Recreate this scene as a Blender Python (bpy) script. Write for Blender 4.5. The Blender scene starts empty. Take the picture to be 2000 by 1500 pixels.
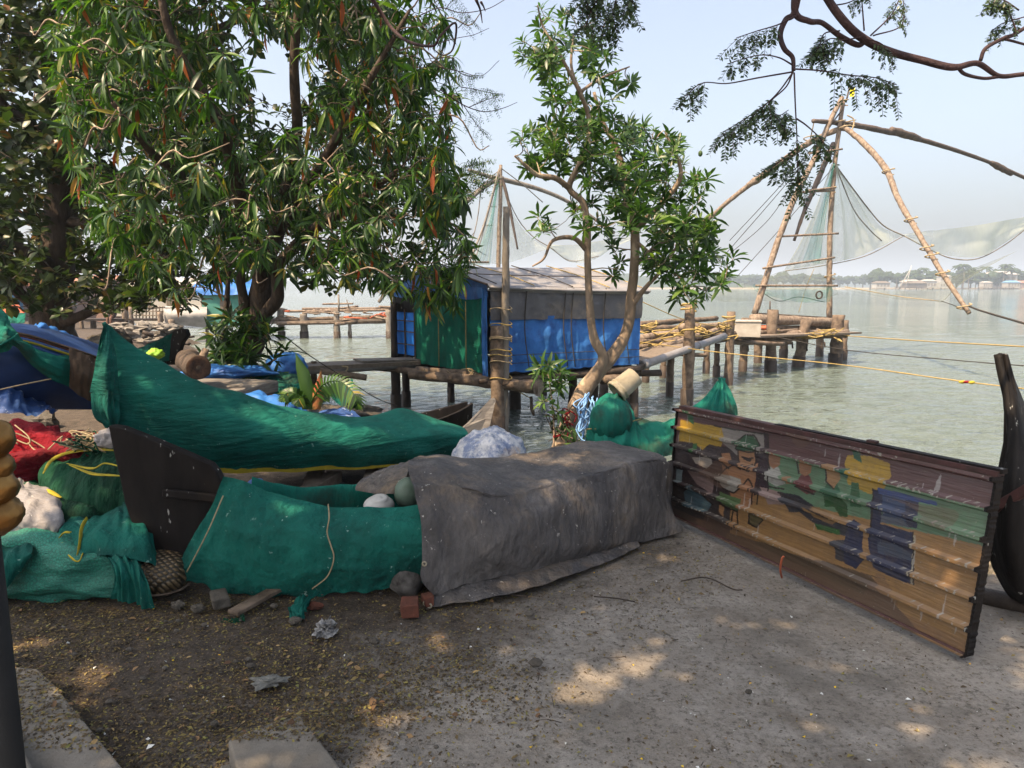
import bpy, bmesh, math, random
import numpy as np
from mathutils import Vector, Matrix, noise
R = math.radians
rnd = random.Random(7)
SC = bpy.context.scene
COL = SC.collection

# ------------------------------------------------------------------ camera, sky, sun, exposure
F = 1400.0; PITCH = R(7.85); CAMZ = 1.6
cam = bpy.data.cameras.new('camera'); camo = bpy.data.objects.new('camera', cam); COL.objects.link(camo)
camo.location = (0, 0, CAMZ); camo.rotation_euler = (math.pi/2 - PITCH, 0, 0)
cam.sensor_width = 36; cam.lens = F/2000*36; cam.clip_start = 0.05; cam.clip_end = 9000
SC.camera = camo
SUN = Vector((-0.42, -0.36, 0.83)).normalized()
world = bpy.data.worlds.new("World"); SC.world = world; world.use_nodes = True
wn = world.node_tree.nodes; wl = world.node_tree.links
sky = wn.new('ShaderNodeTexSky'); sky.sky_type = 'NISHITA'; sky.sun_disc = False
sky.sun_elevation = math.asin(SUN.z); sky.sun_rotation = math.atan2(SUN.x, SUN.y)
sky.air_density = 1.0; sky.dust_density = 6.0; sky.ozone_density = 1.0; sky.altitude = 0
hs = wn.new('ShaderNodeHueSaturation'); hs.inputs['Saturation'].default_value = .72
wl.new(sky.outputs[0], hs.inputs['Color']); wl.new(hs.outputs[0], wn['Background'].inputs[0]); wn['Background'].inputs[1].default_value = 0.13
sl = bpy.data.lights.new('sun', 'SUN'); sl.energy = 4.6; sl.angle = R(0.5); sl.color = (1.0, 0.74, 0.47)
so = bpy.data.objects.new('sun', sl); COL.objects.link(so); so.location = SUN*30
so.rotation_euler = SUN.to_track_quat('Z', 'Y').to_euler()
SC.view_settings.view_transform = 'Standard'; SC.view_settings.look = 'None'
SC.view_settings.gamma = 1; SC.view_settings.exposure = 1.36
SC.cycles.max_bounces = 6; SC.cycles.diffuse_bounces = 3; SC.cycles.glossy_bounces = 2
SC.cycles.transparent_max_bounces = 10; SC.cycles.transmission_bounces = 3; SC.cycles.volume_bounces = 0
SC.cycles.use_denoising = True

# ------------------------------------------------------------------ placing helpers
def ray(px, py):
    x = (px-1000)/F; y = (750-py)/F
    c, s = math.cos(PITCH), math.sin(PITCH)
    return Vector((x, c + y*s, -s + y*c))
def D(px, py, Y):                      # the point at distance Y in front, seen at px, py
    r = ray(px, py); return Vector((0, 0, CAMZ)) + r*(Y/r.y)
def Zp(px, py, z=0.0):                 # the point at height z, seen at px, py
    r = ray(px, py); return Vector((0, 0, CAMZ)) + r*((z-CAMZ)/r.z)
def proj(p):
    d = Vector(p) - Vector((0, 0, CAMZ)); c, s = math.cos(PITCH), math.sin(PITCH)
    f = d.y*c - d.z*s; u = d.y*s + d.z*c
    return (1000 + F*d.x/f, 750 - F*u/f)
def DL(l): return [D(*p) for p in l]
def inpoly(x, y, poly):
    c = False; j = len(poly)-1
    for i in range(len(poly)):
        xi, yi = poly[i]; xj, yj = poly[j]
        if (yi > y) != (yj > y) and x < (xj-xi)*(y-yi)/(yj-yi)+xi: c = not c
        j = i
    return c
def cr(p0, p1, p2, p3, t):
    return 0.5*((2*p1) + (p2-p0)*t + (2*p0-5*p1+4*p2-p3)*t*t + (3*p1-p0-3*p2+p3)*t*t*t)
def spline(pts, n):
    pts = [Vector(p) for p in pts]; m = len(pts)-1
    if m == 1: return [pts[0].lerp(pts[1], i/(n-1)) for i in range(n)]
    out = []
    for i in range(n):
        t = i/(n-1)*m; k = min(int(t), m-1); f = t-k
        p0 = pts[k-1] if k > 0 else pts[0]*2-pts[1]
        p3 = pts[k+2] if k+2 <= m else pts[m]*2-pts[m-1]
        out.append(cr(p0, pts[k], pts[k+1], p3, f))
    return out
def lerpl(l, t):
    m = len(l)-1; x = max(0, min(0.99999, t))*m; k = int(x); return l[k]+(l[k+1]-l[k])*(x-k)
def nz(x, y=0, z=0): return noise.noise(Vector((x, y, z)))

class MB:
    def __init__(s): s.v = []; s.f = []; s.mi = []; s.cm = 0
    def add(s, vs, fs):
        b = len(s.v); s.v += [tuple(v) for v in vs]; s.f += [tuple(i+b for i in f) for f in fs]; s.mi += [s.cm]*len(fs); return s
    def box(s, c, sx, sy, sz, rz=0, rx=0, ry=0, jit=0):
        m = Matrix.Rotation(rz, 3, 'Z') @ Matrix.Rotation(ry, 3, 'Y') @ Matrix.Rotation(rx, 3, 'X')
        vs = []
        for x in (-.5, .5):
            for y in (-.5, .5):
                for z in (-.5, .5):
                    vs.append(Vector(c) + m @ Vector((x*sx, y*sy, z*sz)) + Vector((rnd.uniform(-jit, jit), rnd.uniform(-jit, jit), rnd.uniform(-jit, jit))))
        return s.add(vs, [(0,1,3,2), (4,6,7,5), (0,4,5,1), (2,3,7,6), (0,2,6,4), (1,5,7,3)])
    def beam(s, a, b, w, h):
        a = Vector(a); b = Vector(b); d = (b-a).normalized(); up = Vector((0, 0, 1))
        if abs(d.z) > .95: up = Vector((0, 1, 0))
        sd = d.cross(up).normalized()*w/2; u = sd.cross(d).normalized()*h/2
        vs = [p + i*sd + j*u for p in (a, b) for i, j in ((-1,-1), (1,-1), (1,1), (-1,1))]
        return s.add(vs, [(3,2,1,0), (4,5,6,7), (0,1,5,4), (1,2,6,5), (2,3,7,6), (3,0,4,7)])
    def tube(s, pts, r, seg=8, n=None, wob=0.0, flat=1.0, sd=0):
        """pts path; r radius or list of radii; wob: uneven surface"""
        rs = r if isinstance(r, (list, tuple)) else [r, r]
        n = n or len(pts); P = spline(pts, n) if n > 1 else pts
        t = (P[1]-P[0]).normalized(); a = Vector((0, 0, 1)) if abs(t.z) < .9 else Vector((1, 0, 0))
        nrm = t.cross(a).normalized(); vs = []; fs = []
        for i, p in enumerate(P):
            t2 = (P[min(i+1, n-1)] - P[max(i-1, 0)])
            if t2.length > 1e-9: t2.normalize()
            else: t2 = t
            nrm = (nrm - t2*nrm.dot(t2)).normalized(); bi = t2.cross(nrm); rr = lerpl(rs, i/(n-1))
            for k in range(seg):
                an = 2*math.pi*k/seg
                q = rr*(1 + (wob*nz(p.x*3+math.cos(an)*1.3+sd, p.y*3+math.sin(an)*1.3, p.z*5+sd) if wob else 0))
                vs.append(p + (nrm*math.cos(an) + bi*math.sin(an)*flat)*q)
            t = t2
        for i in range(n-1):
            for k in range(seg):
                k2 = (k+1) % seg
                fs.append((i*seg+k, i*seg+k2, (i+1)*seg+k2, (i+1)*seg+k))
        fs.append(tuple(range(seg-1, -1, -1))); fs.append(tuple((n-1)*seg+k for k in range(seg)))
        return s.add(vs, fs)
    def blob(s, c, rx, ry, rz, u=20, w=14, amp=.15, fr=2.0, sd=0, rot=0, fn=None):
        c = Vector(c); vs = []; fs = []; cz, szn = math.cos(rot), math.sin(rot)
        for j in range(w+1):
            ph = math.pi*j/w
            for i in range(u):
                th = 2*math.pi*i/u
                d = Vector((math.sin(ph)*math.cos(th), math.sin(ph)*math.sin(th), math.cos(ph)))
                k = 1 + amp*nz(d.x*fr+sd, d.y*fr+sd*2, d.z*fr) + amp*.4*nz(d.x*fr*3+sd, d.y*fr*3, d.z*fr*3)
                if fn: k *= fn(d)
                x, y = d.x*rx*k, d.y*ry*k
                vs.append(c + Vector((x*cz-y*szn, x*szn+y*cz, d.z*rz*k)))
        for j in range(w):
            for i in range(u):
                i2 = (i+1) % u; fs.append((j*u+i, (j+1)*u+i, (j+1)*u+i2, j*u+i2))
        return s.add(vs, fs)
    def lathe(s, base, axis, prof, seg=20):
        """prof: (along, radius) pairs"""
        ax = Vector(axis).normalized(); a = Vector((0, 0, 1)) if abs(ax.z) < .9 else Vector((1, 0, 0))
        n = ax.cross(a).normalized(); b = ax.cross(n); vs = []; fs = []
        for h, r in prof:
            for k in range(seg):
                an = 2*math.pi*k/seg; vs.append(Vector(base) + ax*h + (n*math.cos(an)+b*math.sin(an))*r)
        for i in range(len(prof)-1):
            for k in range(seg):
                k2 = (k+1) % seg; fs.append((i*seg+k, i*seg+k2, (i+1)*seg+k2, (i+1)*seg+k))
        return s.add(vs, fs)
    def grid(s, G):
        n = len(G); m = len(G[0]); vs = [p for row in G for p in row]; fs = []
        for i in range(n-1):
            for j in range(m-1):
                fs.append((i*m+j, i*m+j+1, (i+1)*m+j+1, (i+1)*m+j))
        return s.add(vs, fs)
    def prism(s, poly, off):
        """poly of 3D points extruded by the vector off, both ends closed"""
        n = len(poly); off = Vector(off); vs = [Vector(p)-off*.5 for p in poly]+[Vector(p)+off*.5 for p in poly]
        return s.add(vs, [tuple(range(n-1, -1, -1)), tuple(range(n, 2*n))] + [(i, (i+1) % n, n+(i+1) % n, n+i) for i in range(n)])
    def obj(s, name, mats, parent=None, smooth=True, base=None):
        me = bpy.data.meshes.new(name)
        off = Vector((0, 0, 0))
        if parent is None and base is not None:
            off = Vector(base)
        vs = [(v[0]-off.x, v[1]-off.y, v[2]-off.z) for v in s.v] if base is not None and parent is None else s.v
        me.from_pydata(vs, [], s.f)
        if not isinstance(mats, (list, tuple)): mats = [mats]
        for m in mats: me.materials.append(m)
        if len(mats) > 1: me.polygons.foreach_set('material_index', s.mi)
        if smooth: me.polygons.foreach_set('use_smooth', [True]*len(me.polygons))
        me.update()
        o = bpy.data.objects.new(name, me); COL.objects.link(o)
        if parent is not None:
            o.parent = parent; w = parent; l = Vector((0, 0, 0))
            while w is not None: l += Vector(w.location); w = w.parent
            o.location = -l
        else: o.location = off
        return o
def sharp(o, ang=35):
    try: o.data.set_sharp_from_angle(angle=R(ang))
    except Exception: pass
    return o
def flatobj(mb, name, m, parent=None, base=None): return mb.obj(name, m, parent, False, base)
def bevel(o, w=.01, seg=2):
    b = o.modifiers.new('bevel', 'BEVEL'); b.width = w; b.segments = seg; b.limit_method = 'ANGLE'; return o
def tag(o, label, cat, group=None, kind=None):
    if label: o['label'] = label
    if cat: o['category'] = cat
    if group: o['group'] = group
    if kind: o['kind'] = kind
    return o
def thing(name, label, cat, loc=(0, 0, 0), group=None):
    o = bpy.data.objects.new(name, None); COL.objects.link(o); o.location = loc; o.empty_display_size = .1
    return tag(o, label, cat, group)
def copy_tree(o, parent=None):
    c = o.copy(); COL.objects.link(c)
    if parent is not None: c.parent = parent
    for ch in list(o.children): copy_tree(ch, c)
    return c

# ------------------------------------------------------------------ materials
def nodes(name):
    m = bpy.data.materials.new(name); m.use_nodes = True; nt = m.node_tree
    return m, nt, nt.nodes['Principled BSDF']
def coords(nt, scale=(1, 1, 1), kind='Object'):
    tc = nt.nodes.new('ShaderNodeTexCoord'); mp = nt.nodes.new('ShaderNodeMapping')
    nt.links.new(tc.outputs[kind], mp.inputs[0]); mp.inputs['Scale'].default_value = scale; return mp.outputs[0]
def tex(nt, v, scale, detail=4, rough=.55, typ='ShaderNodeTexNoise', out=0):
    t = nt.nodes.new(typ); t.inputs['Scale'].default_value = scale
    if 'Detail' in t.inputs: t.inputs['Detail'].default_value = detail
    if 'Roughness' in t.inputs and typ == 'ShaderNodeTexNoise': t.inputs['Roughness'].default_value = rough
    nt.links.new(v, t.inputs['Vector']); return t.outputs[out]
def ramp(nt, v, stops):
    r = nt.nodes.new('ShaderNodeValToRGB'); nt.links.new(v, r.inputs[0]); e = r.color_ramp.elements
    while len(e) < len(stops): e.new(0.5)
    for i, (p, c) in enumerate(stops):
        e[i].position = p; e[i].color = (c[0], c[1], c[2], 1) if isinstance(c, (tuple, list)) else (c, c, c, 1)
    return r.outputs[0]
def mixc(nt, f, a, b, mode='MIX'):
    m = nt.nodes.new('ShaderNodeMix'); m.data_type = 'RGBA'; m.blend_type = mode
    for s, v in ((0, f), (6, a), (7, b)):
        if isinstance(v, (int, float)): m.inputs[s].default_value = v
        elif isinstance(v, tuple): m.inputs[s].default_value = (*v, 1)
        else: nt.links.new(v, m.inputs[s])
    return m.outputs[2]
def mth(nt, op, a, b=None):
    m = nt.nodes.new('ShaderNodeMath'); m.operation = op
    for i, v in enumerate((a, b)):
        if v is None: continue
        if isinstance(v, (int, float)): m.inputs[i].default_value = v
        else: nt.links.new(v, m.inputs[i])
    return m.outputs[0]
def bump(nt, b, h, strength, dist, prev=None):
    n = nt.nodes.new('ShaderNodeBump'); n.inputs['Strength'].default_value = strength; n.inputs['Distance'].default_value = dist
    nt.links.new(h, n.inputs['Height'])
    if prev is not None: nt.links.new(prev, n.inputs['Normal'])
    nt.links.new(n.outputs[0], b.inputs['Normal']); return n.outputs[0]
def mat(name, c1, c2=None, scale=4, rough=.7, stretch=(1, 1, 1), bs=30, bstr=.3, bd=.01, spots=None, spotsc=20, spotpos=.7, metal=0, bstretch=None, sheen=0, spec=.22):
    m, nt, b = nodes(name); v = coords(nt, stretch)
    c2 = c2 or tuple(x*.6 for x in c1)
    n = tex(nt, v, scale, 5, .6); col = mixc(nt, ramp(nt, n, [(.32, 0.), (.68, 1.)]), tuple(c1), tuple(c2))
    if spots:
        s = tex(nt, v, spotsc, 3, .6); col = mixc(nt, ramp(nt, s, [(spotpos, 0.), (spotpos+.04, 1.)]), col, tuple(spots))
    nt.links.new(col, b.inputs['Base Color']); b.inputs['Roughness'].default_value = rough; b.inputs['Metallic'].default_value = metal
    b.inputs['Specular IOR Level'].default_value = spec
    if sheen: b.inputs['Sheen Weight'].default_value = sheen
    if bstr:
        h = tex(nt, coords(nt, bstretch or stretch), bs, 4, .65); bump(nt, b, h, bstr, bd)
    return m
def cloth_mat(name, c1, c2, stain=(.55, .6, .55), stainpos=.68, weave=(1, 1, 1), ws=260, rough=.85, dirt=(.03, .027, .02), fold=.5, foldst=(1, 1, 5), thin=.0, crumple=9, mott=0, crease=0):
    """woven sheet: fine weave, creases, pale splashes and dirt"""
    m, nt, b = nodes(name); v = coords(nt)
    col = mixc(nt, ramp(nt, tex(nt, v, 3.0, 5, .6), [(.35, 0.), (.65, 1.)]), c1, c2)
    thr = tex(nt, coords(nt, (weave[0], weave[1], weave[2])), ws, 2, .5)
    col = mixc(nt, ramp(nt, thr, [(.3, 0.), (.7, .45)]), col, tuple(x*.5 for x in c1))
    col = mixc(nt, ramp(nt, tex(nt, v, 2.1, 6, .7), [(.50, 0.), (.66, .8)]), col, dirt)
    if mott: col = mixc(nt, ramp(nt, tex(nt, coords(nt, (3, 3, 1)), 6, 6, .75), [(.42, .0), (.62, .8)]), col, tuple(x*.42 for x in c1))
    st = tex(nt, v, 26, 3, .75); big = tex(nt, v, 2.7, 2, .5)
    msk = mth(nt, 'MULTIPLY', ramp(nt, st, [(stainpos, 0.), (stainpos+.03, 1.)]), ramp(nt, big, [(.45, 0.), (.55, 1.)]))
    col = mixc(nt, mth(nt, 'MULTIPLY', msk, .8), col, stain)
    nt.links.new(col, b.inputs['Base Color']); b.inputs['Roughness'].default_value = rough
    b.inputs['Specular IOR Level'].default_value = .18
    n1 = bump(nt, b, tex(nt, coords(nt, foldst), crumple, 5, .55), fold, .03)
    if crease:   # sharp fold lines
        dv = nt.nodes.new('ShaderNodeVectorMath'); dv.operation = 'ADD'; nt.links.new(coords(nt, (1.6, 1.6, .7)), dv.inputs[0])
        t3 = nt.nodes.new('ShaderNodeTexNoise'); t3.inputs['Scale'].default_value = 3; nt.links.new(v, t3.inputs['Vector']); sc3 = nt.nodes.new('ShaderNodeVectorMath'); sc3.operation = 'SCALE'; sc3.inputs['Scale'].default_value = .55; nt.links.new(t3.outputs['Color'], sc3.inputs[0]); nt.links.new(sc3.outputs[0], dv.inputs[1])
        ve = nt.nodes.new('ShaderNodeTexVoronoi'); ve.feature = 'DISTANCE_TO_EDGE'; ve.inputs['Scale'].default_value = crease; nt.links.new(dv.outputs[0], ve.inputs['Vector'])
        n1 = bump(nt, b, ramp(nt, ve.outputs[0], [(0., 0.), (.03, .8), (.1, 1.)]), .22, .012, n1)
    bump(nt, b, thr, .35, .002, n1)
    if thin:
        tr = nt.nodes.new('ShaderNodeBsdfTranslucent'); nt.links.new(col, tr.inputs[0])
        mx = nt.nodes.new('ShaderNodeMixShader'); mx.inputs[0].default_value = thin
        nt.links.new(b.outputs[0], mx.inputs[1]); nt.links.new(tr.outputs[0], mx.inputs[2])
        nt.links.new(mx.outputs[0], nt.nodes['Material Output'].inputs[0])
    return m
def leaf_mat(name, stops, trans=.35, rough=.38, tint=(1.3, 1.5, .5)):
    m, nt, b = nodes(name); g = nt.nodes.new('ShaderNodeNewGeometry')
    col = ramp(nt, g.outputs['Random Per Island'], stops)
    nt.links.new(col, b.inputs['Base Color']); b.inputs['Roughness'].default_value = rough; b.inputs['Specular IOR Level'].default_value = .4
    tr = nt.nodes.new('ShaderNodeBsdfTranslucent'); tc = mixc(nt, 1.0, col, tint, 'MULTIPLY'); nt.links.new(tc, tr.inputs[0])
    mx = nt.nodes.new('ShaderNodeMixShader'); mx.inputs[0].default_value = trans
    nt.links.new(b.outputs[0], mx.inputs[1]); nt.links.new(tr.outputs[0], mx.inputs[2])
    nt.links.new(mx.outputs[0], nt.nodes['Material Output'].inputs[0]); return m
def net_mat(name, col, dens=.3, edge=.6, cell=None):
    """fine netting: mostly air, denser where one looks along it"""
    m, nt, b = nodes(name); b.inputs['Base Color'].default_value = (*col, 1); b.inputs['Roughness'].default_value = .9; b.inputs['Specular IOR Level'].default_value = .1
    tp = nt.nodes.new('ShaderNodeBsdfTransparent'); mx = nt.nodes.new('ShaderNodeMixShader')
    lw = nt.nodes.new('ShaderNodeLayerWeight'); lw.inputs[0].default_value = .35
    n = tex(nt, coords(nt, (1, 1, .4)), 1.2, 4, .6)
    f = mth(nt, 'ADD', mth(nt, 'MULTIPLY', lw.outputs['Facing'], edge), mth(nt, 'MULTIPLY', n, dens*2))
    f = mth(nt, 'MINIMUM', mth(nt, 'MULTIPLY', f, .8), .95)
    nt.links.new(f, mx.inputs[0]); nt.links.new(tp.outputs[0], mx.inputs[1])
    tr = nt.nodes.new('ShaderNodeBsdfTranslucent'); tr.inputs[0].default_value = (*col, 1)
    m2 = nt.nodes.new('ShaderNodeMixShader'); m2.inputs[0].default_value = .5
    nt.links.new(b.outputs[0], m2.inputs[1]); nt.links.new(tr.outputs[0], m2.inputs[2])
    nt.links.new(m2.outputs[0], mx.inputs[2]); nt.links.new(mx.outputs[0], nt.nodes['Material Output'].inputs[0]); return m

M = {}
M['teal'] = cloth_mat('teal_shade_net', (.007, .118, .092), (.0035, .062, .05), dirt=(.0035, .042, .034), stainpos=.655, stain=(.18, .32, .27), foldst=(1, 1, 4), fold=.8)
M['teal2'] = cloth_mat('teal_shade_net_dark', (.008, .125, .098), (.0035, .055, .046), dirt=(.003, .025, .022), stain=(.2, .32, .28), foldst=(2, 2, 1.2), fold=1.0, stainpos=.655)
M['teal3'] = cloth_mat('teal_net_bright', (.010, .155, .115), (.006, .10, .078), stain=(.16, .3, .2), foldst=(4, 1, 1), fold=.8, thin=.15)
M['hutgreen'] = cloth_mat('hut_green_sheet', (.006, .145, .098), (.004, .10, .07), stain=(.03, .18, .12), stainpos=.8, dirt=(.006, .06, .04), fold=.25, thin=.15)
M['blue'] = cloth_mat('blue_tarpaulin', (.04, .16, .44), (.022, .105, .34), stain=(.35, .43, .55), stainpos=.7, dirt=(.02, .05, .17), rough=.5, fold=.5, foldst=(1.5, 1.5, 1), crumple=5)
M['bluelite'] = cloth_mat('pale_blue_sheet', (.05, .11, .30), (.025, .06, .20), stain=(.35, .4, .5), stainpos=.6, rough=.5, fold=.5, foldst=(1, 1, 1))
M['greytarp'] = cloth_mat('weathered_grey_tarpaulin', (.15, .14, .136), (.038, .038, .043), stain=(.4, .38, .35), stainpos=.65, dirt=(.17, .13, .09), rough=.7, fold=1.0, foldst=(1.4, 1.4, .7), ws=400, crumple=13, mott=1, crease=2.2)
M['hutgrey'] = cloth_mat('hut_grey_sheet', (.12, .12, .13), (.085, .085, .095), stain=(.4, .4, .4), stainpos=.72, dirt=(.17, .15, .13), fold=.35, rough=.55, foldst=(2, 2, .6), crumple=4)
M['roofgrey'] = cloth_mat('roof_grey_sheet', (.22, .222, .235), (.165, .166, .178), stain=(.6, .58, .55), stainpos=.66, dirt=(.24, .215, .19), fold=.4, rough=.6, crumple=4)
M['white'] = cloth_mat('white_sheet', (.27, .265, .275), (.19, .185, .195), stain=(.7, .7, .7), dirt=(.3, .27, .24), fold=.8, foldst=(1, 3, 1), crumple=7)
M['brown'] = cloth_mat('brown_sheet', (.085, .055, .035), (.04, .028, .02), stain=(.3, .25, .2), fold=.6, foldst=(2, 2, 1))
M['black'] = mat('blackened_wood_and_shade', (.006, .0052, .0052), (.015, .0125, .0115), 9, .6, (1, 1, .3), bs=14, bstr=.5, bd=.01, spots=(.3, .3, .28), spotsc=26, spotpos=.665, bstretch=(1, 1, .3), spec=.12)
M['greywood'] = mat('grey_boat_wood', (.20, .19, .175), (.10, .09, .085), 8, .75, (1, 1, 6), bs=30, bstr=.5)
M['wood'] = mat('weathered_wood', (.19, .145, .108), (.055, .04, .03), 6, .8, (1, 1, 1), bs=22, bstr=.8, bd=.02)
M['wooddark'] = mat('wet_dark_wood', (.06, .045, .035), (.025, .02, .017), 6, .6, (1, 1, .4), bs=20, bstr=.7, bd=.02)
M['plank'] = mat('sun_bleached_plank', (.19, .155, .12), (.10, .08, .062), 5, .8, (3, 3, 3), bs=30, bstr=.5)
M['pole'] = mat('debarked_pole', (.25, .20, .155), (.085, .062, .047), 14, .75, (1, 1, .5), bs=14, bstr=.7, bd=.02)
M['polegrey'] = mat('grey_pole', (.21, .19, .165), (.10, .088, .073), 6, .8, (1, 1, .35), bs=22, bstr=.8, bd=.02)
M['darkpole'] = mat('dark_spliced_pole', (.11, .085, .07), (.05, .04, .035), 5, .8, bs=18, bstr=.6)
M['bark'] = mat('pale_bark', (.27, .205, .15), (.13, .105, .082), 7, .85, (1, 1, .5), bs=22, bstr=.9, bd=.02, spots=(.36, .30, .22), spotsc=5, spotpos=.58)
M['barkdark'] = mat('dark_bark', (.085, .064, .050), (.032, .025, .02), 8, .9, (1, 1, .3), bs=16, bstr=1, bd=.03)
M['barkpurple'] = mat('ridged_branch_bark', (.07, .042, .042), (.035, .024, .027), 14, .8, bs=90, bstr=1, bd=.01)
M['rope'] = mat('yellow_rope', (.34, .25, .09), (.2, .15, .06), 40, .8, bs=200, bstr=.6, bd=.003)
M['twine'] = mat('tan_twine', (.33, .27, .17), (.22, .17, .1), 40, .85, bs=200, bstr=.5, bd=.003)
M['bluerope'] = mat('blue_rope', (.20, .38, .66), (.12, .24, .46), 30, .7, bs=200, bstr=.6, bd=.003)
M['darkrope'] = mat('dark_rope', (.05, .045, .04), (.03, .025, .02), 30, .8, bs=200, bstr=.5, bd=.003)
M['yellow'] = mat('yellow_band', (.36, .29, .02), (.24, .19, .02), 14, .8, bs=120, bstr=.3, bd=.003)
M['rednet'] = cloth_mat('red_netting', (.24, .006, .016), (.09, .003, .008), stain=(.3, .02, .03), dirt=(.06, .008, .01), fold=1.0, foldst=(1, 1, 1.5), crumple=26)
M['greennet'] = cloth_mat('bottle_green_netting', (.008, .062, .032), (.003, .022, .013), stain=(.05, .15, .08), dirt=(.008, .02, .012), fold=1.0, foldst=(2, 1, .7), crumple=20)
M['concrete'] = mat('old_concrete', (.20, .185, .162), (.12, .108, .092), 5, .9, bs=60, bstr=.5, bd=.008, spots=(.09, .08, .06), spotsc=60, spotpos=.68)
M['stone'] = mat('grey_stone', (.11, .098, .083), (.045, .04, .033), 8, .9, bs=30, bstr=.8, bd=.02)
M['brick'] = mat('red_brick', (.14, .05, .033), (.06, .028, .02), 12, .9, bs=60, bstr=.6)
M['brass'] = mat('worn_brass', (.34, .19, .06), (.17, .085, .028), 10, .3, bs=9, bstr=.35, bd=.02, metal=.9)
M['blackmetal'] = mat('black_painted_metal', (.006, .006, .006), (.01, .01, .01), 10, .6, bs=60, bstr=.15)
M['whiteplastic'] = mat('white_plastic', (.5, .5, .48), (.36, .355, .33), 8, .4, bs=20, bstr=.2)
M['bucket'] = mat('dirty_bucket_plastic', (.30, .275, .21), (.2, .17, .12), 7, .5, bs=30, bstr=.2, spots=(.12, .08, .05), spotsc=11, spotpos=.66)
M['pipe'] = mat('grey_pipe', (.20, .20, .21), (.15, .15, .16), 6, .45, bs=40, bstr=.15)
M['whitebox'] = mat('white_painted_box', (.36, .34, .30), (.28, .255, .22), 5, .6, bs=20, bstr=.2)
M['lime'] = mat('lime_bag', (.2, .36, .03), (.12, .25, .02), 8, .6)
M['orange'] = mat('orange_plastic', (.36, .10, .05), (.25, .06, .03), 8, .7)
M['litter'] = leaf_mat('litter_leaf', [(0, (.03, .02, .011)), (.45, (.075, .05, .022)), (.75, (.15, .105, .038)), (.93, (.22, .18, .05)), (1, (.15, .15, .04))], .05, .7)
M['leafA'] = leaf_mat('long_leaf', [(0, (.011, .030, .010)), (.4, (.022, .060, .013)), (.75, (.045, .108, .018)), (.95, (.085, .15, .022)), (1, (.28, .2, .03))], .38)
M['leafB'] = leaf_mat('round_leaf', [(0, (.011, .022, .007)), (.5, (.022, .042, .011)), (.8, (.04, .06, .015)), (.95, (.075, .08, .02)), (1, (.15, .06, .02))], .3)
M['leafC'] = leaf_mat('glossy_leaf', [(0, (.022, .048, .016)), (.5, (.038, .088, .022)), (.85, (.065, .135, .03)), (1, (.12, .19, .042))], .4)
M['leafdead'] = leaf_mat('dry_orange_leaf', [(0, (.22, .045, .012)), (.6, (.30, .09, .02)), (1, (.34, .2, .04))], .4, .6, (1.1, 1, .8))
M['leafP'] = leaf_mat('feather_leaflet', [(0, (.02, .04, .015)), (1, (.05, .085, .03))], .2)
M['skin'] = mat('brown_skin', (.12, .06, .04), (.09, .045, .03), 8, .6, bs=60, bstr=.1)
M['shirt'] = mat('black_shirt', (.012, .012, .015), (.02, .02, .025), 8, .9)
# ------------------------------------------------------------------ the setting: ground, water, far shore
SHORE = [(-400, 300), (-120, 110), (-60, 66), (-30, 44), (-16, 33), (-12, 25.5), (-9, 19), (-6.5, 15), (-5, 12.5), (-3, 10.4), (-2, 9.2), (-1, 7.7), (0, 6.7), (.3, 6.9), (.5, 7.6), (.75, 7.6), (.95, 6.8), (1.7, 5.8), (2.4, 5.3), (4, 4.8), (10, 4.4), (400, 2)]
def shore(x):
    for (x0, y0), (x1, y1) in zip(SHORE, SHORE[1:]):
        if x <= x1: return y0+(y1-y0)*(x-x0)/(x1-x0)
    return 2
def ground_z(x, y):
    d = y-shore(x); k = max(0, min(1, (d+.15)/(1.1+max(0, -x-4)*.25))); k = k*k*(3-2*k)
    dist = math.hypot(x, y)
    z = -2.0*k
    if d < 0: z += .018*nz(x*1.1, y*1.1) + .008*nz(x*5, y*5) - .02
    if x < -3 and d < 1: z += -.35*max(0, min(1, (y-9)/12))   # lower mud and stones further along
    z += .12*k*nz(x*2.2, y*2.2, 3)
    return z
def axis_vals(a, fine0, fine1, st, b, g=1.18):
    v = [fine0]; s = st
    while v[-1] < fine1: v.append(v[-1]+st)
    hi = [v[-1]]; s = st
    while hi[-1] < b: s *= g; hi.append(hi[-1]+s)
    lo = [fine0]; s = st
    while lo[-1] > a: s *= g; lo.append(lo[-1]-s)
    return lo[:0:-1] + v + hi[1:]
xs = axis_vals(-5000, -6, 4, .09, 5000); ys = axis_vals(-5000, .8, 10, .09, 6000)
G = [[Vector((x, y, ground_z(x, y))) for x in xs] for y in ys]
mb = MB().grid([list(r) for r in G])
m, nt, b = nodes('shore_ground'); v = coords(nt)
conc = mixc(nt, ramp(nt, tex(nt, v, 1.3, 6, .65), [(.3, 0.), (.7, 1.)]), (.25, .226, .196), (.125, .112, .096))
conc = mixc(nt, ramp(nt, tex(nt, v, 2.6, 7, .72), [(.44, .0), (.60, .75)]), conc, (.30, .28, .25))
conc = mixc(nt, ramp(nt, tex(nt, v, 38, 5, .85), [(.34, .9), (.50, 0.)]), conc, (.05, .042, .033))
conc = mixc(nt, ramp(nt, tex(nt, v, 5.5, 6, .8), [(.52, 0.), (.62, .5)]), conc, (.14, .118, .095))
conc = mixc(nt, ramp(nt, tex(nt, v, 34, 3, .75), [(.70, 0.), (.73, .8)]), conc, (.42, .39, .34))
conc = mixc(nt, ramp(nt, tex(nt, v, .7, 5, .7), [(.5, 0.), (.75, .6)]), conc, (.36, .32, .27))
conc = mixc(nt, ramp(nt, tex(nt, v, 1.1, 7, .7), [(.50, .0), (.63, .6)]), conc, (.095, .086, .074))
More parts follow.
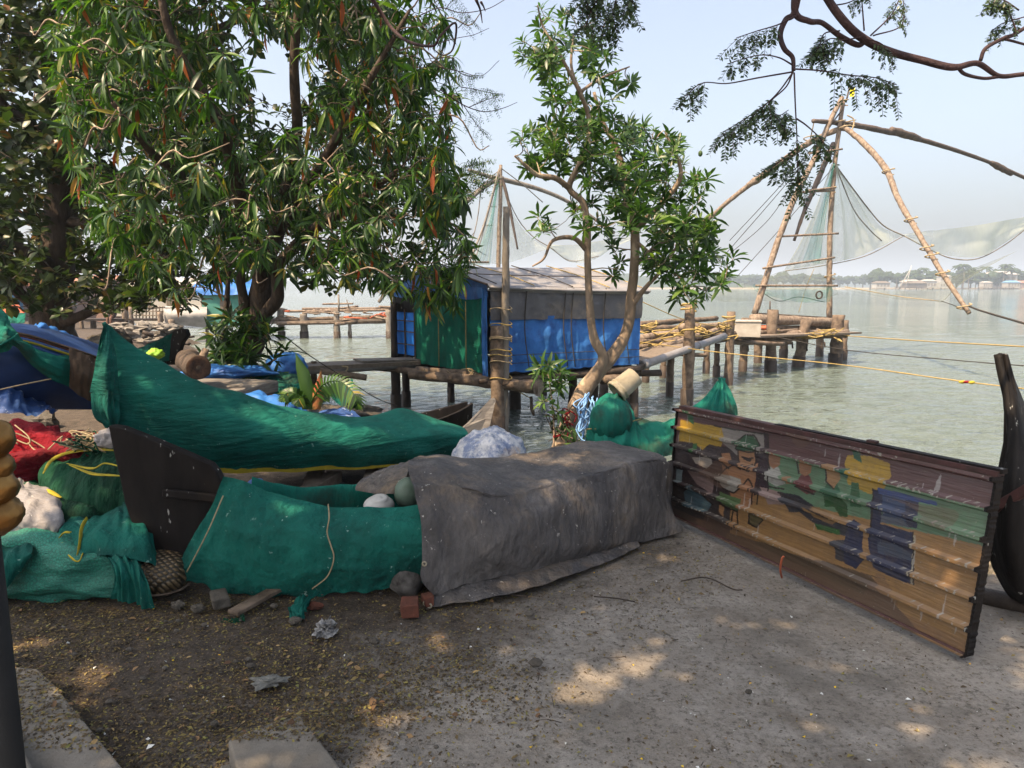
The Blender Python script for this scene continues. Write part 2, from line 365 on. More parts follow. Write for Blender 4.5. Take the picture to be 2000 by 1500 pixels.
dirt = mixc(nt, ramp(nt, tex(nt, v, 9, 6, .75), [(.35, 0.), (.65, 1.)]), (.085, .067, .052), (.028, .023, .019))
dirt = mixc(nt, ramp(nt, tex(nt, v, 80, 4, .8), [(.56, 0.), (.66, .8)]), dirt, (.2, .165, .12))
sp = nt.nodes.new('ShaderNodeSeparateXYZ'); nt.links.new(v, sp.inputs[0])
# concrete begins right of a ragged line that runs away from the camera
w = mth(nt, 'ADD', mth(nt, 'MULTIPLY', sp.outputs[0], .78), mth(nt, 'MULTIPLY', sp.outputs[1], -.62))
w = mth(nt, 'ADD', w, mth(nt, 'MULTIPLY', mth(nt, 'SUBTRACT', tex(nt, v, 1.8, 8, .82), .5), 2.2))
w = mth(nt, 'ADD', w, 2.12)
w2 = mth(nt, 'MULTIPLY', ramp(nt, mth(nt, 'MULTIPLY', mth(nt, 'ADD', w, .5), 1.0), [(.15, 0.), (.85, 1.)]), mth(nt, 'LESS_THAN', sp.outputs[1], 6.2))
col = mixc(nt, w2, dirt, conc); nt.links.new(col, b.inputs['Base Color']); b.inputs['Roughness'].default_value = .9; b.inputs['Specular IOR Level'].default_value = .25
n1 = bump(nt, b, tex(nt, v, 14, 6, .7), .7, .03); bump(nt, b, tex(nt, v, 120, 4, .8), .6, .008, n1)
ground = tag(mb.obj('ground', m), None, None, kind='structure')

WZ = -1.1
m, nt, b = nodes('sea_water')
b.inputs['Roughness'].default_value = .04; b.inputs['IOR'].default_value = 1.5
v = coords(nt); wc = mixc(nt, ramp(nt, tex(nt, coords(nt, (.06, .02, 1)), 1, 4, .5), [(.35, 0.), (.65, 1.)]), (.115, .14, .115), (.08, .102, .085)); 
nt.links.new(wc, b.inputs['Base Color'])
h1 = tex(nt, coords(nt, (.55, 1.5, 1)), 1.5, 5, .6); h2 = tex(nt, coords(nt, (.6, 1.6, 1)), 6, 4, .6); h3 = tex(nt, coords(nt, (.08, .25, 1)), 1.2, 4, .6)
hh = mth(nt, 'ADD', mth(nt, 'MULTIPLY', h1, 1.0), mth(nt, 'ADD', mth(nt, 'MULTIPLY', h2, .22), mth(nt, 'MULTIPLY', h3, 1.2)))
bump(nt, b, hh, 1.0, .34)
def wave(x, y):
    d = math.hypot(x, y-4); k = max(0, 1-d/70)
    return .06*k*(nz(x*.9, y*2.3, 1)+.5*nz(x*2.5, y*5.5, 4))
xs = axis_vals(-5200, -14, 14, .2, 5200, 1.12); ys = axis_vals(3, 5, 34, .14, 6000, 1.1)
mb = MB().grid([[Vector((x, y, WZ+wave(x, y))) for x in xs] for y in ys])
water = tag(mb.obj('water', m), None, None, kind='structure')

def far_mat(name, c1, c2): return mat(name, c1, c2, .12, .9, bs=.4, bstr=.8, bd=1)
M['fartree'] = far_mat('far_foliage', (.032, .052, .018), (.017, .03, .011)); M['farland'] = mat('far_sand', (.30, .25, .18), (.2, .17, .12), .05, .9)
M['farwhite'] = mat('far_white_wall', (.36, .35, .32), (.28, .26, .23), .1, .8); M['farroof'] = mat('far_red_roof', (.35, .17, .11), (.28, .13, .09), .2, .9)
M['farblue'] = mat('far_blue', (.12, .3, .5), (.1, .25, .42), .2, .8); M['farpink'] = mat('far_pink_wall', (.26, .18, .155), (.22, .15, .13), .2, .8); M['farwood'] = mat('far_wood', (.16, .13, .1), (.1, .08, .06), 1, .9)
# land strips: the near village shore at right, hills further back
def strip(name, pts, depth, z0, h, kindname='structure', m='farland', amp=0):
    rows = []
    for t in range(0, 9):
        k = t/8; rows.append([Vector((x, y+depth*k, z0-.6+h*math.sin(min(1, k*2.2)*math.pi/2)*(1+amp*nz(x*.02, k*3)) - (h*k*k*.5))) for x, y in pts])
    o = MB().grid(rows).obj(name, M[m]); return tag(o, None, None, kind=kindname)
strip('far_shore', [(20+i*14, 520-i*2.1) for i in range(36)], 160, WZ, 1.6)
strip('far_hills', [(-900+i*55, 1500-i*3) for i in range(48)], 500, WZ, 13, m='fartree', amp=.9)
strip('far_headland', [(40+i*9, 820-i*5) for i in range(24)], 120, WZ, 12, m='fartree', amp=1.3)

def far_tree_mesh(seed):
    r2 = random.Random(seed); mb = MB()
    for i in range(11):
        a = r2.uniform(0, 6.28); d = r2.uniform(0, 3.4)
        mb.blob((d*math.cos(a), d*math.sin(a), r2.uniform(4.4, 8.2)), r2.uniform(1.7, 2.9), r2.uniform(1.7, 2.9), r2.uniform(1.2, 2.2), 12, 8, .9, 2.6, seed+i)
    return mb
def far_tree(seed):
    t = thing('far_tree', '', 'tree', (0, 0, 0), 'trees on the far shore')
    far_tree_mesh(seed).obj('crown', M['fartree'], t)
    MB().tube([(0, 0, -1), (.2, 0, 3), (.1, .2, 6)], [.5, .3], 6).obj('trunk', M['farwood'], t); return t
def far_palm(seed):
    r2 = random.Random(seed); t = thing('palm_tree', '', 'palm tree', (0, 0, 0), 'coconut palms on the far shore')
    top = Vector((r2.uniform(-1, 1), 0, 11)); MB().tube([(0, 0, -1), (.3, 0, 5), top], [.28, .16], 6, 8).obj('trunk', M['farwood'], t)
    mb = MB()
    for i in range(17):
        a = i*2.4+r2.uniform(-.2, .2); up = r2.uniform(-.1, 1.1); L = r2.uniform(3, 4.2); d = Vector((math.cos(a), math.sin(a), 0)); s = Vector((-d.y, d.x, 0))
        P = [top + d*L*k + Vector((0, 0, up*L*k*.6 - L*.75*k*k)) for k in (0, .3, .6, .85, 1)]; W = [.15, .55, .6, .4, .05]
        for q in (-1, 1):
            mb.grid([P, [p + s*q*w - Vector((0, 0, w*.7)) for p, w in zip(P, W)]])
    mb.obj('crown', M['fartree'], t); return t
tp = [far_tree(11), far_tree(23), far_tree(37)]; pp = [far_palm(3), far_palm(8)]
def far_pt(px, Y, z=WZ+.9): 
    p = D(px, 560, Y); return Vector((p.x, Y, z))
used = set()
def place_copy(protos, i, loc, sc, label, rz=0):
    o = protos[i % len(protos)]
    if id(o) in used or o in used: o = copy_tree(o)
    else: used.add(o)
    o.location = loc; o.scale = (sc, sc, sc); o.rotation_euler.z = rz; o['label'] = label; return o
def ordn(i):
    W_ = ['first', 'second', 'third', 'fourth', 'fifth', 'sixth', 'seventh', 'eighth', 'ninth', 'tenth', 'eleventh', 'twelfth', 'thirteenth', 'fourteenth', 'fifteenth', 'sixteenth', 'seventeenth', 'eighteenth', 'nineteenth']
    T_ = {20: 'twenti', 30: 'thirti', 40: 'forti', 50: 'fifti'}; n = i+1
    if n < 20: return W_[n-1]
    t = n//10*10; return T_[t]+'eth' if n % 10 == 0 else T_[t][:-1]+'y-'+W_[n % 10-1]
r2 = random.Random(5)
tl = [(1470, .8), (1500, .7), (1530, .9), (1562, .8), (1592, .75), (1625, .7), (1655, .65), (1685, .7), (1712, 1.05), (1728, .85), (1752, .8), (1780, .95), (1800, .7), (1822, .85), (1838, .7), (1858, .8), (1880, 1.0), (1895, .95), (1912, .75), (1930, .9), (1948, .8), (1962, 1.1), (1978, 1.05), (1995, .9), (2020, 1.1), (2050, 1), (2085, 1.1), (1320, .5), (1350, .55), (1380, .5), (1410, .6), (1440, .65), (1330, .7), (1365, .65), (1395, .7), (1425, .7), (1455, .7), (1485, .75), (1515, .7), (1548, .75), (1577, .7), (1610, .7), (1640, .65), (1670, .65), (1700, .7), (1768, .8), (1790, .7), (1868, .8), (1938, .85)]
tl.sort()
for i, (px, s) in enumerate(tl):
    Y = (r2.uniform(490, 530) if px > 1690 else r2.uniform(640, 740)); s *= (1 if px > 1690 else 1.2)
    place_copy(tp, i, far_pt(px, Y), s*1.35, ordn(i)+' hazy round tree from the left on the far shore', r2.uniform(0, 6))
for i, (px, s) in enumerate(sorted([(1800, 1.25), (1812, 1.0), (1868, 1.35), (1880, 1.4), (1892, 1.2), (1925, 1.3), (1936, 1.05), (1960, 1.4), (1975, 1.1), (1750, .8), (1905, 1.1), (1846, 1.0)])):
    place_copy(pp, i, far_pt(px, r2.uniform(485, 515)), s, ordn(i)+' coconut palm from the left above the roofs on the far shore', r2.uniform(0, 6))
def far_house(px, Y, w, h, wall, roof, label, storeys=1):
    p = far_pt(px, Y); t = thing('far_house', label, 'house', p, 'houses on the far shore')
    mb = MB(); mb.box(p+Vector((0, 0, h/2)), w, w*.7, h); mb.obj('wall', M[wall], t, False)
    mb = MB(); a = w*.56; bb = w*.42; r = h+w*.14
    vs = [p+Vector(q) for q in ((-a, -bb, h), (a, -bb, h), (a, bb, h), (-a, bb, h), (-a*.6, 0, r), (a*.6, 0, r))]
    mb.add(vs, [(0, 1, 5, 4), (1, 2, 5), (2, 3, 4, 5), (3, 0, 4), (3, 2, 1, 0)]); mb.obj('roof', M[roof], t, False)
    for s in range(storeys):
        for k in range(4):
            MB().box(p+Vector((-w*.36+k*w*.24, -w*.352, h*(.5+s)/storeys)), w*.11, .12, h/storeys*.42).obj('window', M['farwood'], t, False)
    return t
far_house(1720, 474, 9, 3.2, 'farwhite', 'farwood', 'low white shed at the left end of the far village')
far_house(1778, 470, 10, 4, 'farwhite', 'farwhite', 'long white building with pale roof left of the palms on the far shore')
far_house(1812, 472, 8, 4.5, 'farwhite', 'farwhite', 'cream house with white flat roof below the leaning pole on the far shore')
far_house(1842, 478, 7, 7.5, 'farwhite', 'farwhite', 'two storey cream house beside the leaning pole on the far shore', 2)
far_house(1950, 500, 17, 9, 'farwhite', 'farwhite', 'large white two storey villa among palms on the far shore', 2)
far_house(1925, 474, 6, 3.5, 'farwhite', 'farwhite', 'small white house left of the large villa on the far shore')
far_house(1974, 468, 8, 3.6, 'farwhite', 'farblue', 'low house with blue roof at the water by the far jetty')
far_house(1785, 466, 12, 3, 'farwood', 'farwood', 'dark open boat shed standing on the far jetty')
far_house(1995, 470, 9, 3.4, 'farpink', 'farroof', 'pink house with red roof at the right edge of the far shore')
def far_jetty(px0, px1, Y, label):
    a = far_pt(px0, Y, WZ); b_ = far_pt(px1, Y, WZ); t = thing('far_jetty', label, 'jetty', a)
    MB().beam(a+Vector((0, 0, 1.5)), b_+Vector((0, 0, 1.5)), 3, .4).obj('deck', M['farwood'], t, False)
    n = int((b_-a).length/2.6)
    for i in range(n+1):
        q = a.lerp(b_, i/n); MB().tube([q+Vector((0, -1, -1)), q+Vector((0, -1, 1.5))], .22, 6).obj('pile', M['farwood'], t)
    return t
far_jetty(1748, 1802, 462, 'long low jetty on piles in front of the boat shed on the far shore')
far_jetty(1912, 1978, 462, 'long low jetty on piles in front of the blue roofed house on the far shore')
t = thing('far_fishing_rig', 'tiny pale fishing net rig of thin poles on the far shore', 'fishing rig', far_pt(1768, 462, WZ))
for dx in (-4, 0):
    a = far_pt(1768, 462, WZ); MB().tube([a+Vector((dx, 0, 0)), a+Vector((3, 0, 15+dx*.3))], [.3, .2], 6).obj('pole', M['farwhite'], t)

# ------------------------------------------------------------------ cloth and hull builders
def sheet(name, cols, m, parent=None, nu=60, nv=30, fold=.012, fu=6, fv=1.5, sd=0, sag=0, hem=0, base=None, fine=.004, sf=14, cr_=0, cdir=(1, 1, 1), cf=5):
    """cols: list of columns of 3D points; a smooth sheet through them with folds"""
    rows = [spline(c, nv) for c in cols]
    G = [[None]*nv for _ in range(nu)]
    for j in range(nv):
        c = spline([r[j] for r in rows], nu)
        for i in range(nu): G[i][j] = c[i]
    O = [[None]*nv for _ in range(nu)]
    for i in range(nu):
        for j in range(nv):
            p = G[i][j]; a = G[min(i+1, nu-1)][j]-G[max(i-1, 0)][j]; b2 = G[i][min(j+1, nv-1)]-G[i][max(j-1, 0)]
            n = a.cross(b2)
            if n.length > 1e-9: n.normalize()
            u, v2 = i/(nu-1), j/(nv-1)
            f = nz(u*fu+sd, v2*fv+sd*.7, sd)
            f = (1-abs(f)*2.2)*.6+nz(u*fu*2.3+sd, v2*fv*1.7, sd+5)*.8
            amp = fold*(.4+.9*abs(nz(u*2.1+sd, v2*2.3, 9.1))+.3)
            q = p + n*(amp*f + fine*nz(p.x*sf, p.y*sf, p.z*sf))
            if cr_:
                e = Vector((p.x*cf*cdir[0]+sd, p.y*cf*cdir[1], p.z*cf*cdir[2])); w1 = noise.noise(e+Vector((nz(p.x*3, p.y*3, p.z*3)*.6, 0, 0))); w2 = noise.noise(e*2.3+Vector((7, 3, 1)))
                q += n*cr_*((1-abs(w1)*2.6)**3*.8*(w1 > -.38)*(w1 < .38) + (1-min(1, abs(w2)*3.2))**2*.5 - .4)
            if hem and j == 0: q += Vector((0, 0, hem*nz(u*17+sd, 3)))
            O[i][j] = q
    mb = MB().grid(O); o = mb.obj(name, m, parent, True, base); return o, O
def hull(name, m, parent, bow, stern, W, H, bowz, sternz, keel=.03, n=26, inner=.03, pw=.55, base=None, side=None):
    """a planked canoe shell: stations from bow to stern with a U section and a thick skin"""
    bow = Vector(bow); stern = Vector(stern); ax = (stern-bow); ax.z = 0; sd = Vector((0, 0, 1)).cross(ax).normalized()
    outer = []; inn = []
    for i in range(n):
        t = i/(n-1); c = bow.lerp(stern, t); w = W*.5*max(.0, math.sin(math.pi*min(1, max(0, t*.96+.02))))**pw
        rim = H + (bowz-H)*(max(0, 1-t/.3)**2.2) + (sternz-H)*(max(0, (t-.7)/.3)**2.2)
        kz = keel + (bowz-.25-keel)*max(0, 1-t/.13)**2 + (sternz-.2-keel)*max(0, (t-.87)/.13)**2
        ro, ri = [], []
        for k in range(13):
            a = -1+2*k/12; s = math.copysign(abs(a)**.8, a); f = abs(a)**3.0
            ro.append(Vector((c.x, c.y, 0)) + sd*w*s + Vector((0, 0, kz+(rim-kz)*f)))
            ri.append(Vector((c.x, c.y, 0)) + sd*max(0, w-inner)*s + Vector((0, 0, min(rim, kz+inner+(rim-kz-inner)*f))))
        outer.append(ro); inn.append(ri)
    mb = MB().grid(outer).grid([list(reversed(r)) for r in inn])
    # rims
    for k in (0, 12):
        a = [outer[i][k] for i in range(n)]; b3 = [inn[i][k] for i in range(n)]; mb.grid([a, b3])
    o = mb.obj(name, m, parent, True, base)
    return o, outer
def tubeobj(name, pts, r, m, parent=None, seg=6, n=None, wob=0, base=None, flat=1.0):
    return MB().tube([Vector(p) for p in pts], r, seg, n or max(2, len(pts)*5 if len(pts) > 2 else 2), wob, flat, rnd.random()*9).obj(name, m, parent, True, base)

# ------------------------------------------------------------------ front canoe: black prow, teal net, grey tarpaulin
FB = thing('canoe', 'nearest canoe with a bare black prow plate pointing left and dark hull under its covers', 'canoe', (-1.3, 3.75, 0), 'canoes pulled up on the shore')
hull('hull', M['black'], FB, (-1.62, 3.75, 0), (1.08, 4.85, 0), .72, .36, .50, .38, keel=.06)
pl = [(218, 829), (244, 833), (300, 855), (360, 880), (415, 904), (428, 920), (438, 941), (434, 960), (405, 1020), (372, 1075), (345, 1112), (336, 1119), (300, 1088), (268, 1032), (250, 980), (240, 930), (228, 880)]
def plate(pxs, Y0, Y1): 
    x0 = min(p[0] for p in pxs); x1 = max(p[0] for p in pxs)
    return [D(x, y, Y0+(Y1-Y0)*(x-x0)/(x1-x0)) for x, y in pxs]
pp3 = plate(pl, 3.62, 3.70)
o = bevel(MB().prism(pp3, Vector((.008, .055, .0))).obj('prow', M['black'], FB, False), .008)
bevel(MB().beam(D(318, 962, 3.60), D(436, 975, 3.64), .022, .045).obj('cleat', M['black'], FB, False), .006)
# teal net over the near and far sides of the bow half; open on top
cols = [
 DL([(338, 1119, 3.60), (370, 1062, 3.58), (408, 1000, 3.58), (437, 930, 3.62)]),
 DL([(400, 1146, 3.58), (420, 1085, 3.53), (446, 1010, 3.54), (470, 938, 3.64)]),
 DL([(500, 1163, 3.57), (508, 1100, 3.50), (520, 1030, 3.52), (530, 962, 3.66)]),
 DL([(620, 1161, 3.56), (622, 1105, 3.48), (626, 1045, 3.50), (632, 986, 3.66)]),
 DL([(730, 1149, 3.56), (730, 1095, 3.48), (730, 1040, 3.49), (732, 992, 3.64)]),
 DL([(828, 1138, 3.56), (829, 1080, 3.50), (829, 1030, 3.50), (828, 986, 3.62)])]
back = [DL([(448, 926, 3.68), (452, 932, 3.72), (455, 950, 3.74)]), DL([(480, 936, 3.72), (490, 938, 3.80), (490, 955, 3.82)]), DL([(540, 957, 3.72), (560, 955, 3.98), (575, 985, 4.02)]), DL([(640, 984, 3.72), (645, 956, 4.10), (650, 1000, 4.13)]),
        DL([(735, 992, 3.71), (720, 950, 4.15), (722, 1000, 4.18)]), DL([(830, 990, 3.70), (800, 955, 4.2), (802, 1000, 4.22)])]
near, NG = sheet('shade_net', cols, M['teal2'], None, 200, 80, .02, 5, 2.2, 1.3, hem=.03, base=D(600, 1150, 3.55), fine=.004, sf=9, cr_=.006, cdir=(1.1, 1, -1.6), cf=3.4)
tag(near, 'dark teal shade net hung over the side of the nearest canoe beside its black prow', 'shade net')
farc = [[c[-1]+Vector((0, 0, .0))]+DL([]) + b_[1:] for c, b_ in zip(cols, back)]
inside = [[back[i][1]+Vector((0, .015, -.26)), back[i][1]+Vector((0, -.015, -.12)), back[i][1], back[i][1]+Vector((0, .03, -.02)), back[i][1]+Vector((0, .05, -.3))] for i in range(1, 6)]
io, _ = sheet('inner_net', inside, M['teal3'], None, 50, 18, .01, 5, 2, 4.4, base=D(650, 950, 4.1))
tag(io, 'bright teal net lining the far inside of the nearest canoe behind the white buoy', 'shade net')
tubeobj('twine', [D(436, 968, 3.58), D(405, 1040, 3.50), D(365, 1117, 3.53)], .0035, M['twine'], near)
tubeobj('twine', [D(641, 985, 3.61), D(643, 1010, 3.47), D(639, 1040, 3.47), D(646, 1065, 3.47), D(652, 1090, 3.47), D(640, 1125, 3.47), D(610, 1150, 3.50)], .0035, M['twine'], near)
# grey tarpaulin: columns run from the near hem up the side, over the top and down behind
C = [
 DL([(846, 1162, 3.47), (822, 1130, 3.44), (824, 1090, 3.45), (822, 1020, 3.48), (806, 950, 3.56), (796, 912, 3.72), (806, 897, 4.0), (829, 893, 4.3), (842, 930, 4.5)]),
 DL([(905, 1142, 3.53), (886, 1112, 3.50), (885, 1070, 3.50), (880, 1010, 3.53), (872, 950, 3.62), (868, 912, 3.8), (872, 898, 4.1), (884, 896, 4.35), (890, 930, 4.6)]),
 DL([(985, 1128, 3.62), (978, 1100, 3.57), (978, 1060, 3.56), (980, 1020, 3.58), (982, 970, 3.66), (968, 930, 3.95), (960, 905, 4.2), (958, 897, 4.4), (960, 930, 4.65)]),
 DL([(1070, 1108, 3.80), (1060, 1080, 3.73), (1058, 1040, 3.72), (1056, 1000, 3.74), (1056, 953, 3.84), (1045, 922, 4.1), (1035, 900, 4.35), (1030, 887, 4.55), (1040, 930, 4.8)]),
 DL([(1150, 1090, 4.00), (1138, 1066, 3.92), (1134, 1025, 3.91), (1128, 980, 3.93), (1127, 938, 4.02), (1120, 907, 4.25), (1116, 884, 4.5), (1115, 868, 4.75), (1120, 910, 4.95)]),
 DL([(1225, 1062, 4.24), (1215, 1055, 4.17), (1206, 1015, 4.14), (1202, 965, 4.15), (1203, 915, 4.22), (1196, 893, 4.42), (1190, 876, 4.65), (1180, 864, 4.88), (1190, 910, 5.05)]),
 DL([(1292, 1050, 4.40), (1278, 1030, 4.38), (1270, 990, 4.34), (1268, 945, 4.36), (1272, 900, 4.42), (1260, 889, 4.55), (1246, 882, 4.7), (1232, 876, 4.85), (1240, 920, 5.05)]),
 DL([(1336, 1036, 4.50), (1318, 1014, 4.50), (1304, 985, 4.50), (1300, 950, 4.50), (1305, 905, 4.52), (1300, 896, 4.60), (1292, 892, 4.7), (1284, 890, 4.8), (1290, 930, 4.95)])]
for c in C[1:7]:
    c.insert(5, c[4].lerp(c[5], .10)+Vector((0, 0, .004))); c.insert(4, c[3].lerp(c[4], .90)+Vector((0, -.006, .0)))
for c in (C[0], C[7]):
    c.insert(5, c[4].lerp(c[5], .3)); c.insert(4, c[3].lerp(c[4], .7))
tarp, TG = sheet('grey_tarpaulin', C, M['greytarp'], None, 300, 190, .022, 5, 3.2, 2.2, hem=.014, base=D(1070, 1137, 3.72), fine=.005, sf=7, cr_=.004, cdir=(1.6, 1.6, .6), cf=5)
tag(tarp, 'weathered dark grey tarpaulin draped over the back half of the nearest canoe', 'tarpaulin')
fl = [DL([(845, 1192, 3.40), (836, 1168, 3.47), (880, 1140, 3.55)]), DL([(930, 1175, 3.45), (925, 1146, 3.54), (940, 1130, 3.62)]), DL([(1030, 1152, 3.55), (1020, 1122, 3.67), (1030, 1110, 3.77)]), DL([(1130, 1118, 3.80), (1120, 1098, 3.87), (1130, 1090, 3.96)]), DL([(1195, 1094, 4.0), (1190, 1080, 4.06), (1200, 1070, 4.13)]), DL([(1250, 1068, 4.22), (1245, 1060, 4.27), (1250, 1052, 4.33)])]
for c in fl:
    for k, p in enumerate(c): p.z = max(p.z, .012+.012*k)
sheet('hem_flap', fl, M['greytarp'], tarp, 90, 14, .012, 9, 1, 7.7, fine=.004)
ff = [DL([(695, 958, 3.98), (697, 948, 4.0), (720, 930, 4.12), (760, 912, 4.3)]), DL([(745, 966, 3.9), (748, 950, 3.94), (760, 925, 4.1), (785, 905, 4.3)]), DL([(790, 963, 3.86), (792, 945, 3.9), (800, 920, 4.05), (818, 896, 4.3)])]
sheet('loose_corner', ff, M['greytarp'], tarp, 30, 20, .012, 4, 2, 3.1)
ep = [DL([(1303, 903, 4.55), (1290, 930, 4.5), (1292, 990, 4.47), (1322, 1030, 4.47)]), DL([(1313, 900, 4.62), (1312, 930, 4.6), (1308, 975, 4.57), (1318, 1010, 4.54)]), DL([(1314, 898, 4.75), (1316, 940, 4.75), (1312, 985, 4.72), (1315, 1010, 4.7)])]
sheet('end_fold', ep, M['greytarp'], tarp, 30, 24, .02, 6, 2, 6.1)
for p in ((831, 1178, 3.415), (829, 1101, 3.44), (839, 1183, 3.40), (785, 955, 3.87)):
    MB().lathe(D(*p), (0, -1, .1), [(0, .006), (.004, .006), (.006, .011), (.003, .014), (0, .014)], 14).obj('eyelet', M['bucket'], tarp)
t = tag(MB().blob(D(798, 962, 3.92), .085, .09, .085, 20, 14, .1, 2, 4).obj('glass_float', mat('dull_green_float', (.12, .17, .13), (.06, .09, .07), 4, .35), None, True, D(798, 990, 3.92)), 'dull green round float tucked under the tarpaulin edge of the nearest canoe', 'float')
bo = thing('buoy', 'white round buoy with moulded cap resting in the nearest canoe', 'buoy', D(740, 985, 3.8))
MB().blob(D(740, 987, 3.82), .085, .085, .055, 24, 14, .04, 2, 1).obj('float', M['whiteplastic'], bo)
MB().lathe(D(741, 974, 3.80), (0, -.2, 1), [(-.01, .05), (.006, .048), (.01, .03), (.004, .02), (.012, .012), (.012, .0)], 18).obj('cap', M['whiteplastic'], bo)

# ------------------------------------------------------------------ second canoe with the high covered bow
SB = thing('canoe', 'second canoe with weathered grey pointed stern showing past its teal cover', 'canoe', (-1.6, 5.6, 0), 'canoes pulled up on the shore')
hull('hull', M['black'], SB, (-2.72, 4.95, .0), (-.42, 6.95, .0), .56, .36, 1.15, .46, keel=.2, inner=.035)  # hull coloured black to stand in for the shadow below the cover's hem
st = [D(900, 838, 6.45), D(915, 826, 6.55), D(940, 800, 6.7), D(962, 777, 6.8), D(966, 782, 6.8), D(958, 815, 6.72), D(950, 850, 6.6), D(925, 875, 6.5), D(885, 890, 6.4)]
bevel(MB().prism(st, (.03, .02, .0)).obj('sternpost', M['greywood'], SB, False), .006)
cols = [
 DL([(214, 848, 4.74), (186, 800, 4.72), (180, 760, 4.70), (190, 695, 4.74), (204, 633, 4.8), (222, 690, 4.95), (232, 760, 5.05), (240, 830, 5.1)]),
 DL([(262, 892, 4.78), (240, 810, 4.70), (222, 750, 4.70), (213, 690, 4.76), (210, 635, 4.82), (236, 690, 5.0), (250, 760, 5.1), (262, 830, 5.15)]),
 DL([(330, 912, 4.86), (322, 840, 4.76), (305, 780, 4.74), (292, 730, 4.82), (280, 684, 4.92), (296, 730, 5.15), (305, 790, 5.25), (312, 840, 5.3)]),
 DL([(430, 920, 4.96), (428, 870, 4.84), (425, 825, 4.82), (420, 785, 4.90), (412, 753, 5.02), (420, 775, 5.35), (430, 820, 5.5), (440, 880, 5.5)]),
 DL([(560, 918, 5.14), (558, 880, 5.02), (556, 845, 5.01), (553, 815, 5.10), (550, 798, 5.25), (570, 800, 5.6), (590, 830, 5.8), (600, 880, 5.8)]),
 DL([(690, 913, 5.42), (690, 885, 5.32), (690, 858, 5.32), (692, 836, 5.40), (690, 822, 5.6), (705, 816, 5.9), (730, 835, 6.15), (740, 880, 6.2)]),
 DL([(800, 906, 5.75), (802, 885, 5.66), (804, 862, 5.67), (806, 845, 5.74), (790, 812, 6.0), (785, 800, 6.25), (800, 820, 6.5), (815, 870, 6.5)]),
 DL([(886, 896, 6.08), (893, 880, 6.04), (903, 862, 6.06), (912, 846, 6.12), (895, 832, 6.3), (868, 824, 6.5), (880, 840, 6.7), (890, 880, 6.7)])]
cov, CG = sheet('boat_cover', cols, M['teal'], None, 240, 120, .026, 5, 2.6, 8.2, base=D(560, 918, 5.14), fine=.005, sf=6, cr_=.010, cdir=(.55, .3, 2.2), cf=1.7)
tag(cov, 'teal net cover with yellow hem pulled over the high peaked bow of the second canoe', 'boat cover')
hem = [[CG[i][0]+Vector((0, -.012, -.004)), CG[i][0]+Vector((0, -.022, .032+.012*nz(i*.3)))] for i in range(45, 240)]
MB().grid(hem).obj('hem', M['yellow'], cov)
fp = [DL([(176, 766, 4.66), (186, 728, 4.64), (200, 680, 4.68), (206, 640, 4.76)]), DL([(205, 772, 4.60), (208, 725, 4.60), (212, 680, 4.68), (210, 640, 4.78)]), DL([(236, 786, 4.64), (230, 735, 4.66), (224, 685, 4.74), (214, 642, 4.80)])]
sheet('folded_corner', fp, M['teal'], cov, 30, 26, .014, 4, 1, 2.6)
dp = [DL([(178, 770, 4.66), (182, 810, 4.66), (196, 830, 4.68), (212, 838, 4.7)]), DL([(205, 760, 4.58), (206, 800, 4.57), (214, 825, 4.6), (222, 840, 4.64)]), DL([(235, 775, 4.63), (236, 805, 4.62), (234, 830, 4.64), (230, 845, 4.66)])]
sheet('hanging_fold', dp, M['teal2'], cov, 30, 24, .04, 6, .8, 5.6)
# beams the second canoe stands on
for k, (a, c) in enumerate((((560, 940, 4.9), (655, 930, 5.6)), ((600, 945, 5.0), (620, 915, 5.9)), ((720, 935, 5.2), (735, 905, 6.2)))):
    a = D(*a); c = D(*c); a.z = .07; c.z = .08
    tag(bevel(MB().beam(a, c, .12, .09).obj('timber', M['plank'], None, False, a), .008), ['old squared timber lying left under the second canoe', 'old squared timber lying in the middle gap under the second canoe', 'old squared timber lying right under the second canoe near the silver bundle'][k], 'timber')
t = tag(MB().blob(D(500, 947, 4.2), .055, .06, .04, 14, 8, .1, 2, 3).obj('float', M['bluelite'], None, True, D(500, 947, 4.2)), 'small pale blue float lying between the two nearest canoes', 'float')
# silver blue bundle
m, nt, b = nodes('silver_blue_sheet'); v = coords(nt)
c_ = mixc(nt, ramp(nt, tex(nt, v, 13, 6, .75), [(.42, 0.), (.58, 1.)]), (.5, .5, .51), (.13, .17, .27)); c_ = mixc(nt, ramp(nt, tex(nt, v, 4, 3, .6), [(.58, 0.), (.66, .7)]), c_, (.35, .22, .1))
nt.links.new(c_, b.inputs['Base Color']); b.inputs['Roughness'].default_value = .4; b.inputs['Metallic'].default_value = .15
n1 = bump(nt, b, tex(nt, coords(nt, (1, 1, .5)), 9, 5, .6), .8, .03); bump(nt, b, tex(nt, v, 130, 1, .5, 'ShaderNodeTexVoronoi'), .4, .004, n1)
def pleat(d):
    a = math.atan2(d.y, d.x); return 1+.05*math.sin(a*17+2*nz(a*2))*(1-max(0, d.z))**.5*.8
p = D(955, 905, 5.05); tag(MB().blob(p+Vector((0, 0, -.02)), .27, .25, .27, 64, 30, .14, 2.2, 5, fn=pleat).obj('bundle', m, None, True, p), 'crumpled silver and blue sheet bundle between the grey tarpaulin and the canoe stern', 'bundle')

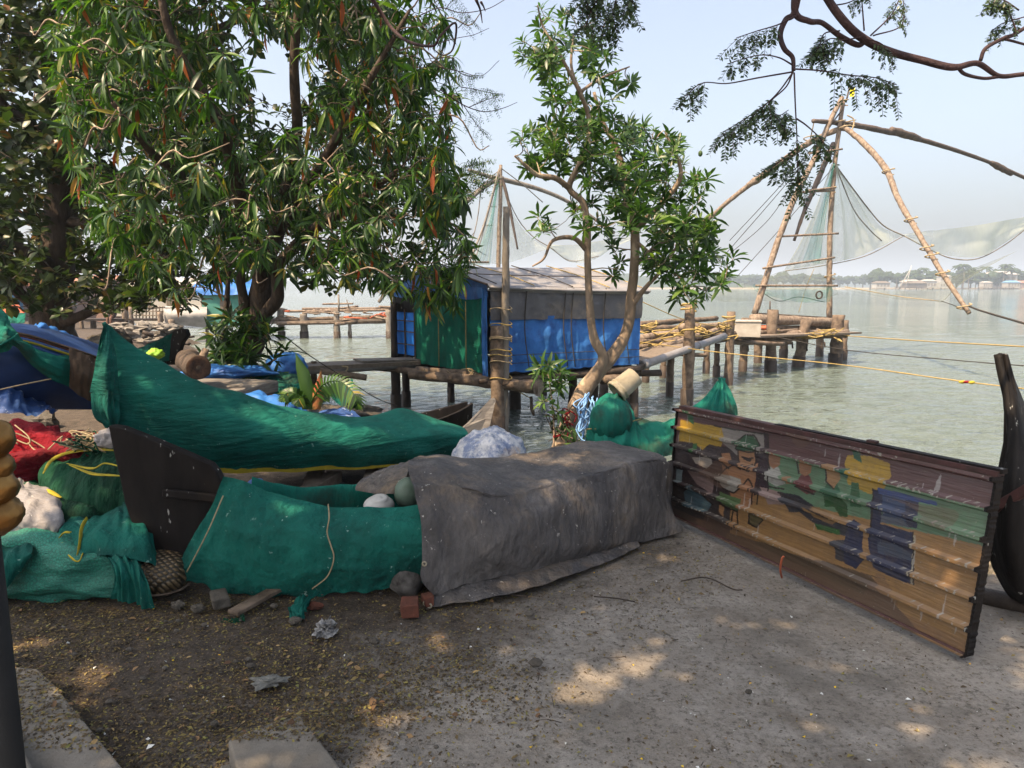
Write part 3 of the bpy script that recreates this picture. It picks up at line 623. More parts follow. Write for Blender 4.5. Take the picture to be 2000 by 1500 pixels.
# ------------------------------------------------------------------ heap of nets at the left
def pile(name, c, rx, ry, rz, m, label, cat, sd=0, amp=.3, fr=2.2, u=64, w=36, rot=0, fn=None):
    return tag(MB().blob(c, rx, ry, rz, u, w, amp, fr, sd, rot, fn).obj(name, m, None, True, Vector((c[0], c[1], c[2]-rz*.6))), label, cat)
red = pile('fishing_net', D(60, 905, 4.35), .55, .38, .20, M['rednet'], 'heaped crimson fishing net at the left, tangled with tan cords', 'fishing net', 3, .45, 2.4)
for k in range(26):
    c = D(rnd.uniform(20, 200), rnd.uniform(845, 880), rnd.uniform(4.1, 4.3)); P = [c + Vector((rnd.uniform(-.14, .14), rnd.uniform(-.12, .04), rnd.uniform(-.03, .09))) for _ in range(5)]
    if k < 20: P = [D(170, 862, 4.1) + Vector((rnd.uniform(-.14, .14), rnd.uniform(-.1, .1), rnd.uniform(-.06, .06))) for _ in range(5)]
    tubeobj('cord', P, .004, M['twine'] if k % 3 else M['greennet'], red, 5, 24)
gn = sheet('fishing_net', [
 DL([(118, 1030, 3.95), (75, 950, 3.98), (95, 905, 4.1), (140, 880, 4.25)]), DL([(150, 1040, 3.86), (130, 975, 3.84), (150, 915, 3.98), (175, 876, 4.2)]),
 DL([(195, 1030, 3.82), (185, 970, 3.80), (195, 915, 3.95), (210, 872, 4.2)]), DL([(240, 1020, 3.82), (235, 960, 3.82), (232, 905, 3.95), (232, 868, 4.2)]), DL([(285, 1010, 3.9), (275, 960, 3.9), (262, 905, 4.0), (250, 868, 4.25)])],
 M['greennet'], None, 70, 60, .04, 5, 2, 1.1, base=D(180, 1030, 3.85), fine=.015, sf=14)[0]
tag(gn, 'bottle green fishing net with yellow bands gathered beside the black prow', 'fishing net')
for P in ([(84, 925, 3.90), (100, 900, 4.0), (130, 885, 4.08), (180, 878, 4.08), (236, 880, 4.0)], [(130, 905, 3.88), (180, 915, 3.84), (205, 905, 3.86), (238, 912, 3.84)], [(135, 908, 3.87), (180, 925, 3.80), (215, 928, 3.78), (242, 930, 3.76)], [(92, 955, 3.88), (105, 964, 3.82), (120, 972, 3.79)]):
    tubeobj('band', DL(P), [.004, .016, .014, .006], M['yellow'], gn, 8, 30, flat=.35)
gx = pile('fishing_net', D(40, 1010, 3.95)-Vector((0, 0, .12)), .62, .4, .3, M['greennet'], 'dark green net underneath the crumpled white sheet at the left', 'fishing net', 13, .3)
ws = sheet('white_sheet', [DL([(-60, 1075, 3.75), (-50, 1000, 3.72), (-30, 950, 3.9), (10, 930, 4.05)]), DL([(10, 1072, 3.68), (12, 1010, 3.62), (25, 960, 3.78), (35, 936, 4.0)]), DL([(60, 1068, 3.62), (65, 1020, 3.58), (62, 975, 3.72), (60, 945, 3.95)]), DL([(100, 1055, 3.62), (118, 1020, 3.62), (112, 985, 3.72), (95, 955, 3.95)]), DL([(116, 1030, 3.72), (122, 1015, 3.74), (120, 990, 3.8), (105, 962, 3.98)])],
 M['white'], None, 60, 50, .02, 4, 3, 3.3, base=D(40, 1070, 3.7), fine=.004, sf=10, cr_=.012, cf=7)[0]
tag(ws, 'crumpled dirty white sheet lying over the nets at the left edge', 'sheet')
wsb = pile('plastic_bag', D(212, 856, 4.0), .075, .05, .05, M['white'], 'small white plastic bag pressed between the red net and the black prow', 'plastic bag', 4, .4)
m, nt, b = nodes('teal_net_sack'); v = coords(nt, (1, 1, 1.0))
vo = nt.nodes.new('ShaderNodeTexVoronoi'); vo.feature = 'DISTANCE_TO_EDGE'; vo.inputs['Scale'].default_value = 62; nt.links.new(v, vo.inputs['Vector'])
c_ = mixc(nt, ramp(nt, vo.outputs[0], [(.0, 1.), (.14, 0.)]), (.010, .17, .12), (.004, .07, .055)); c_ = mixc(nt, ramp(nt, tex(nt, v, 4, 4, .6), [(.4, 0.), (.7, .6)]), c_, (.01, .08, .06))
nt.links.new(c_, b.inputs['Base Color']); b.inputs['Roughness'].default_value = .7; n1 = bump(nt, b, vo.outputs[0], .5, .01); bump(nt, b, tex(nt, coords(nt, (1, 1, 3)), 6, 5, .6), .7, .04, n1)
M['tealsack'] = m
sk = pile('net_bundle', Zp(78, 1185)+Vector((0, .24, .13)), .50, .22, .21, m, 'big teal netting bundle lying along the ground at the lower left', 'net bundle', 6, .3, 1.8, 90, 44, -.05)
wr = sheet('sheet_wrap', [DL([(-60, 1190, 3.42), (-50, 1120, 3.40), (-40, 1070, 3.5), (-20, 1050, 3.7)]), DL([(10, 1150, 3.38), (5, 1110, 3.36), (10, 1075, 3.44), (20, 1055, 3.66)]), DL([(60, 1085, 3.42), (62, 1078, 3.42), (65, 1066, 3.5), (70, 1050, 3.66)])], M['teal2'], sk, 40, 30, .02, 4, 2, 6.4)
st = sheet('striped_cloth', [DL([(110, 1052, 3.56), (120, 1035, 3.60), (140, 1012, 3.72), (160, 1000, 3.85)]), DL([(150, 1092, 3.47), (160, 1055, 3.52), (175, 1025, 3.66), (190, 1005, 3.82)]), DL([(215, 1085, 3.44), (222, 1045, 3.50), (228, 1012, 3.64), (230, 995, 3.82)]), DL([(285, 1100, 3.46), (270, 1060, 3.50), (262, 1020, 3.62), (255, 985, 3.8)]), DL([(320, 1118, 3.55), (305, 1080, 3.58), (290, 1040, 3.66), (275, 1000, 3.8)])],
 M['teal2'], None, 70, 46, .035, 5, 1.2, 9.9, base=D(200, 1080, 3.5), fine=.01, sf=9)[0]
tag(st, 'teal cloth with yellow striped border tucked below the green net by the prow', 'cloth')
for P in ([(122, 1060, 3.50), (140, 1085, 3.44), (155, 1094, 3.43), (162, 1080, 3.44)], [(150, 1092, 3.435), (156, 1060, 3.47), (160, 1030, 3.55), (170, 1012, 3.64)], [(116, 1050, 3.53), (126, 1040, 3.53), (138, 1040, 3.53)]):
    tubeobj('stripe', DL(P), [.008, .016, .010], M['yellow'], st, 8, 24, flat=.3)
fd = sheet('sheet_drape', [DL([(220, 1165, 3.42), (225, 1120, 3.38), (205, 1090, 3.44), (190, 1085, 3.5)]), DL([(262, 1180, 3.42), (258, 1130, 3.38), (245, 1095, 3.44), (230, 1080, 3.52)]), DL([(302, 1188, 3.40), (290, 1140, 3.38), (270, 1100, 3.46), (255, 1075, 3.55)])], M['teal2'], None, 36, 34, .035, 5, 1.0, 4.9, base=D(260, 1180, 3.42))[0]
tag(fd, 'dark teal sheet corner hanging to the ground left of the woven basket', 'sheet')
# woven basket
m, nt, b = nodes('wicker'); v = coords(nt)
wv = nt.nodes.new('ShaderNodeTexWave'); wv.inputs['Scale'].default_value = 16; wv.inputs['Distortion'].default_value = 1.2; wv.bands_direction = 'DIAGONAL'; nt.links.new(v, wv.inputs[0])
wv2 = nt.nodes.new('ShaderNodeTexWave'); wv2.inputs['Scale'].default_value = 16; wv2.inputs['Distortion'].default_value = 1.2; wv2.bands_direction = 'DIAGONAL'; nt.links.new(coords(nt, (-1, 1, 1)), wv2.inputs[0])
hx = mth(nt, 'MULTIPLY', wv.outputs[1], wv2.outputs[1]); c_ = mixc(nt, ramp(nt, hx, [(.05, 0.), (.4, 1.)]), (.025, .02, .012), (.17, .12, .065)); nt.links.new(c_, b.inputs['Base Color']); bump(nt, b, hx, .8, .012)
bk = thing('basket', 'upturned round woven basket half under the black prow', 'basket', D(318, 1165, 3.5))
MB().blob(D(318, 1118, 3.60), .14, .15, .115, 36, 20, .08, 2, 3).obj('bowl', m, bk)
MB().tube([D(318, 1122, 3.58)+Vector((.125*math.cos(a*.3307), .125*math.sin(a*.3307), -.06)) for a in range(20)], .006, 6, 40).obj('rim', M['wood'], bk)

# ------------------------------------------------------------------ left: third canoe, tarps and odds and ends behind
TB = thing('canoe', 'blue hulled canoe at the far left with stripes along its side', 'canoe', D(60, 800, 6), 'canoes pulled up on the shore')
M['bluehull'] = mat('blue_painted_hull', (.02, .05, .16), (.015, .03, .08), 3, .5, bs=20)
sheet('hull', [DL([(-80, 800, 5.4), (-70, 740, 5.25), (-60, 680, 5.2), (-50, 655, 5.4), (-40, 640, 5.9), (-40, 760, 6.0)]), DL([(60, 800, 5.7), (60, 745, 5.45), (50, 690, 5.4), (50, 655, 5.6), (60, 640, 6.2), (60, 760, 6.3)]), DL([(160, 800, 6.0), (155, 760, 5.8), (150, 700, 5.8), (150, 678, 6.0), (160, 665, 6.5), (160, 760, 6.6)]), DL([(230, 800, 6.3), (225, 770, 6.2), (225, 720, 6.2), (225, 700, 6.4), (230, 690, 6.8), (230, 760, 6.9)])], M['bluehull'], TB, 40, 24, .0, fine=0)
for k, (mm, dz) in enumerate((('orange', 0), ('yellow', -9), ('bluelite', -17), ('brown', 4))):
    P = [(x, y-dz, Y) for x, y, Y in ((20, 652, 5.42), (60, 660, 5.44), (105, 674, 5.62), (150, 688, 5.76), (190, 702, 5.95))]
    tubeobj('stripe', DL(P), .017, M[mm] if mm != 'orange' else M['brick'], TB, 6, 20, flat=.5)
cv = sheet('teal_cover', [DL([(-80, 700, 5.1), (-60, 650, 5.05), (-40, 610, 5.2), (-30, 590, 5.5)]), DL([(0, 688, 5.1), (4, 660, 5.05), (6, 640, 5.15), (4, 606, 5.45)]), DL([(30, 678, 5.15), (26, 664, 5.1), (24, 656, 5.15), (22, 645, 5.3)]), DL([(85, 730, 5.4), (80, 705, 5.32), (72, 688, 5.36), (60, 676, 5.5)]), DL([(142, 758, 5.66), (140, 730, 5.6), (138, 708, 5.64), (135, 694, 5.8)])], M['teal3'], None, 80, 40, .03, 3, 4.5, 7.1, base=D(60, 700, 5.3))[0]
tag(cv, 'bright teal cover tied in a gathered knot over the blue hulled canoe', 'boat cover')
tubeobj('tie', DL([(-20, 690, 5.08), (4, 672, 5.0), (26, 660, 5.04), (34, 652, 5.2)]), .008, M['teal3'], cv, 6, 16)
bc = sheet('brown_sheet', [DL([(136, 755, 5.55), (136, 720, 5.5), (134, 680, 5.6)]), DL([(160, 775, 5.6), (162, 730, 5.55), (165, 692, 5.65)]), DL([(196, 790, 5.7), (196, 745, 5.65), (196, 705, 5.75)])], M['brown'], None, 30, 30, .02, 3, 2, 2.9, base=D(160, 770, 5.6))[0]
tag(bc, 'dark brown sheet hanging between the gathered teal cover and the high covered bow', 'sheet')
bt = sheet('blue_tarpaulin', [DL([(20, 655, 5.7), (40, 646, 5.9), (60, 640, 6.3)]), DL([(75, 652, 5.9), (85, 640, 6.1), (95, 640, 6.5)]), DL([(130, 676, 6.1), (135, 664, 6.3), (145, 662, 6.6)]), DL([(190, 698, 6.4), (195, 686, 6.6), (200, 684, 6.9)])], M['blue'], None, 50, 16, .05, 5, 2, 3.9, base=D(100, 670, 6.2))[0]
tag(bt, 'crumpled blue tarpaulin strip lying along the top of the blue hulled canoe', 'tarpaulin')
p = Zp(10, 815); lb = sheet('blue_tarpaulin', [DL([(-90, 820, 5.3), (-70, 760, 5.4), (-50, 735, 5.8)]), DL([(0, 812, 5.25), (0, 770, 5.35), (5, 745, 5.7)]), DL([(60, 812, 5.35), (50, 785, 5.45), (45, 765, 5.8)]), DL([(112, 806, 5.6), (100, 795, 5.7), (90, 785, 5.9)])], M['bluelite'], None, 50, 24, .06, 5, 2, 5.5, base=D(20, 812, 5.3))[0]
tag(lb, 'crumpled pale blue tarpaulin on the ground below the blue hulled canoe', 'tarpaulin')
tag(tubeobj('rope', DL([(-40, 770, 5.0), (40, 752, 5.0), (100, 740, 5.1)]), .005, M['twine'], None, base=D(30, 755, 5.0)), 'thin taut tan rope stretched across the blue hull at the left edge', 'rope')
def stone(px, py, z, s, mt, label, sd, fz=.6, cat='stone', name='stone', rot=0, amp=.5, asp=.7):
    p = Zp(px, py, z)+Vector((0, s*.4, 0)); return tag(MB().blob(p+Vector((0, 0, s*fz*.5)), s, s*asp, s*fz, 14, 9, amp, 1.6, sd, rot).obj(name, M[mt], None, False, p), label, cat)
stone(75, 835, 0, .17, 'stone', 'flat grey rock lying above the crimson net', 3)
stone(345, 1188, 0, .035, 'stone', 'small rounded pale stone right of the woven basket', 5)
s_ = tag(bevel(MB().box(Zp(420, 1195)+Vector((0, .06, .04)), .085, .11, .05, .5, .1, 0, .012).obj('stone_block', M['stone'], None, False, Zp(420, 1195)), .01), 'squared grey stone block in the litter under the teal netted side', 'stone')
stone(384, 1194, 0, .035, 'stone', 'small tan stone just left of the squared grey block', 9)
pk = tag(bevel(MB().beam(Zp(455, 1205)+Vector((0, 0, .02)), Zp(560, 1150)+Vector((0, 0, .03)), .07, .02).obj('plank', M['wood'], None, False, Zp(455, 1200)), .004), 'worn plank lying flat under the nearest canoe right of the stone block', 'plank')
br = bevel(MB().box(Zp(797, 1208)+Vector((0, .05, .035)), .085, .10, .07, .15, 0, 0, .006).obj('brick', M['brick'], None, False, Zp(797, 1208)), .006); tag(br, 'broken red brick in front of the hanging tarpaulin corner', 'brick')
br = bevel(MB().box(Zp(832, 1192)+Vector((0, .06, .03)), .05, .08, .05, .4, 0, 0, .006).obj('brick', M['brick'], None, False, Zp(832, 1192)), .006); tag(br, 'smaller red brick piece half under the tarpaulin hem', 'brick')
p = Zp(785, 1185)+Vector((0, .20, .085)); tag(MB().blob(p, .10, .11, .115, 24, 16, .15, 2, 8).obj('buoy', mat('sooty_white_buoy', (.02, .018, .017), (.16, .15, .14), 9, .8), None, True, p-Vector((0, 0, .12))), 'sooty white round buoy on the ground under the gap between net and tarpaulin', 'buoy')
p = Zp(632, 1245)+Vector((0, .04, .03)); tag(MB().blob(p-Vector((0, 0, .008)), .042, .04, .036, 28, 18, 1.0, 3.2, 2).obj('paper_wad', mat('grimy_paper', (.32, .32, .32), (.03, .027, .024), 30, .8), None, False, p), 'crumpled grimy white paper wad on the dirt', 'litter')
p = Zp(522, 1345)+Vector((0, .03, .015)); tag(MB().blob(p, .062, .04, .012, 20, 12, .9, 2.0, 7).obj('plastic_scrap', mat('grey_plastic_scrap', (.17, .17, .155), (.07, .07, .065), 20, .6), None, False, p), 'torn grey plastic scrap with a yellow flower petal on the dirt', 'litter')
p = Zp(455, 1215); tag(sheet('cloth_scrap', [DL([(432, 1218, 3.28), (440, 1208, 3.30)]), DL([(460, 1222, 3.26), (462, 1210, 3.29)]), DL([(480, 1210, 3.28), (478, 1204, 3.31)])], M['greennet'], None, 20, 10, .03, 5, 2, 2, base=p)[0], 'small green net scrap on the dirt below the squared stone', 'litter')
p = Zp(582, 1205); tag(sheet('cloth_scrap', [DL([(566, 1212, 3.3), (570, 1195, 3.36), (582, 1170, 3.42)]), DL([(590, 1216, 3.28), (588, 1192, 3.34), (600, 1165, 3.42)]), DL([(602, 1190, 3.34), (604, 1178, 3.38), (625, 1160, 3.45)])], M['teal2'], None, 24, 18, .04, 5, 2, 3, base=p)[0], 'dark teal net rag trailing on the ground from under the canoe', 'rag')
stone(612, 1190, .0, .045, 'brick', 'reddish broken tile piece beside the dark teal rag', 15, .4, 'stone', 'tile_piece', 0, .5, .5)
stone(575, 1218, .0, .03, 'stone', 'small grey pebble below the dark teal rag', 17)
# behind: deck with log, sacks, blue and teal heaps
dk = bevel(MB().box(D(405, 752, 7.6)+Vector((0, .3, -.10)), .95, .9, .14, -.25, 0, 0, .01).obj('boat_deck', M['greywood'], None, False, D(405, 790, 7.6)), .03); tag(dk, 'grey upturned boat end with flat planked deck under the sawn log', 'boat')
bevel(MB().box(D(410, 785, 7.55)+Vector((0, .3, -.12)), .9, .8, .26, -.25, 0, 0, .01).obj('side', M['farroof'], dk, False), .02)
lg = thing('log', 'short sawn log with dark hollow cut end lying on the grey boat deck', 'log', D(378, 735, 7.4))
MB().tube([D(388, 718, 7.35), D(372, 708, 7.7), D(366, 705, 7.9)], [.125, .135, .125], 24, 12, .2).obj('trunk', M['barkdark'], lg)
MB().lathe(D(388, 718, 7.345), D(388, 718, 7.35)-D(372, 708, 7.7), [(-.01, .0), (-.0, .05), (.008, .105), (.002, .122)], 24).obj('cut_end', mat('cut_wood', (.10, .055, .035), (.03, .02, .015), 14, .9, bs=60, bstr=.8), lg)
MB().tube([D(394, 702, 7.45), D(402, 682, 7.5)], [.045, .035], 10, 4, .2).obj('branch_stub', M['wood'], lg)
def heap(name, px, py, Y, rx, ry, rz, m, label, cat, sd, amp=.4):
    p = D(px, py, Y); return pile(name, (p.x, p.y, p.z-rz*.3), rx, ry, rz, M[m], label, cat, sd, amp, 2.0, 48, 24)
heap('blue_tarpaulin', 515, 795, 7.0, .38, .3, .17, 'blue', 'crumpled dark blue tarpaulin heap behind the middle of the second canoe', 'tarpaulin', 3)
heap('blue_sack', 655, 822, 6.9, .26, .25, .16, 'bluelite', 'rounded pale blue sack to the right of the young palm', 'sack', 8, .2)
heap('white_sack', 573, 788, 7.4, .26, .22, .14, 'white', 'off white sack left of the young palm', 'sack', 5, .3)
heap('rubble_heap', 640, 810, 7.9, .7, .4, .1, 'stone', 'low heap of stones and debris behind the young palm', 'rubble', 12, .6)
sheet_a = sheet('teal_sheet', [DL([(480, 770, 8.3), (490, 742, 8.6), (500, 725, 8.9)]), DL([(540, 775, 8.2), (545, 750, 8.5), (550, 728, 8.8)]), DL([(600, 765, 8.2), (600, 750, 8.5), (598, 738, 8.8)])], M['teal3'], None, 40, 20, .04, 2, 5, 5.1, base=D(540, 775, 8.2))[0]
tag(sheet_a, 'bright teal sheet spread behind the young palm at the plank bridge', 'sheet')
sheet_b = sheet('teal_sheet', [DL([(640, 770, 7.5), (642, 760, 7.6), (650, 752, 7.7)]), DL([(672, 795, 7.4), (668, 765, 7.5), (672, 748, 7.6)]), DL([(692, 760, 7.4), (690, 750, 7.5), (690, 743, 7.6)])], M['teal3'], None, 24, 20, .03, 4, 2, 6.1, base=D(670, 795, 7.5))[0]
tag(sheet_b, 'small teal rag hanging on the bank right of the young palm', 'rag')
heap('blue_bundle', 560, 705, 10.8, .30, .25, .2, 'blue', 'small round dark blue bundle at the water beside the leafy trunk', 'bundle', 9, .2)
heap('lime_bag', 303, 688, 7.8, .09, .08, .06, 'lime', 'lime green plastic bag behind the high covered bow', 'bag', 2, .3)
heap('sandbag', 110, 590, 0+20, .5, .4, .3, 'white', 'pale sandbag by the foot of the dark tree', 'sack', 7, .3)
heap('grey_rock', 105+110, 668, 12, .35, .3, .25, 'stone', 'big grey rock behind the high covered bow beside the dark trunk', 'rock', 21, .4)
heap('blue_tarpaulin', 440, 722, 8.6, .55, .3, .08, 'blue', 'blue tarpaulin lying flat behind the sawn log', 'tarpaulin', 29, .3)
# dark bow of the boat behind
DBt = thing('canoe', 'canoe behind the high covered bow with a curled dark tip and teal net', 'canoe', D(330, 700, 12), 'canoes pulled up on the shore')
bevel(MB().prism(DL([(328, 700, 12.), (330, 680, 12.), (334, 655, 12.), (345, 643, 12.), (365, 642, 12.), (370, 655, 12.), (360, 668, 12.), (356, 678, 12.), (352, 695, 12.), (345, 705, 12.)]), (.03, .1, 0)).obj('prow', M['black'], DBt, False), .02)
sheet('hull', [DL([(230, 720, 11.6), (235, 700, 11.4), (240, 690, 11.6)]), DL([(280, 715, 11.8), (285, 690, 11.6), (285, 675, 11.8)]), DL([(345, 712, 12.1), (340, 690, 12), (340, 665, 12)])], M['black'], DBt, 20, 12, 0)
sheet('net', [DL([(255, 700, 11.3), (262, 690, 11.3), (262, 684, 11.4)]), DL([(290, 708, 11.5), (295, 688, 11.5), (300, 668, 11.6)]), DL([(330, 705, 11.8), (332, 680, 11.85), (336, 650, 11.9)])], M['teal'], DBt, 24, 16, .03, 4, 2, 2.2)
# ------------------------------------------------------------------ stilt hut
A = Zp(957, 730, 0.0); B = Zp(1247, 713, 0.0); Cc = Zp(772, 700, 0.0); C1 = A.lerp(Cc, .74)
HUT = thing('stilt_hut', 'tarpaulin hut on wooden stilts with blue, green and grey sheet walls over the water', 'hut', A)
EA, EB, EC = 1.60, 1.53, 1.55; RZ = 1.98
Dd = B + (Cc-A)
def wall(name, p, q, z0a, z1a, z0b, z1b, m, nu=40, nv=24, fold=.025, out=.0, **k):
    n = (q-p).cross(Vector((0, 0, 1))).normalized()
    if n.y > 0: n = -n
    cols = []
    for i in range(7):
        t = i/6; c = p.lerp(q, t)+n*out
        a0 = z0a+(z0b-z0a)*t; a1 = z1a+(z1b-z1a)*t
        cols.append([c+Vector((0, 0, a0+(a1-a0)*s))+n*(.03*math.sin(s*3.1)*(.5+.5*nz(i*1.3, s*2))) for s in (0, .33, .66, 1)])
    return sheet(name, cols, m, HUT, nu, nv, fold, **k)[0]
n_ab = (B-A).cross(Vector((0, 0, 1))).normalized(); n_ab = -n_ab if n_ab.y > 0 else n_ab
n_ac = (Cc-A).cross(Vector((0, 0, 1))).normalized(); n_ac = -n_ac if n_ac.y > 0 else n_ac
wall('blue_wall', A, B, .0, 1.05, .02, 1.0, M['blue'], 160, 60, .05, 0, cr_=.012, cdir=(1.2, 1.2, -.8), cf=1.6, fu=9, fv=.9, sd=2, hem=.03)
wall('grey_wall_sheet', A-(B-A)*.005, B, .98, EA, .95, EB, M['hutgrey'], 120, 30, .04, .05, cr_=.015, cdir=(1.2, 1.2, -.9), cf=1.4, fu=6, fv=.7, sd=5, hem=.02)
wall('green_wall', A.lerp(Cc, .06), C1, -.01, 1.38, -.02, 1.40, M['hutgreen'], 90, 40, .03, .03, fu=5, fv=.5, sd=3, hem=.02)
wall('blue_corner_flap', A, A.lerp(Cc, .05), -.06, 1.55, -.03, 1.55, M['blue'], 20, 40, .035, .06, fu=2, fv=2, sd=7)
wall('door_net', C1, Cc, .12, 1.05, .12, 1.05, mat('blue_door_net', (.02, .22, .75), (.015, .15, .6), 5, .6), 16, 20, .01, .0)
wall('black_panel', C1.lerp(A, .02), Cc, 1.03, 1.5, 1.03, 1.45, M['black'], 12, 12, .008, .02)
for t in (.0, .45, .97): MB().beam(C1.lerp(Cc, t)+n_ac*.03+Vector((0, 0, .05)), C1.lerp(Cc, t)+n_ac*.03+Vector((0, 0, 1.1)), .035, .035).obj('door_frame', M['darkpole'], HUT, False)
for zz in (.35, .62, .85): MB().beam(C1+n_ac*.035+Vector((0, 0, zz)), Cc+n_ac*.035+Vector((0, 0, zz)), .02, .02).obj('door_bar', M['darkpole'], HUT, False)
# dark back walls so the hut is closed
for p, q in ((B, Dd), (Dd, Cc)): MB().add([p, q, q+Vector((0, 0, 1.5)), p+Vector((0, 0, 1.5))], [(0, 1, 2, 3)]).obj('back_wall', M['hutgrey'], HUT, False)
# roof: two slopes, ridge over the middle of the gables
rA = A.lerp(Cc, .5); rB = B.lerp(Dd, .5)
def rp(t, s, side):   # t along ridge, s 0 ridge .. 1 eave
    r = rA.lerp(rB, t); e = (A if side < 0 else Cc).lerp(B if side < 0 else Dd, t)
    ez = (EA+(EB-EA)*t) if side < 0 else 1.55
    k = s*1.06; q = r.lerp(e, k); z = RZ-.02*math.sin(t*3.1)+(ez+.02-RZ)*k
    return Vector((q.x, q.y, z))
cols = [[rp(t, 1, -1)+Vector((0, 0, -.10)), rp(t, 1, -1), rp(t, .5, -1)+Vector((0, 0, -.015)), rp(t, 0, 0 or -1), rp(t, .5, 1), rp(t, 1, 1)] for t in (-.035, .0, .25, .5, .75, 1, 1.03)]
sheet('roof', cols, M['roofgrey'], HUT, 90, 60, .007, fu=9, fv=2, sd=4, fine=.002)
# blue gable triangle
g = MB(); gv = []
cols = []
for i in range(9):
    t = i/8; z1 = (EA+(RZ-EA)*t*2) if t <= .5 else (RZ+(EC-RZ)*(t-.5)*2)
    c = A.lerp(Cc, t)+n_ac*.05; cols.append([c+Vector((0, 0, 1.40-.07*math.sin(t*9))), c+n_ac*.02+Vector((0, 0, (1.4+z1)/2)), c+Vector((0, 0, z1-.01))])
sheet('gable', cols, M['blue'], HUT, 60, 16, .03, fu=5, fv=1, sd=8)
for t in (0.02, .25, .5, .75, .98):
    tubeobj('roof_rope', [rp(t, 1.0, -1)+Vector((0, -.02, .03)), rp(t+.03, .5, -1)+Vector((0, 0, .035)), rp(t, 0, -1)+Vector((0, 0, .04))], .011, M['rope'] if int(t*4) % 2 else M['darkrope'], HUT, 5, 12)
for s in (.5,): tubeobj('roof_batten', [rp(t, s, -1)+Vector((0, 0, .03)) for t in (-.03, .3, .6, 1.03)], .010, M['darkpole'], HUT, 5, 20)
tubeobj('gable_edge', [rp(-.035, s, -1)+Vector((0, 0, .01)) for s in (0, .5, 1)], .02, M['darkpole'], HUT, 6, 12)
for t in (.2, .45, .5, .72, .88):
    c = A.lerp(B, t)+n_ab*.10; tubeobj('wall_rope', [c+Vector((.04, 0, 1.55)), c+Vector((.0, 0, .8)), c+(B-A)*.03+Vector((0, 0, .05))], .011, M['darkrope'], HUT, 5, 10)
for t in (.18, .45): 
    c = A.lerp(Cc, t)+n_ac*.09; tubeobj('wall_rope', [c+Vector((0, 0, 1.3)), c+Vector((0, 0, .0))], .009, M['rope'], HUT, 5, 4)
for z in (.18, .33): tubeobj('wall_rope', [A.lerp(B, t)+n_ab*.09+Vector((0, 0, z)) for t in (0, .5, 1)], .007, M['darkrope'], HUT, 5, 8)
# floor, bearers and stilts
MB().add([A+Vector((0, 0, -.02)), B+Vector((0, 0, -.02)), Dd+Vector((0, 0, -.02)), Cc+Vector((0, 0, -.02))], [(0, 1, 2, 3)]).obj('floor', M['wooddark'], HUT, False)
def log(name, p, q, r, m, parent, wob=.35, n=14, sag=0):
    p = Vector(p); q = Vector(q); mid = p.lerp(q, .5)+Vector((rnd.uniform(-.02, .02), 0, -sag+rnd.uniform(-.02, .02)))
    return MB().tube([p, mid, q], r, 10, n, wob, 1, rnd.random()*20).obj(name, M[m], parent)
log('bearer', Zp(735, 717, -.10)+Vector((0, -.1, 0)), D(990, 742, 13.0), [.065, .075], 'wood', HUT)
log('bearer', D(800, 732, 13.4), D(1052, 757, 12.7), [.08, .13], 'wood', HUT)
log('bearer', D(815, 722, 14.2), D(970, 735, 13.1), [.07, .08], 'wood', HUT)
log('bearer', D(960, 738, 13.3), D(1250, 722, 14.3), [.07, .07], 'wooddark', HUT)
log('bearer', D(1040, 735, 14.4), D(1290, 728, 15.2), [.07, .07], 'wooddark', HUT)
log('bearer', D(1180, 742, 13.9), D(1225, 738, 14.1), [.09, .09], 'wood', HUT)
for i in range(7): log('joist', A.lerp(Cc, i/7)+n_ac*.25+Vector((0, 0, -.12)), B.lerp(Dd, i/7)+Vector((0, 0, -.12)), .05, 'wooddark', HUT, n=4)
MB().lathe(D(1052, 757, 12.69), (1, -.8, 0), [(0, .16), (.003, .1), (.0, 0)], 16).obj('log_end', M['plank'], HUT)
def pile_post(px, Y, r, z1, parent, m='wood', lean=0, name='stilt', wetz=-.75):
    p = D(px, 700, Y); P0 = Vector((p.x+lean, Y, -2.2)); P1 = Vector((p.x, Y, z1)); k = (wetz+2.2)/(z1+2.2); W = P0.lerp(P1, k)
    o = MB().tube([P0, W, P1], [r*1.05, r, r*.95], 10, 14, .3, 1, rnd.random()*9).obj(name, M[m], parent)
    MB().tube([P0, W], r*1.12, 10, 4, .25).obj('waterline', M['wooddark'], o); return o
for px, Y, r, z1 in ((772, 15.4, .10, .05), (792, 15.9, .09, .05), (880, 16.5, .08, -.1), (968, 13.9, .09, -.1), (1005, 15.6, .12, -.1), (1120, 14.6, .09, -.1), (1180, 17, .1, -.1), (1225, 16, .09, -.1), (1160, 15, .11, -.1), (1060, 17.5, .1, -.1), (1240, 14.3, .09, -.1)): pile_post(px, Y, r, z1, HUT, 'wooddark')
MB().tube([D(770, 700, 15.5), D(769, 590, 15.5)], .07, 8, 8, .2).obj('corner_post', M['wooddark'], HUT)
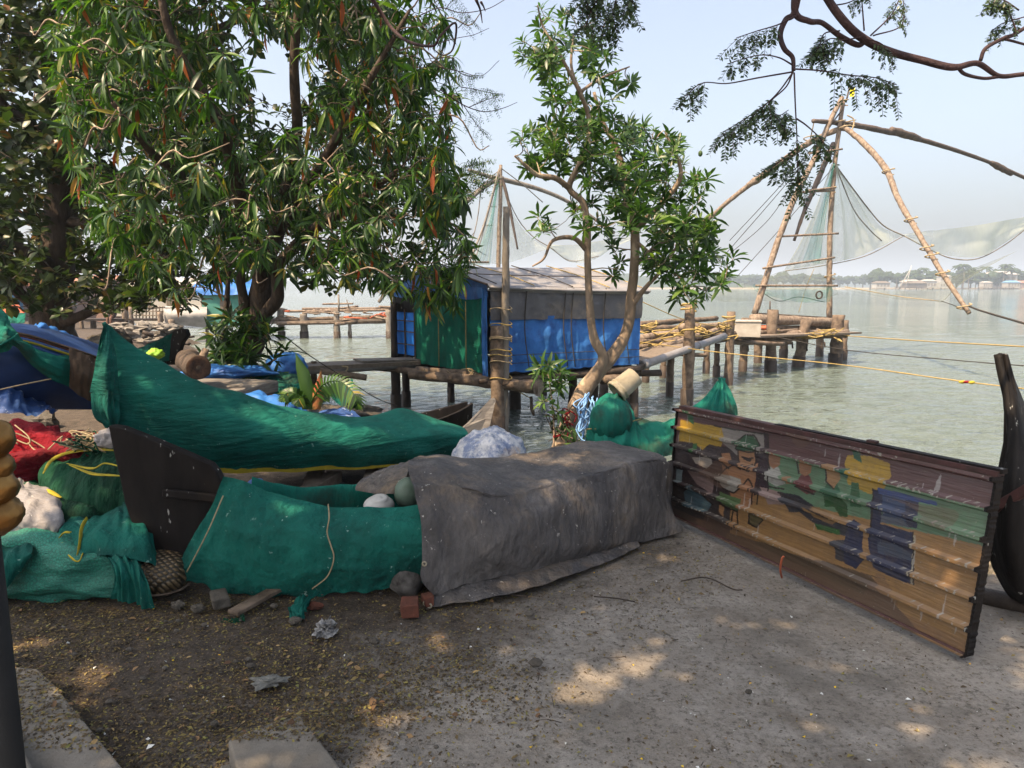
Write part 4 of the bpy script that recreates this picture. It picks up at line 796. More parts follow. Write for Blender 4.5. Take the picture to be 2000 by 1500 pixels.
# two lashed corner posts
log('tall_pole', D(985, 830, 12.9)+Vector((0, 0, -.6)), D(989, 404, 12.9), [.085, .075, .06], 'polegrey', HUT, .3, 40)
pile_post(971, 12.85, .125, .88, HUT, 'wood')
for y0, pts in ((610, 0), (640, 1), (668, 2), (690, 3), (712, 4), (745, 5), (665, 6), (700, 7)):
    c = D(978, y0, 12.86); tubeobj('lashing', [c+Vector((.20*math.cos(a*.9), .16*math.sin(a*.9), .012*a+.03*math.sin(a*1.7))) for a in range(9)], .011, M['rope'] if pts % 2 else M['twine'], HUT, 5, 50)
tubeobj('lashing', [D(1000, 745, 12.8), D(1015, 765, 12.8), D(1040, 780, 12.85)], .01, M['rope'], HUT); tubeobj('hanging_scrap', [D(1036, 775, 12.8), D(1040, 800, 12.8), D(1042, 812, 12.8)], [.03, .05, .02], M['wooddark'], HUT, 5, 8, .8)
for i in range(10):
    c = D(rnd.uniform(830, 965), rnd.uniform(722, 742), 13.4); tubeobj('lashing', [c+Vector((rnd.uniform(-.12, .12), -.1, rnd.uniform(-.1, .08))) for _ in range(4)], .010, M['twine'], HUT, 4, 14)

# ------------------------------------------------------------------ plank bridge from the bank to the hut
PB = thing('plank_bridge', 'narrow weathered plank bridge from the leafy bank to the hut door', 'footbridge', Zp(520, 715))
MB().beam(D(495, 720, 13.2), D(806, 706, 15.0), .75, .07).obj('deck', M['plank'], PB, False)
MB().beam(D(700, 704, 14.4), D(812, 701, 15.1), .6, .03).obj('loose_board', M['polegrey'], PB, False)
log('edge_beam', D(495, 728, 12.9), D(810, 712, 14.7), .07, 'greywood', PB, .1)
log('cross_pole', D(625, 725, 12.7), D(716, 738, 12.9), .055, 'wood', PB)
pile_post(673, 12.9, .075, -.02, PB); pile_post(612, 14.0, .065, .12, PB); pile_post(560, 13.6, .07, -.05, PB)
tubeobj('lashing', [D(668, 715, 12.8), D(680, 718, 12.8), D(676, 726, 12.8), D(690, 730, 12.85)], .012, M['twine'], PB)
o = tubeobj('mooring_rope', [D(560, 660, 9.6), D(610, 698, 10.5), D(668, 735, 11.4), D(740, 780, 12.6), D(800, 800, 13)], .008, M['darkrope'], None, 5, 30, base=D(668, 735, 11.4)); tag(o, 'dark mooring rope running down from the leafy tree past the plank bridge', 'rope')

# ------------------------------------------------------------------ walkway and net platform on the right
WK = thing('log_walkway', 'walkway of planks and rough logs leading right from the hut to the net platform', 'walkway', Zp(1300, 700))
MB().beam(D(1225, 705, 15.6), D(1345, 668, 18.5), .9, .06).obj('deck', M['plank'], WK, False)
MB().beam(D(1330, 672, 18.2), D(1440, 655, 21.5), 1.0, .06).obj('deck', M['wooddark'], WK, False)
for a, c, r in (((1250, 660, 18.2), (1470, 632, 21.5), .10), ((1252, 676, 17.8), (1430, 648, 20.5), .11), ((1250, 645, 19.5), (1410, 634, 23), .09), ((1255, 690, 17.2), (1420, 640, 19.5), .10), ((1245, 634, 21), (1400, 622, 24), .09), ((1330, 640, 19), (1425, 636, 20), .11), ((1300, 690, 17.5), (1380, 694, 17.9), .055), ((1340, 660, 18.2), (1480, 648, 21.8), .09), ((1250, 668, 16.8), (1330, 668, 20), .06)):
    log('log', D(*a), D(*c), [r, r*.85], 'pole' if r > .09 else 'wood', WK, .4)
for px, Y, r, z1 in ((1345, 16.2, .13, 1.2), (1424, 19.3, .12, .9), (1296, 21, .09, .45), (1262, 20, .10, .5), (1380, 22, .10, .3), (1450, 22.5, .1, .1), (1310, 17.4, .09, -.1), (1400, 21, .09, -.1)): pile_post(px, Y, r, z1, WK, 'wood')
for (px, py, Y) in ((1345, 600, 16.1), (1345, 608, 16.1), (1345, 652, 16.1), (1423, 626, 19.2), (1423, 636, 19.2), (1412, 645, 19.2), (1305, 668, 18), (1280, 680, 17.5), (1270, 640, 19)):
    c = D(px, py, Y); tubeobj('lashing', [c+Vector((.17*math.cos(a*.95), .15*math.sin(a*.95), .02*a+rnd.uniform(-.03, .05))) for a in range(8)], .022, M['rope'], WK, 5, 40)
for i in range(26):
    c = D(rnd.uniform(1250, 1420), rnd.uniform(636, 668), rnd.uniform(18.5, 19.5)); tubeobj('rope_tangle', [c+Vector((rnd.uniform(-.3, .3), rnd.uniform(-.2, .1), rnd.uniform(-.07, .1))) for _ in range(5)], .018, M['rope'], WK, 4, 18)
for a, c in (((1250, 672, 16.6), (1335, 628, 17)), ((1335, 655, 16.2), (1420, 640, 19.2)), ((1255, 590, 17), (1410, 640, 19.2))):
    tubeobj('rope', [D(*a), D((a[0]+c[0])/2, (a[1]+c[1])/2+8, (a[2]+c[2])/2), D(*c)], .012, M['rope'], WK, 5, 10)
pp_ = thing('pipe', 'long grey plastic pipe slanting up along the log walkway', 'pipe', D(1255, 715, 14.6))
MB().tube([D(1256, 713, 14.6), D(1415, 657, 17.6)], .085, 14, 3).obj('tube', M['pipe'], pp_)
for t in (.0, .62): c = D(1256, 713, 14.6).lerp(D(1415, 657, 17.6), t); MB().tube([c, c.lerp(D(1415, 657, 17.6), .04)], .10, 14, 2).obj('collar', M['pipe'], pp_)
log('support', D(1240, 722, 14.4), D(1262, 712, 14.7), .06, 'wooddark', pp_)
bx = thing('box', 'pale wooden chest with a lid standing on the walkway beside the platform', 'chest', D(1460, 660, 20.5))
bc_ = D(1459, 643, 20.6); bevel(MB().box(bc_, .72, .55, .42, -.25).obj('body', M['whitebox'], bx, False), .015); bevel(MB().box(bc_+Vector((0, 0, .235)), .76, .6, .05, -.25).obj('lid', M['whitebox'], bx, False), .012)
PF = thing('net_platform', 'rough log platform on piles carrying the large fishing net frame', 'platform', Zp(1560, 680, WZ))
for a, c, r in (((1470, 622, 24.5), (1640, 630, 26.5), .17), ((1440, 664, 22), (1652, 655, 25), .10), ((1485, 655, 23), (1655, 650, 24.8), .13), ((1545, 668, 22.6), (1450, 660, 22.4), .08), ((1480, 640, 24.5), (1640, 640, 27), .10), ((1500, 650, 25.5), (1630, 644, 28), .09), ((1425, 668, 20.5), (1530, 672, 22), .07), ((1590, 640, 27), (1610, 655, 24), .08), ((1460, 650, 22), (1560, 645, 24), .07)):
    log('log', D(*a), D(*c), [r, r*.9], 'pole' if r > .12 else 'wood', PF, .4)
MB().beam(D(1440, 655, 22), D(1640, 648, 25.5), 1.6, .06).obj('deck', M['plank'], PF, False)
MB().beam(D(1480, 612, 25.5), D(1640, 622, 27), .35, .05).obj('deck_board', M['pole'], PF, False)
for px, Y, r, z1, ln in ((1505, 22.6, .17, .84, .0), (1571, 23.8, .18, .46, .12), (1632, 24.9, .20, .58, 0), (1645, 26.0, .15, .35, 0), (1452, 22.3, .12, .6, 0), (1600, 27.5, .14, .1, 0), (1530, 26.5, .14, .1, 0), (1480, 25, .13, .2, 0)): pile_post(px, Y, r, z1, PF, 'wood', -ln*3)
tubeobj('spike', [D(1504, 605, 22.6), D(1504, 588, 22.6)], .02, M['darkpole'], PF)
for i in range(24):
    c = D(rnd.uniform(1440, 1640), rnd.uniform(645, 664), rnd.uniform(22.3, 24)); tubeobj('rope_tangle', [c+Vector((rnd.uniform(-.35, .35), rnd.uniform(-.2, .1), rnd.uniform(-.1, .1))) for _ in range(5)], .018, M['rope'], PF, 4, 16)
for px in (1460, 1547, 1575, 1610): tubeobj('drip', [D(px, 668, 23.5), D(px+1, rnd.uniform(674, 690), 23.5)], .03, M['wooddark'], PF, 5)
tag(pile('orange_cloth', tuple(D(1494, 640, 23.6)), .16, .14, .07, M['orange'], 'orange cloth lump on the net platform beside the pale chest', 'cloth', 2, .3, 2, 20, 12), None, None)
# big lever net
RG = thing('lever_fishing_net', 'large lever fishing net frame of lashed poles with sagging green net on the right', 'fishing net', D(1550, 620, 26))
def pole(name, pts, r, m, parent, n=36, wob=.22):
    r = [q*.8 for q in r] if isinstance(r, list) else r*.75
    return MB().tube(DL(pts), r, 10, n, wob, 1, rnd.random()*20).obj(name, M[m], parent)
pole('upright_pole', [(1474, 613, 25.2), (1500, 530, 25.4), (1525, 455, 25.6), (1555, 380, 25.9), (1590, 310, 26.2), (1622, 235, 26.6), (1645, 190, 26.8)], [.14, .13, .12, .10], 'pole', RG)
pole('upright_pole', [(1620, 622, 26.6), (1620, 540, 26.6), (1621, 455, 26.7), (1626, 370, 26.8), (1634, 290, 26.9), (1647, 195, 27)], [.13, .12, .11, .09], 'pole', RG)
pole('lever_arm', [(1648, 248, 26.8), (1685, 278, 26), (1730, 330, 25), (1755, 390, 24), (1790, 450, 23), (1838, 530, 22), (1893, 612, 21)], [.11, .13, .12, .11, .095, .08], 'pole', RG, 50)
pole('lever_arm', [(1588, 236, 26), (1655, 242, 27.5), (1710, 252, 28.5), (1765, 264, 29.5), (1840, 285, 31), (1940, 320, 33), (2060, 375, 35)], [.09, .12, .14, .12, .10, .09], 'darkpole', RG, 50)
pole('lever_arm', [(1645, 250, 26.9), (1600, 268, 27.6), (1560, 292, 28.2), (1500, 335, 29.2), (1455, 368, 30), (1415, 400, 30.6), (1370, 440, 31.6), (1320, 480, 33)], [.12, .13, .14, .12, .11, .10], 'pole', RG, 50)
pole('counterweight_pole', [(1628, 280, 27.0), (1600, 345, 26.6), (1572, 410, 26.2), (1551, 470, 26)], [.11, .12, .09, .06], 'darkpole', RG, 30)
for a, c, r in (((1575, 373, 25.9), (1632, 366, 26.6), .05), ((1560, 376, 25.8), (1628, 372, 26.6), .05), ((1518, 462, 25.5), (1637, 456, 26.4), .05), ((1490, 524, 25.2), (1630, 503, 26.3), .05), ((1476, 558, 25.1), (1636, 558, 26.3), .05), ((1580, 300, 26.1), (1645, 291, 26.7), .045)):
    pole('rung', [(*a,), (*c,)], r, 'pole', RG, 12)
pole('splice', [(1740, 253, 29), (1770, 263, 29.5), (1796, 272, 30)], [.13, .19, .19, .13], 'darkpole', RG, 14, .4); pole('splice', [(1935, 318, 32.9), (1955, 328, 33.3), (1975, 340, 33.7)], [.12, .17, .17, .12], 'darkpole', RG, 14, .4)
pole('splice', [(1460, 362, 29.9), (1480, 350, 29.6), (1500, 335, 29.2)], [.14, .18, .18, .14], 'pole', RG, 14, .5)
for (px, py, Y) in ((1646, 200, 26.9), (1640, 240, 26.9), (1650, 250, 26.8), (1660, 240, 27), (1622, 370, 26.7), (1735, 335, 24.9), (1621, 540, 26.5), (1841, 535, 21.9), (1883, 600, 21.1), (1580, 270, 27.9), (1779, 430, 23.3), (1810, 485, 22.5), (1820, 500, 22.3)):
    c = D(px, py, Y); tubeobj('lashing', [c+Vector((.19*math.cos(a*.95), .17*math.sin(a*.95), .03*a-.1)) for a in range(8)], .022, M['twine'], RG, 5, 40)
tubeobj('rope_tie', DL([(1655, 225, 26.8), (1668, 235, 26.8), (1662, 262, 26.7)]), .025, M['twine'], RG); tubeobj('rope_tie', DL([(1590, 238, 26), (1583, 270, 26.4)]), .02, M['twine'], RG)
flag = sheet('flag', [DL([(1660, 190, 26.9), (1660, 172, 26.9)]), DL([(1668, 188, 26.8), (1670, 171, 26.8)])], mat('yellow_flag', (.85, .75, .03), (.75, .62, .02), 4, .7), RG, 10, 8, .03)[0]
tubeobj('flag_stick', DL([(1652, 200, 26.95), (1660, 168, 26.95)]), .03, M['darkpole'], RG)
M['netA'] = net_mat('pale_green_net', (.50, .54, .46), .46, .7); M['netB'] = net_mat('aqua_net', (.10, .36, .33), .32, .5); M['netC'] = net_mat('faint_net', (.34, .36, .25), .2, .55)
def net(cols, m, parent, nu=60, nv=40, fold=.12, fu=4, fv=.6, sd=1, name='net'): return sheet(name, [DL(c) for c in cols], M[m], parent, nu, nv, fold, fu, fv, sd, fine=.01, sf=1.5)[0]
net([[(1630, 322, 26.7), (1590, 420, 26.9), (1562, 480, 27), (1535, 528, 27)], [(1632, 320, 26.8), (1615, 420, 27.4), (1605, 480, 27.6), (1600, 517, 27.6)], [(1633, 322, 26.9), (1660, 400, 27.8), (1672, 450, 28), (1680, 500, 28)], [(1634, 325, 27), (1690, 400, 28), (1720, 440, 28.3), (1765, 460, 28.4)]], 'netA', RG, 80, 60, .16, 7, .35, 2)
net([[(1629, 318, 26.6), (1608, 390, 26.6), (1590, 450, 26.5), (1568, 512, 26.5)], [(1632, 318, 26.6), (1620, 390, 26.7), (1612, 450, 26.7), (1604, 515, 26.7)]], 'netB', RG, 24, 30, .12, 3, .4, 3)
net([[(1765, 458, 28.4), (1766, 461, 28.4), (1768, 463, 28.4)], [(1830, 450, 28), (1835, 470, 28.2), (1840, 497, 28.4)], [(1920, 438, 29), (1925, 470, 29), (1925, 498, 29)], [(2000, 424, 31), (2000, 440, 31), (2000, 450, 31)], [(2080, 412, 33), (2080, 415, 33), (2080, 420, 33)]], 'netA', RG, 60, 24, .14, 4, 1, 5)
net([[(1640, 558, 24), (1642, 562, 24), (1645, 566, 24)], [(1740, 568, 23.6), (1740, 576, 23.6), (1740, 583, 23.6)], [(1800, 566, 23.4), (1805, 578, 23.4), (1810, 588, 23.4)], [(1850, 545, 23), (1852, 570, 23), (1838, 590, 23)], [(1990, 490, 24), (1900, 540, 23.5), (1845, 585, 23)]], 'netC', RG, 60, 20, .06, 4, 1, 6)
net([[(1380, 580, 26), (1400, 586, 26), (1415, 590, 26)], [(1480, 545, 26), (1500, 570, 26), (1500, 588, 26)], [(1560, 520, 26.4), (1570, 560, 26.4), (1575, 590, 26.4)], [(1622, 505, 26.8), (1630, 550, 26.8), (1640, 575, 26.8)]], 'netC', RG, 60, 24, .12, 4, 1, 7)
net([[(1470, 555, 25.6), (1476, 566, 25.6), (1490, 575, 25.6)], [(1560, 562, 25.8), (1560, 575, 25.8), (1560, 590, 25.8)], [(1625, 560, 26), (1628, 570, 26), (1620, 590, 26)]], 'netB', RG, 40, 14, .08, 4, 1, 8)
for P, r, m in (([(1645, 215, 26.8), (1560, 330, 28), (1440, 470, 30), (1395, 520, 31)], .014, 'darkrope'), ([(1640, 220, 26.8), (1540, 345, 28), (1425, 470, 30)], .014, 'darkrope'), ([(1625, 330, 26.8), (1530, 440, 27), (1440, 540, 28)], .012, 'darkrope'), ([(1560, 340, 27), (1500, 430, 28), (1420, 500, 30)], .012, 'darkrope'),
    ([(1766, 461, 28.4), (1815, 487, 28.4), (1860, 505, 28.5), (1910, 505, 28.8), (1960, 480, 30), (2000, 450, 31)], .022, 'polegrey'), ([(1634, 325, 27), (1690, 400, 28), (1725, 440, 28.3), (1766, 461, 28.4)], .025, 'polegrey'), ([(1534, 529, 27), (1600, 520, 27.4), (1690, 500, 28), (1765, 461, 28.4)], .018, 'polegrey'), ([(1636, 335, 27), (1668, 410, 27.7), (1700, 450, 28), (1722, 470, 28.2)], .02, 'polegrey'),
    ([(1893, 598, 21), (1920, 608, 20), (2030, 640, 16)], .03, 'darkrope'), ([(1838, 588, 23), (1860, 595, 22.4), (1886, 606, 21.2)], .012, 'darkrope'), ([(1480, 565, 25.5), (1520, 588, 25.6), (1560, 580, 25.7), (1610, 590, 26)], .012, 'greennet'), ([(1590, 525, 26.5), (1575, 560, 26.5), (1560, 610, 26.4)], .01, 'rope'), ([(1650, 560, 24), (1750, 578, 23.6), (1835, 588, 23.1)], .014, 'twine')):
    tubeobj('net_rope', DL(P), r, M[m], RG, 5, 26)
MB().tube([D(1600, 576, 25.9)+Vector((.11*math.cos(a*.7), 0, .13*math.sin(a*.7))) for a in range(10)], .03, 6, 40).obj('ring', M['darkrope'], RG)
for k, (P, m, lab) in enumerate((([(1640, 655, 24.9), (1820, 667, 19), (2100, 682, 14)], 'rope', 'upper yellow mooring line running right from the net platform over the water'), ([(1250, 668, 16.4), (1420, 690, 15.6), (1640, 712, 14.4), (1880, 745, 12.8), (2100, 770, 11.5)], 'rope', 'lower yellow mooring line with a float running right from the walkway'), ([(1500, 655, 22.5), (1650, 683, 18), (1860, 703, 14), (2100, 722, 11)], 'darkrope', 'dark weedy mooring line between the two yellow lines'))):
    o = tubeobj('mooring_rope', DL(P), .011 if k else .017, M[m], None, 5, 60, .5, base=D(*P[0])); tag(o, lab, 'rope')
ft = thing('line_float', 'small yellow and red float on the lower yellow mooring line', 'float', D(1886, 746, 12.7))
MB().blob(D(1880, 746, 12.75), .07, .035, .03, 14, 8, .1).obj('end', M['yellow'], ft); MB().blob(D(1889, 746, 12.7), .07, .03, .025, 14, 8, .1).obj('body', M['rednet'], ft); MB().blob(D(1898, 747, 12.65), .06, .035, .03, 14, 8, .1).obj('end', M['yellow'], ft)
for k in range(40):
    pass
# second lever net behind the hut
R2 = thing('lever_fishing_net', 'smaller distant lever fishing net rising behind the hut roof', 'fishing net', D(975, 600, 40))
def pole2(n, pts, r, m='pole'):
    r = [q*.6 for q in r] if isinstance(r, list) else r*.6
    return MB().tube(DL(pts), r, 8, 24, .2, 1, rnd.random()*20).obj(n, M[m], R2)
pole2('upright_pole', [(978, 322, 40), (977, 400, 40), (974, 480, 40), (972, 640, 40)], [.14, .2, .17], 'pole')
pole2('upright_pole', [(975, 330, 40), (945, 440, 39), (914, 520, 38), (890, 620, 37)], [.08, .12], 'polegrey')
pole2('lever_arm', [(982, 346, 40), (950, 362, 40), (910, 395, 39.5), (870, 435, 39), (830, 470, 38), (740, 590, 36)], [.2, .24, .17, .14], 'polegrey')
pole2('lever_arm', [(915, 332, 39), (960, 346, 40), (1000, 355, 41), (1060, 372, 42), (1120, 400, 43), (1200, 455, 44)], [.15, .24, .2, .16], 'polegrey')
pole2('counterweight_pole', [(980, 345, 40), (992, 390, 40), (1002, 440, 40), (1011, 487, 40)], [.16, .14, .08], 'darkpole')
pole2('rung', [(914, 512, 38.5), (955, 512, 39)], .09, 'pole'); pole2('rung', [(953, 403, 40), (970, 404, 40)], .04); pole2('rung', [(942, 441, 40), (962, 440, 40)], .04)
net([[(976, 355, 40.1), (950, 440, 39.8), (935, 480, 39.6), (918, 518, 39.4)], [(977, 352, 40.2), (965, 440, 40.4), (960, 480, 40.4), (955, 516, 40.4)], [(978, 352, 40.3), (985, 440, 41), (990, 480, 41), (998, 512, 41)], [(980, 360, 40.4), (1010, 430, 41.2), (1040, 465, 41.4), (1076, 484, 41.5)]], 'netA', R2, 70, 40, .22, 6, .4, 4)
net([[(974, 345, 40), (958, 430, 39.6), (935, 490, 39.4), (920, 518, 39.3)], [(975, 345, 40), (966, 430, 39.8), (962, 490, 39.8), (958, 518, 39.8)]], 'netB', R2, 20, 26, .15, 3, .5, 7)
net([[(1074, 478, 41.5), (1075, 482, 41.5), (1076, 486, 41.5)], [(1120, 478, 42), (1118, 494, 42), (1115, 512, 42)], [(1160, 472, 42), (1160, 490, 42), (1158, 508, 42)], [(1206, 466, 43), (1206, 474, 43), (1206, 480, 43)], [(1260, 458, 44), (1260, 459, 44), (1260, 460, 44)]], 'netA', R2, 50, 16, .15, 3, 1, 9)
for P in ([(978, 330, 40), (925, 520, 38.5)], [(978, 330, 40), (900, 400, 39), (850, 470, 38)], [(978, 328, 40), (1020, 360, 41), (1060, 395, 42)], [(940, 366, 40), (930, 440, 39.5), (905, 520, 39)], [(979, 355, 40.3), (1010, 425, 41.2), (1042, 463, 41.4), (1076, 484, 41.5), (1115, 510, 42), (1170, 500, 42)]):
    tubeobj('net_rope', DL(P), .028, M['polegrey'], R2, 5, 20)
J2 = thing('net_jetty', 'distant log jetty under the smaller lever net', 'jetty', D(975, 610, 40))
MB().beam(D(780, 615, 38), D(1010, 612, 41), 1.6, .3).obj('deck', M['wood'], J2, False)
for px in (790, 840, 900, 950, 1000): pile_post(px, 39.5, .2, 0, J2)
# ------------------------------------------------------------------ far jetty and shacks at the left
J1 = thing('far_pier', 'long rickety pole jetty in the left distance with rails and stone posts', 'jetty', D(640, 640, 37))
for a, c, r in (((525, 626, 36.5), (770, 618, 38), .10), ((540, 632, 36), (775, 628, 37.5), .09), ((560, 608, 37), (770, 605, 38), .07), ((590, 603, 37.5), (740, 602, 38), .06), ((630, 594, 38), (690, 593, 38), .05), ((590, 612, 37), (700, 598, 38), .05), ((655, 634, 36.3), (700, 626, 37), .09), ((520, 600, 36), (560, 606, 37), .07), ((740, 600, 37.5), (772, 600, 38), .08)):
    log('rail', D(*a), D(*c), r, 'wood' if r > .08 else 'pole', J1, .3)
for a, c in (((520, 630, 36.5), (775, 623, 38)),): MB().beam(D(*a), D(*c), 1.3, .1).obj('deck', M['plank'], J1, False)
for px, r, z in ((596, .20, .15), (660, .16, .3), (762, .18, .35), (552, .17, .4), (685, .09, -.3)): pile_post(px, 36.8, r, z, J1, 'polegrey')
tubeobj('mast', DL([(662, 610, 37), (661, 575, 37)]), .05, M['polegrey'], J1); tubeobj('mast', DL([(682, 603, 37.5), (677, 585, 37.5)]), .03, M['polegrey'], J1)
for i in range(26):
    c = D(rnd.uniform(555, 760), rnd.uniform(608, 622), rnd.uniform(36.5, 37.5)); tubeobj('pole_scrap', [c+Vector((rnd.uniform(-.6, .6), rnd.uniform(-.3, .3), rnd.uniform(-.12, .12))) for _ in range(3)], .035, M['pole'] if i % 5 else M['orange'], J1, 4, 8)
SK = thing('shack', 'turquoise walled shack with bright blue tarpaulin roof on the left jetty', 'shack', D(460, 630, 36))
p = D(462, 600, 36); MB().box(p, 2.6, 2.2, 1.65, .1).obj('wall', mat('turquoise_wall', (.06, .2, .16), (.045, .155, .13), 1.5, .8), SK, False)
sheet('roof', [[p+Vector((x, -1.35, .62)), p+Vector((x, -1.1, 1.05)), p+Vector((x*.95, 0, 1.35)), p+Vector((x, 1.3, .9))] for x in (-1.6, -.8, 0, .8, 1.5)], M['blue'], SK, 30, 16, .07)
for px in (402, 440, 521): MB().tube([Vector((D(px, 600, 35).x, 35, -2)), Vector((D(px, 600, 35).x, 35, .9))], .09, 8, 6, .2).obj('post', M['wood'], SK)
for i in range(3): MB().box(p+Vector((-1.0+i*.9, -1.125, .15)), .5, .03, .4, .1).obj('shutter', M['farwood'], SK, False)
WB = thing('upturned_boat', 'white weathered hull resting on the left jetty beside the blue roofed shack', 'boat', D(360, 635, 35))
sheet('hull', [DL([(318, 605, 34.5), (319, 600, 34.4), (322, 598, 35.5)]), DL([(325, 632, 34.2), (330, 610, 34.0), (335, 598, 35)]), DL([(365, 636, 34.2), (365, 612, 34.0), (365, 597, 35)]), DL([(402, 640, 34.4), (404, 612, 34.2), (404, 596, 35)])], mat('white_hull', (.3, .29, .275), (.16, .16, .155), 2, .8), WB, 30, 14, .02)
J3 = thing('shore_jetty', 'dark plank jetty from the left shore where a figure sits', 'jetty', D(250, 630, 34))
MB().beam(D(120, 624, 33), D(345, 624, 35), 1.0, .09).obj('deck', M['wooddark'], J3, False)
for px, z, r in ((250, .9, .13), (262, .6, .10), (318, .35, .12), (165, .0, .09), (185, .0, .09), (190, .0, .08), (340, .0, .15)): pile_post(px, 34, r, z, J3, 'pole')
for i in range(9): tubeobj('cage_bar', DL([(266+i*6.5, 622, 34.5), (266+i*6.5, 598, 34.5)]), .025, M['pole'], J3)
for y in (600, 608, 616): tubeobj('cage_bar', DL([(262, y, 34.4), (322, y, 34.4)]), .025, M['pole'], J3)
MB().box(D(232, 605, 36), 1.1, .6, .62).obj('low_wall', M['farwhite'], J3, False)
for k in range(14):
    c = D(235+k*8, rnd.uniform(637, 668), rnd.uniform(24, 28)); c.z = max(c.z, -1.2)
    o = MB().blob(c, rnd.uniform(.25, .5), rnd.uniform(.2, .4), rnd.uniform(.12, .25), 12, 8, .7, 1.8, k).obj('shore_rock', M['stone' if k % 2 else 'concrete'], None, False, c); tag(o, ordn(k)+' rock from the left in the waterline rubble under the left jetty', 'rock', 'rocks in the rubble on the waterline at the left')
for k in range(12):
    c = D(280+k*10, rnd.uniform(655, 672), rnd.uniform(21, 24)); o = tubeobj('driftwood', [c, c+Vector((rnd.uniform(-.6, .6), rnd.uniform(-.3, .3), rnd.uniform(-.05, .15)))], rnd.uniform(.03, .07), M['wooddark'], None, 6, 3, .3, base=c); tag(o, ordn(k)+' driftwood stick from the left in the debris behind the curled canoe tip', 'driftwood', 'driftwood sticks in the debris at the waterline')
# village buildings far left
def shack(px, Y, w, d, h, z0, wall_m, roof_m, label, rz=0):
    p = D(px, 600, Y); p.z = z0; t = thing('shack', label, 'shack', p)
    MB().box(p+Vector((0, 0, h/2)), w, d, h, rz).obj('wall', M[wall_m], t, False)
    MB().box(p+Vector((0, -.1, h+.12)), w*1.12, d*1.15, .12, rz, .09).obj('roof', M[roof_m], t, False)
    MB().box(p+Vector((w*.1, -d*.5-.02, h*.4)), w*.2, .06, h*.7, rz).obj('door', M['farwood'], t, False)
    MB().box(p+Vector((-w*.28, -d*.5-.02, h*.55)), w*.18, .06, h*.3, rz).obj('window', M['farwood'], t, False)
shack(30, 42, 7, 4, 2.6, -.9, 'farpink', 'farroof', 'pinkish shack behind the dark tree at the far left')
shack(150, 48, 6, 4, 2.8, -.9, 'farpink', 'farroof', 'pale shack with rusty roof seen just right of the dark trunk')
shack(285, 50, 7, 4, 2.3, -.8, 'farpink', 'farwhite', 'faded pink shack with white roof behind the left jetty')
shack(355, 47, 5, 4, 2.5, -.8, 'farwhite', 'farwhite', 'white shack behind the weathered hull on the left jetty')
shack(-60, 40, 6, 5, 2.8, -.8, 'farblue', 'farwood', 'blue grey shack at the left frame edge')
on = sheet('orange_net', [DL([(-60, 625, 18), (-50, 590, 18.5)]), DL([(0, 618, 18), (10, 590, 18.5)]), DL([(50, 612, 18), (30, 588, 18.5)])], M['orange'], None, 30, 14, .12, 5, 2, 2, base=D(0, 618, 18))[0]
tag(on, 'orange and white striped tarp over a boat at the far left', 'tarpaulin')
gb = sheet('boat_cover', [DL([(-60, 660, 15), (-50, 625, 15.4), (-40, 612, 16)]), DL([(0, 655, 14.8), (5, 630, 15), (10, 615, 15.6)]), DL([(50, 632, 14.8), (50, 622, 15), (52, 612, 15.3)])], M['teal3'], None, 30, 18, .06, 4, 2, 8, base=D(0, 655, 15))[0]
tag(gb, 'teal covered boat end at the far left before the dark tree', 'boat cover')
heap('dark_boat', 30, 660, 15, 1.0, .5, .35, 'black', 'dark boat side under the teal cover at the far left', 'boat', 31, .2)
# seated person on the jetty
PS = thing('person', 'person in a black shirt sitting hunched on the left jetty with legs hanging', 'person', D(215, 624, 33.6))
def skin_body(name, V, E, Rr, m, parent):
    me = bpy.data.meshes.new(name); me.from_pydata([tuple(v) for v in V], E, []); o = bpy.data.objects.new(name, me); COL.objects.link(o); o.parent = parent; me.materials.append(m)
    o.location = -Vector(parent.location); mod = o.modifiers.new('skin', 'SKIN')
    for i, r in enumerate(Rr): me.skin_vertices[0].data[i].radius = (r, r)
    me.skin_vertices[0].data[0].use_root = True; s = o.modifiers.new('sub', 'SUBSURF'); s.levels = s.render_levels = 2; mod.use_smooth_shade = True; return o
def make_skin(name, V, E, Rr, m, parent):
    me = bpy.data.meshes.new(name); me.from_pydata([tuple(v) for v in V], E, []); o = bpy.data.objects.new(name, me); COL.objects.link(o); me.materials.append(m); o.parent = parent; o.location = -Vector(parent.location)
    mod = o.modifiers.new('skin', 'SKIN'); mod.use_smooth_shade = True
    sv = me.skin_vertices[0].data
    for i, r in enumerate(Rr): sv[i].radius = (r, r); sv[i].use_root = (i == 0)
    s = o.modifiers.new('sub', 'SUBSURF'); s.levels = 2; s.render_levels = 2; return o
pb = D(218, 622, 33.4); X = lambda x, y, z: pb+Vector((x, y, z))
Vb = [X(.05, .1, .08), X(.04, .08, .25), X(0, .02, .45), X(-.08, -.02, .53), X(-.13, -.03, .60), X(-.16, -.04, .72), X(-.1, .0, .05), X(-.02, -.32, .06), X(0, -.36, -.35), X(-.02, -.45, -.42), X(.12, -.3, .06), X(.14, -.34, -.36), X(.1, -.44, -.42),
      X(-.16, .1, .47), X(-.24, -.05, .25), X(-.22, -.22, .12), X(.1, -.1, .48), X(.02, -.22, .28), X(-.08, -.3, .14)]
Eb = [(0, 1), (1, 2), (2, 3), (3, 4), (4, 5), (0, 7), (7, 8), (8, 9), (0, 10), (10, 11), (11, 12), (2, 13), (13, 14), (14, 15), (2, 16), (16, 17), (17, 18)]
keep = [i for i in range(19) if i != 6]; mp = {o: i for i, o in enumerate(keep)}
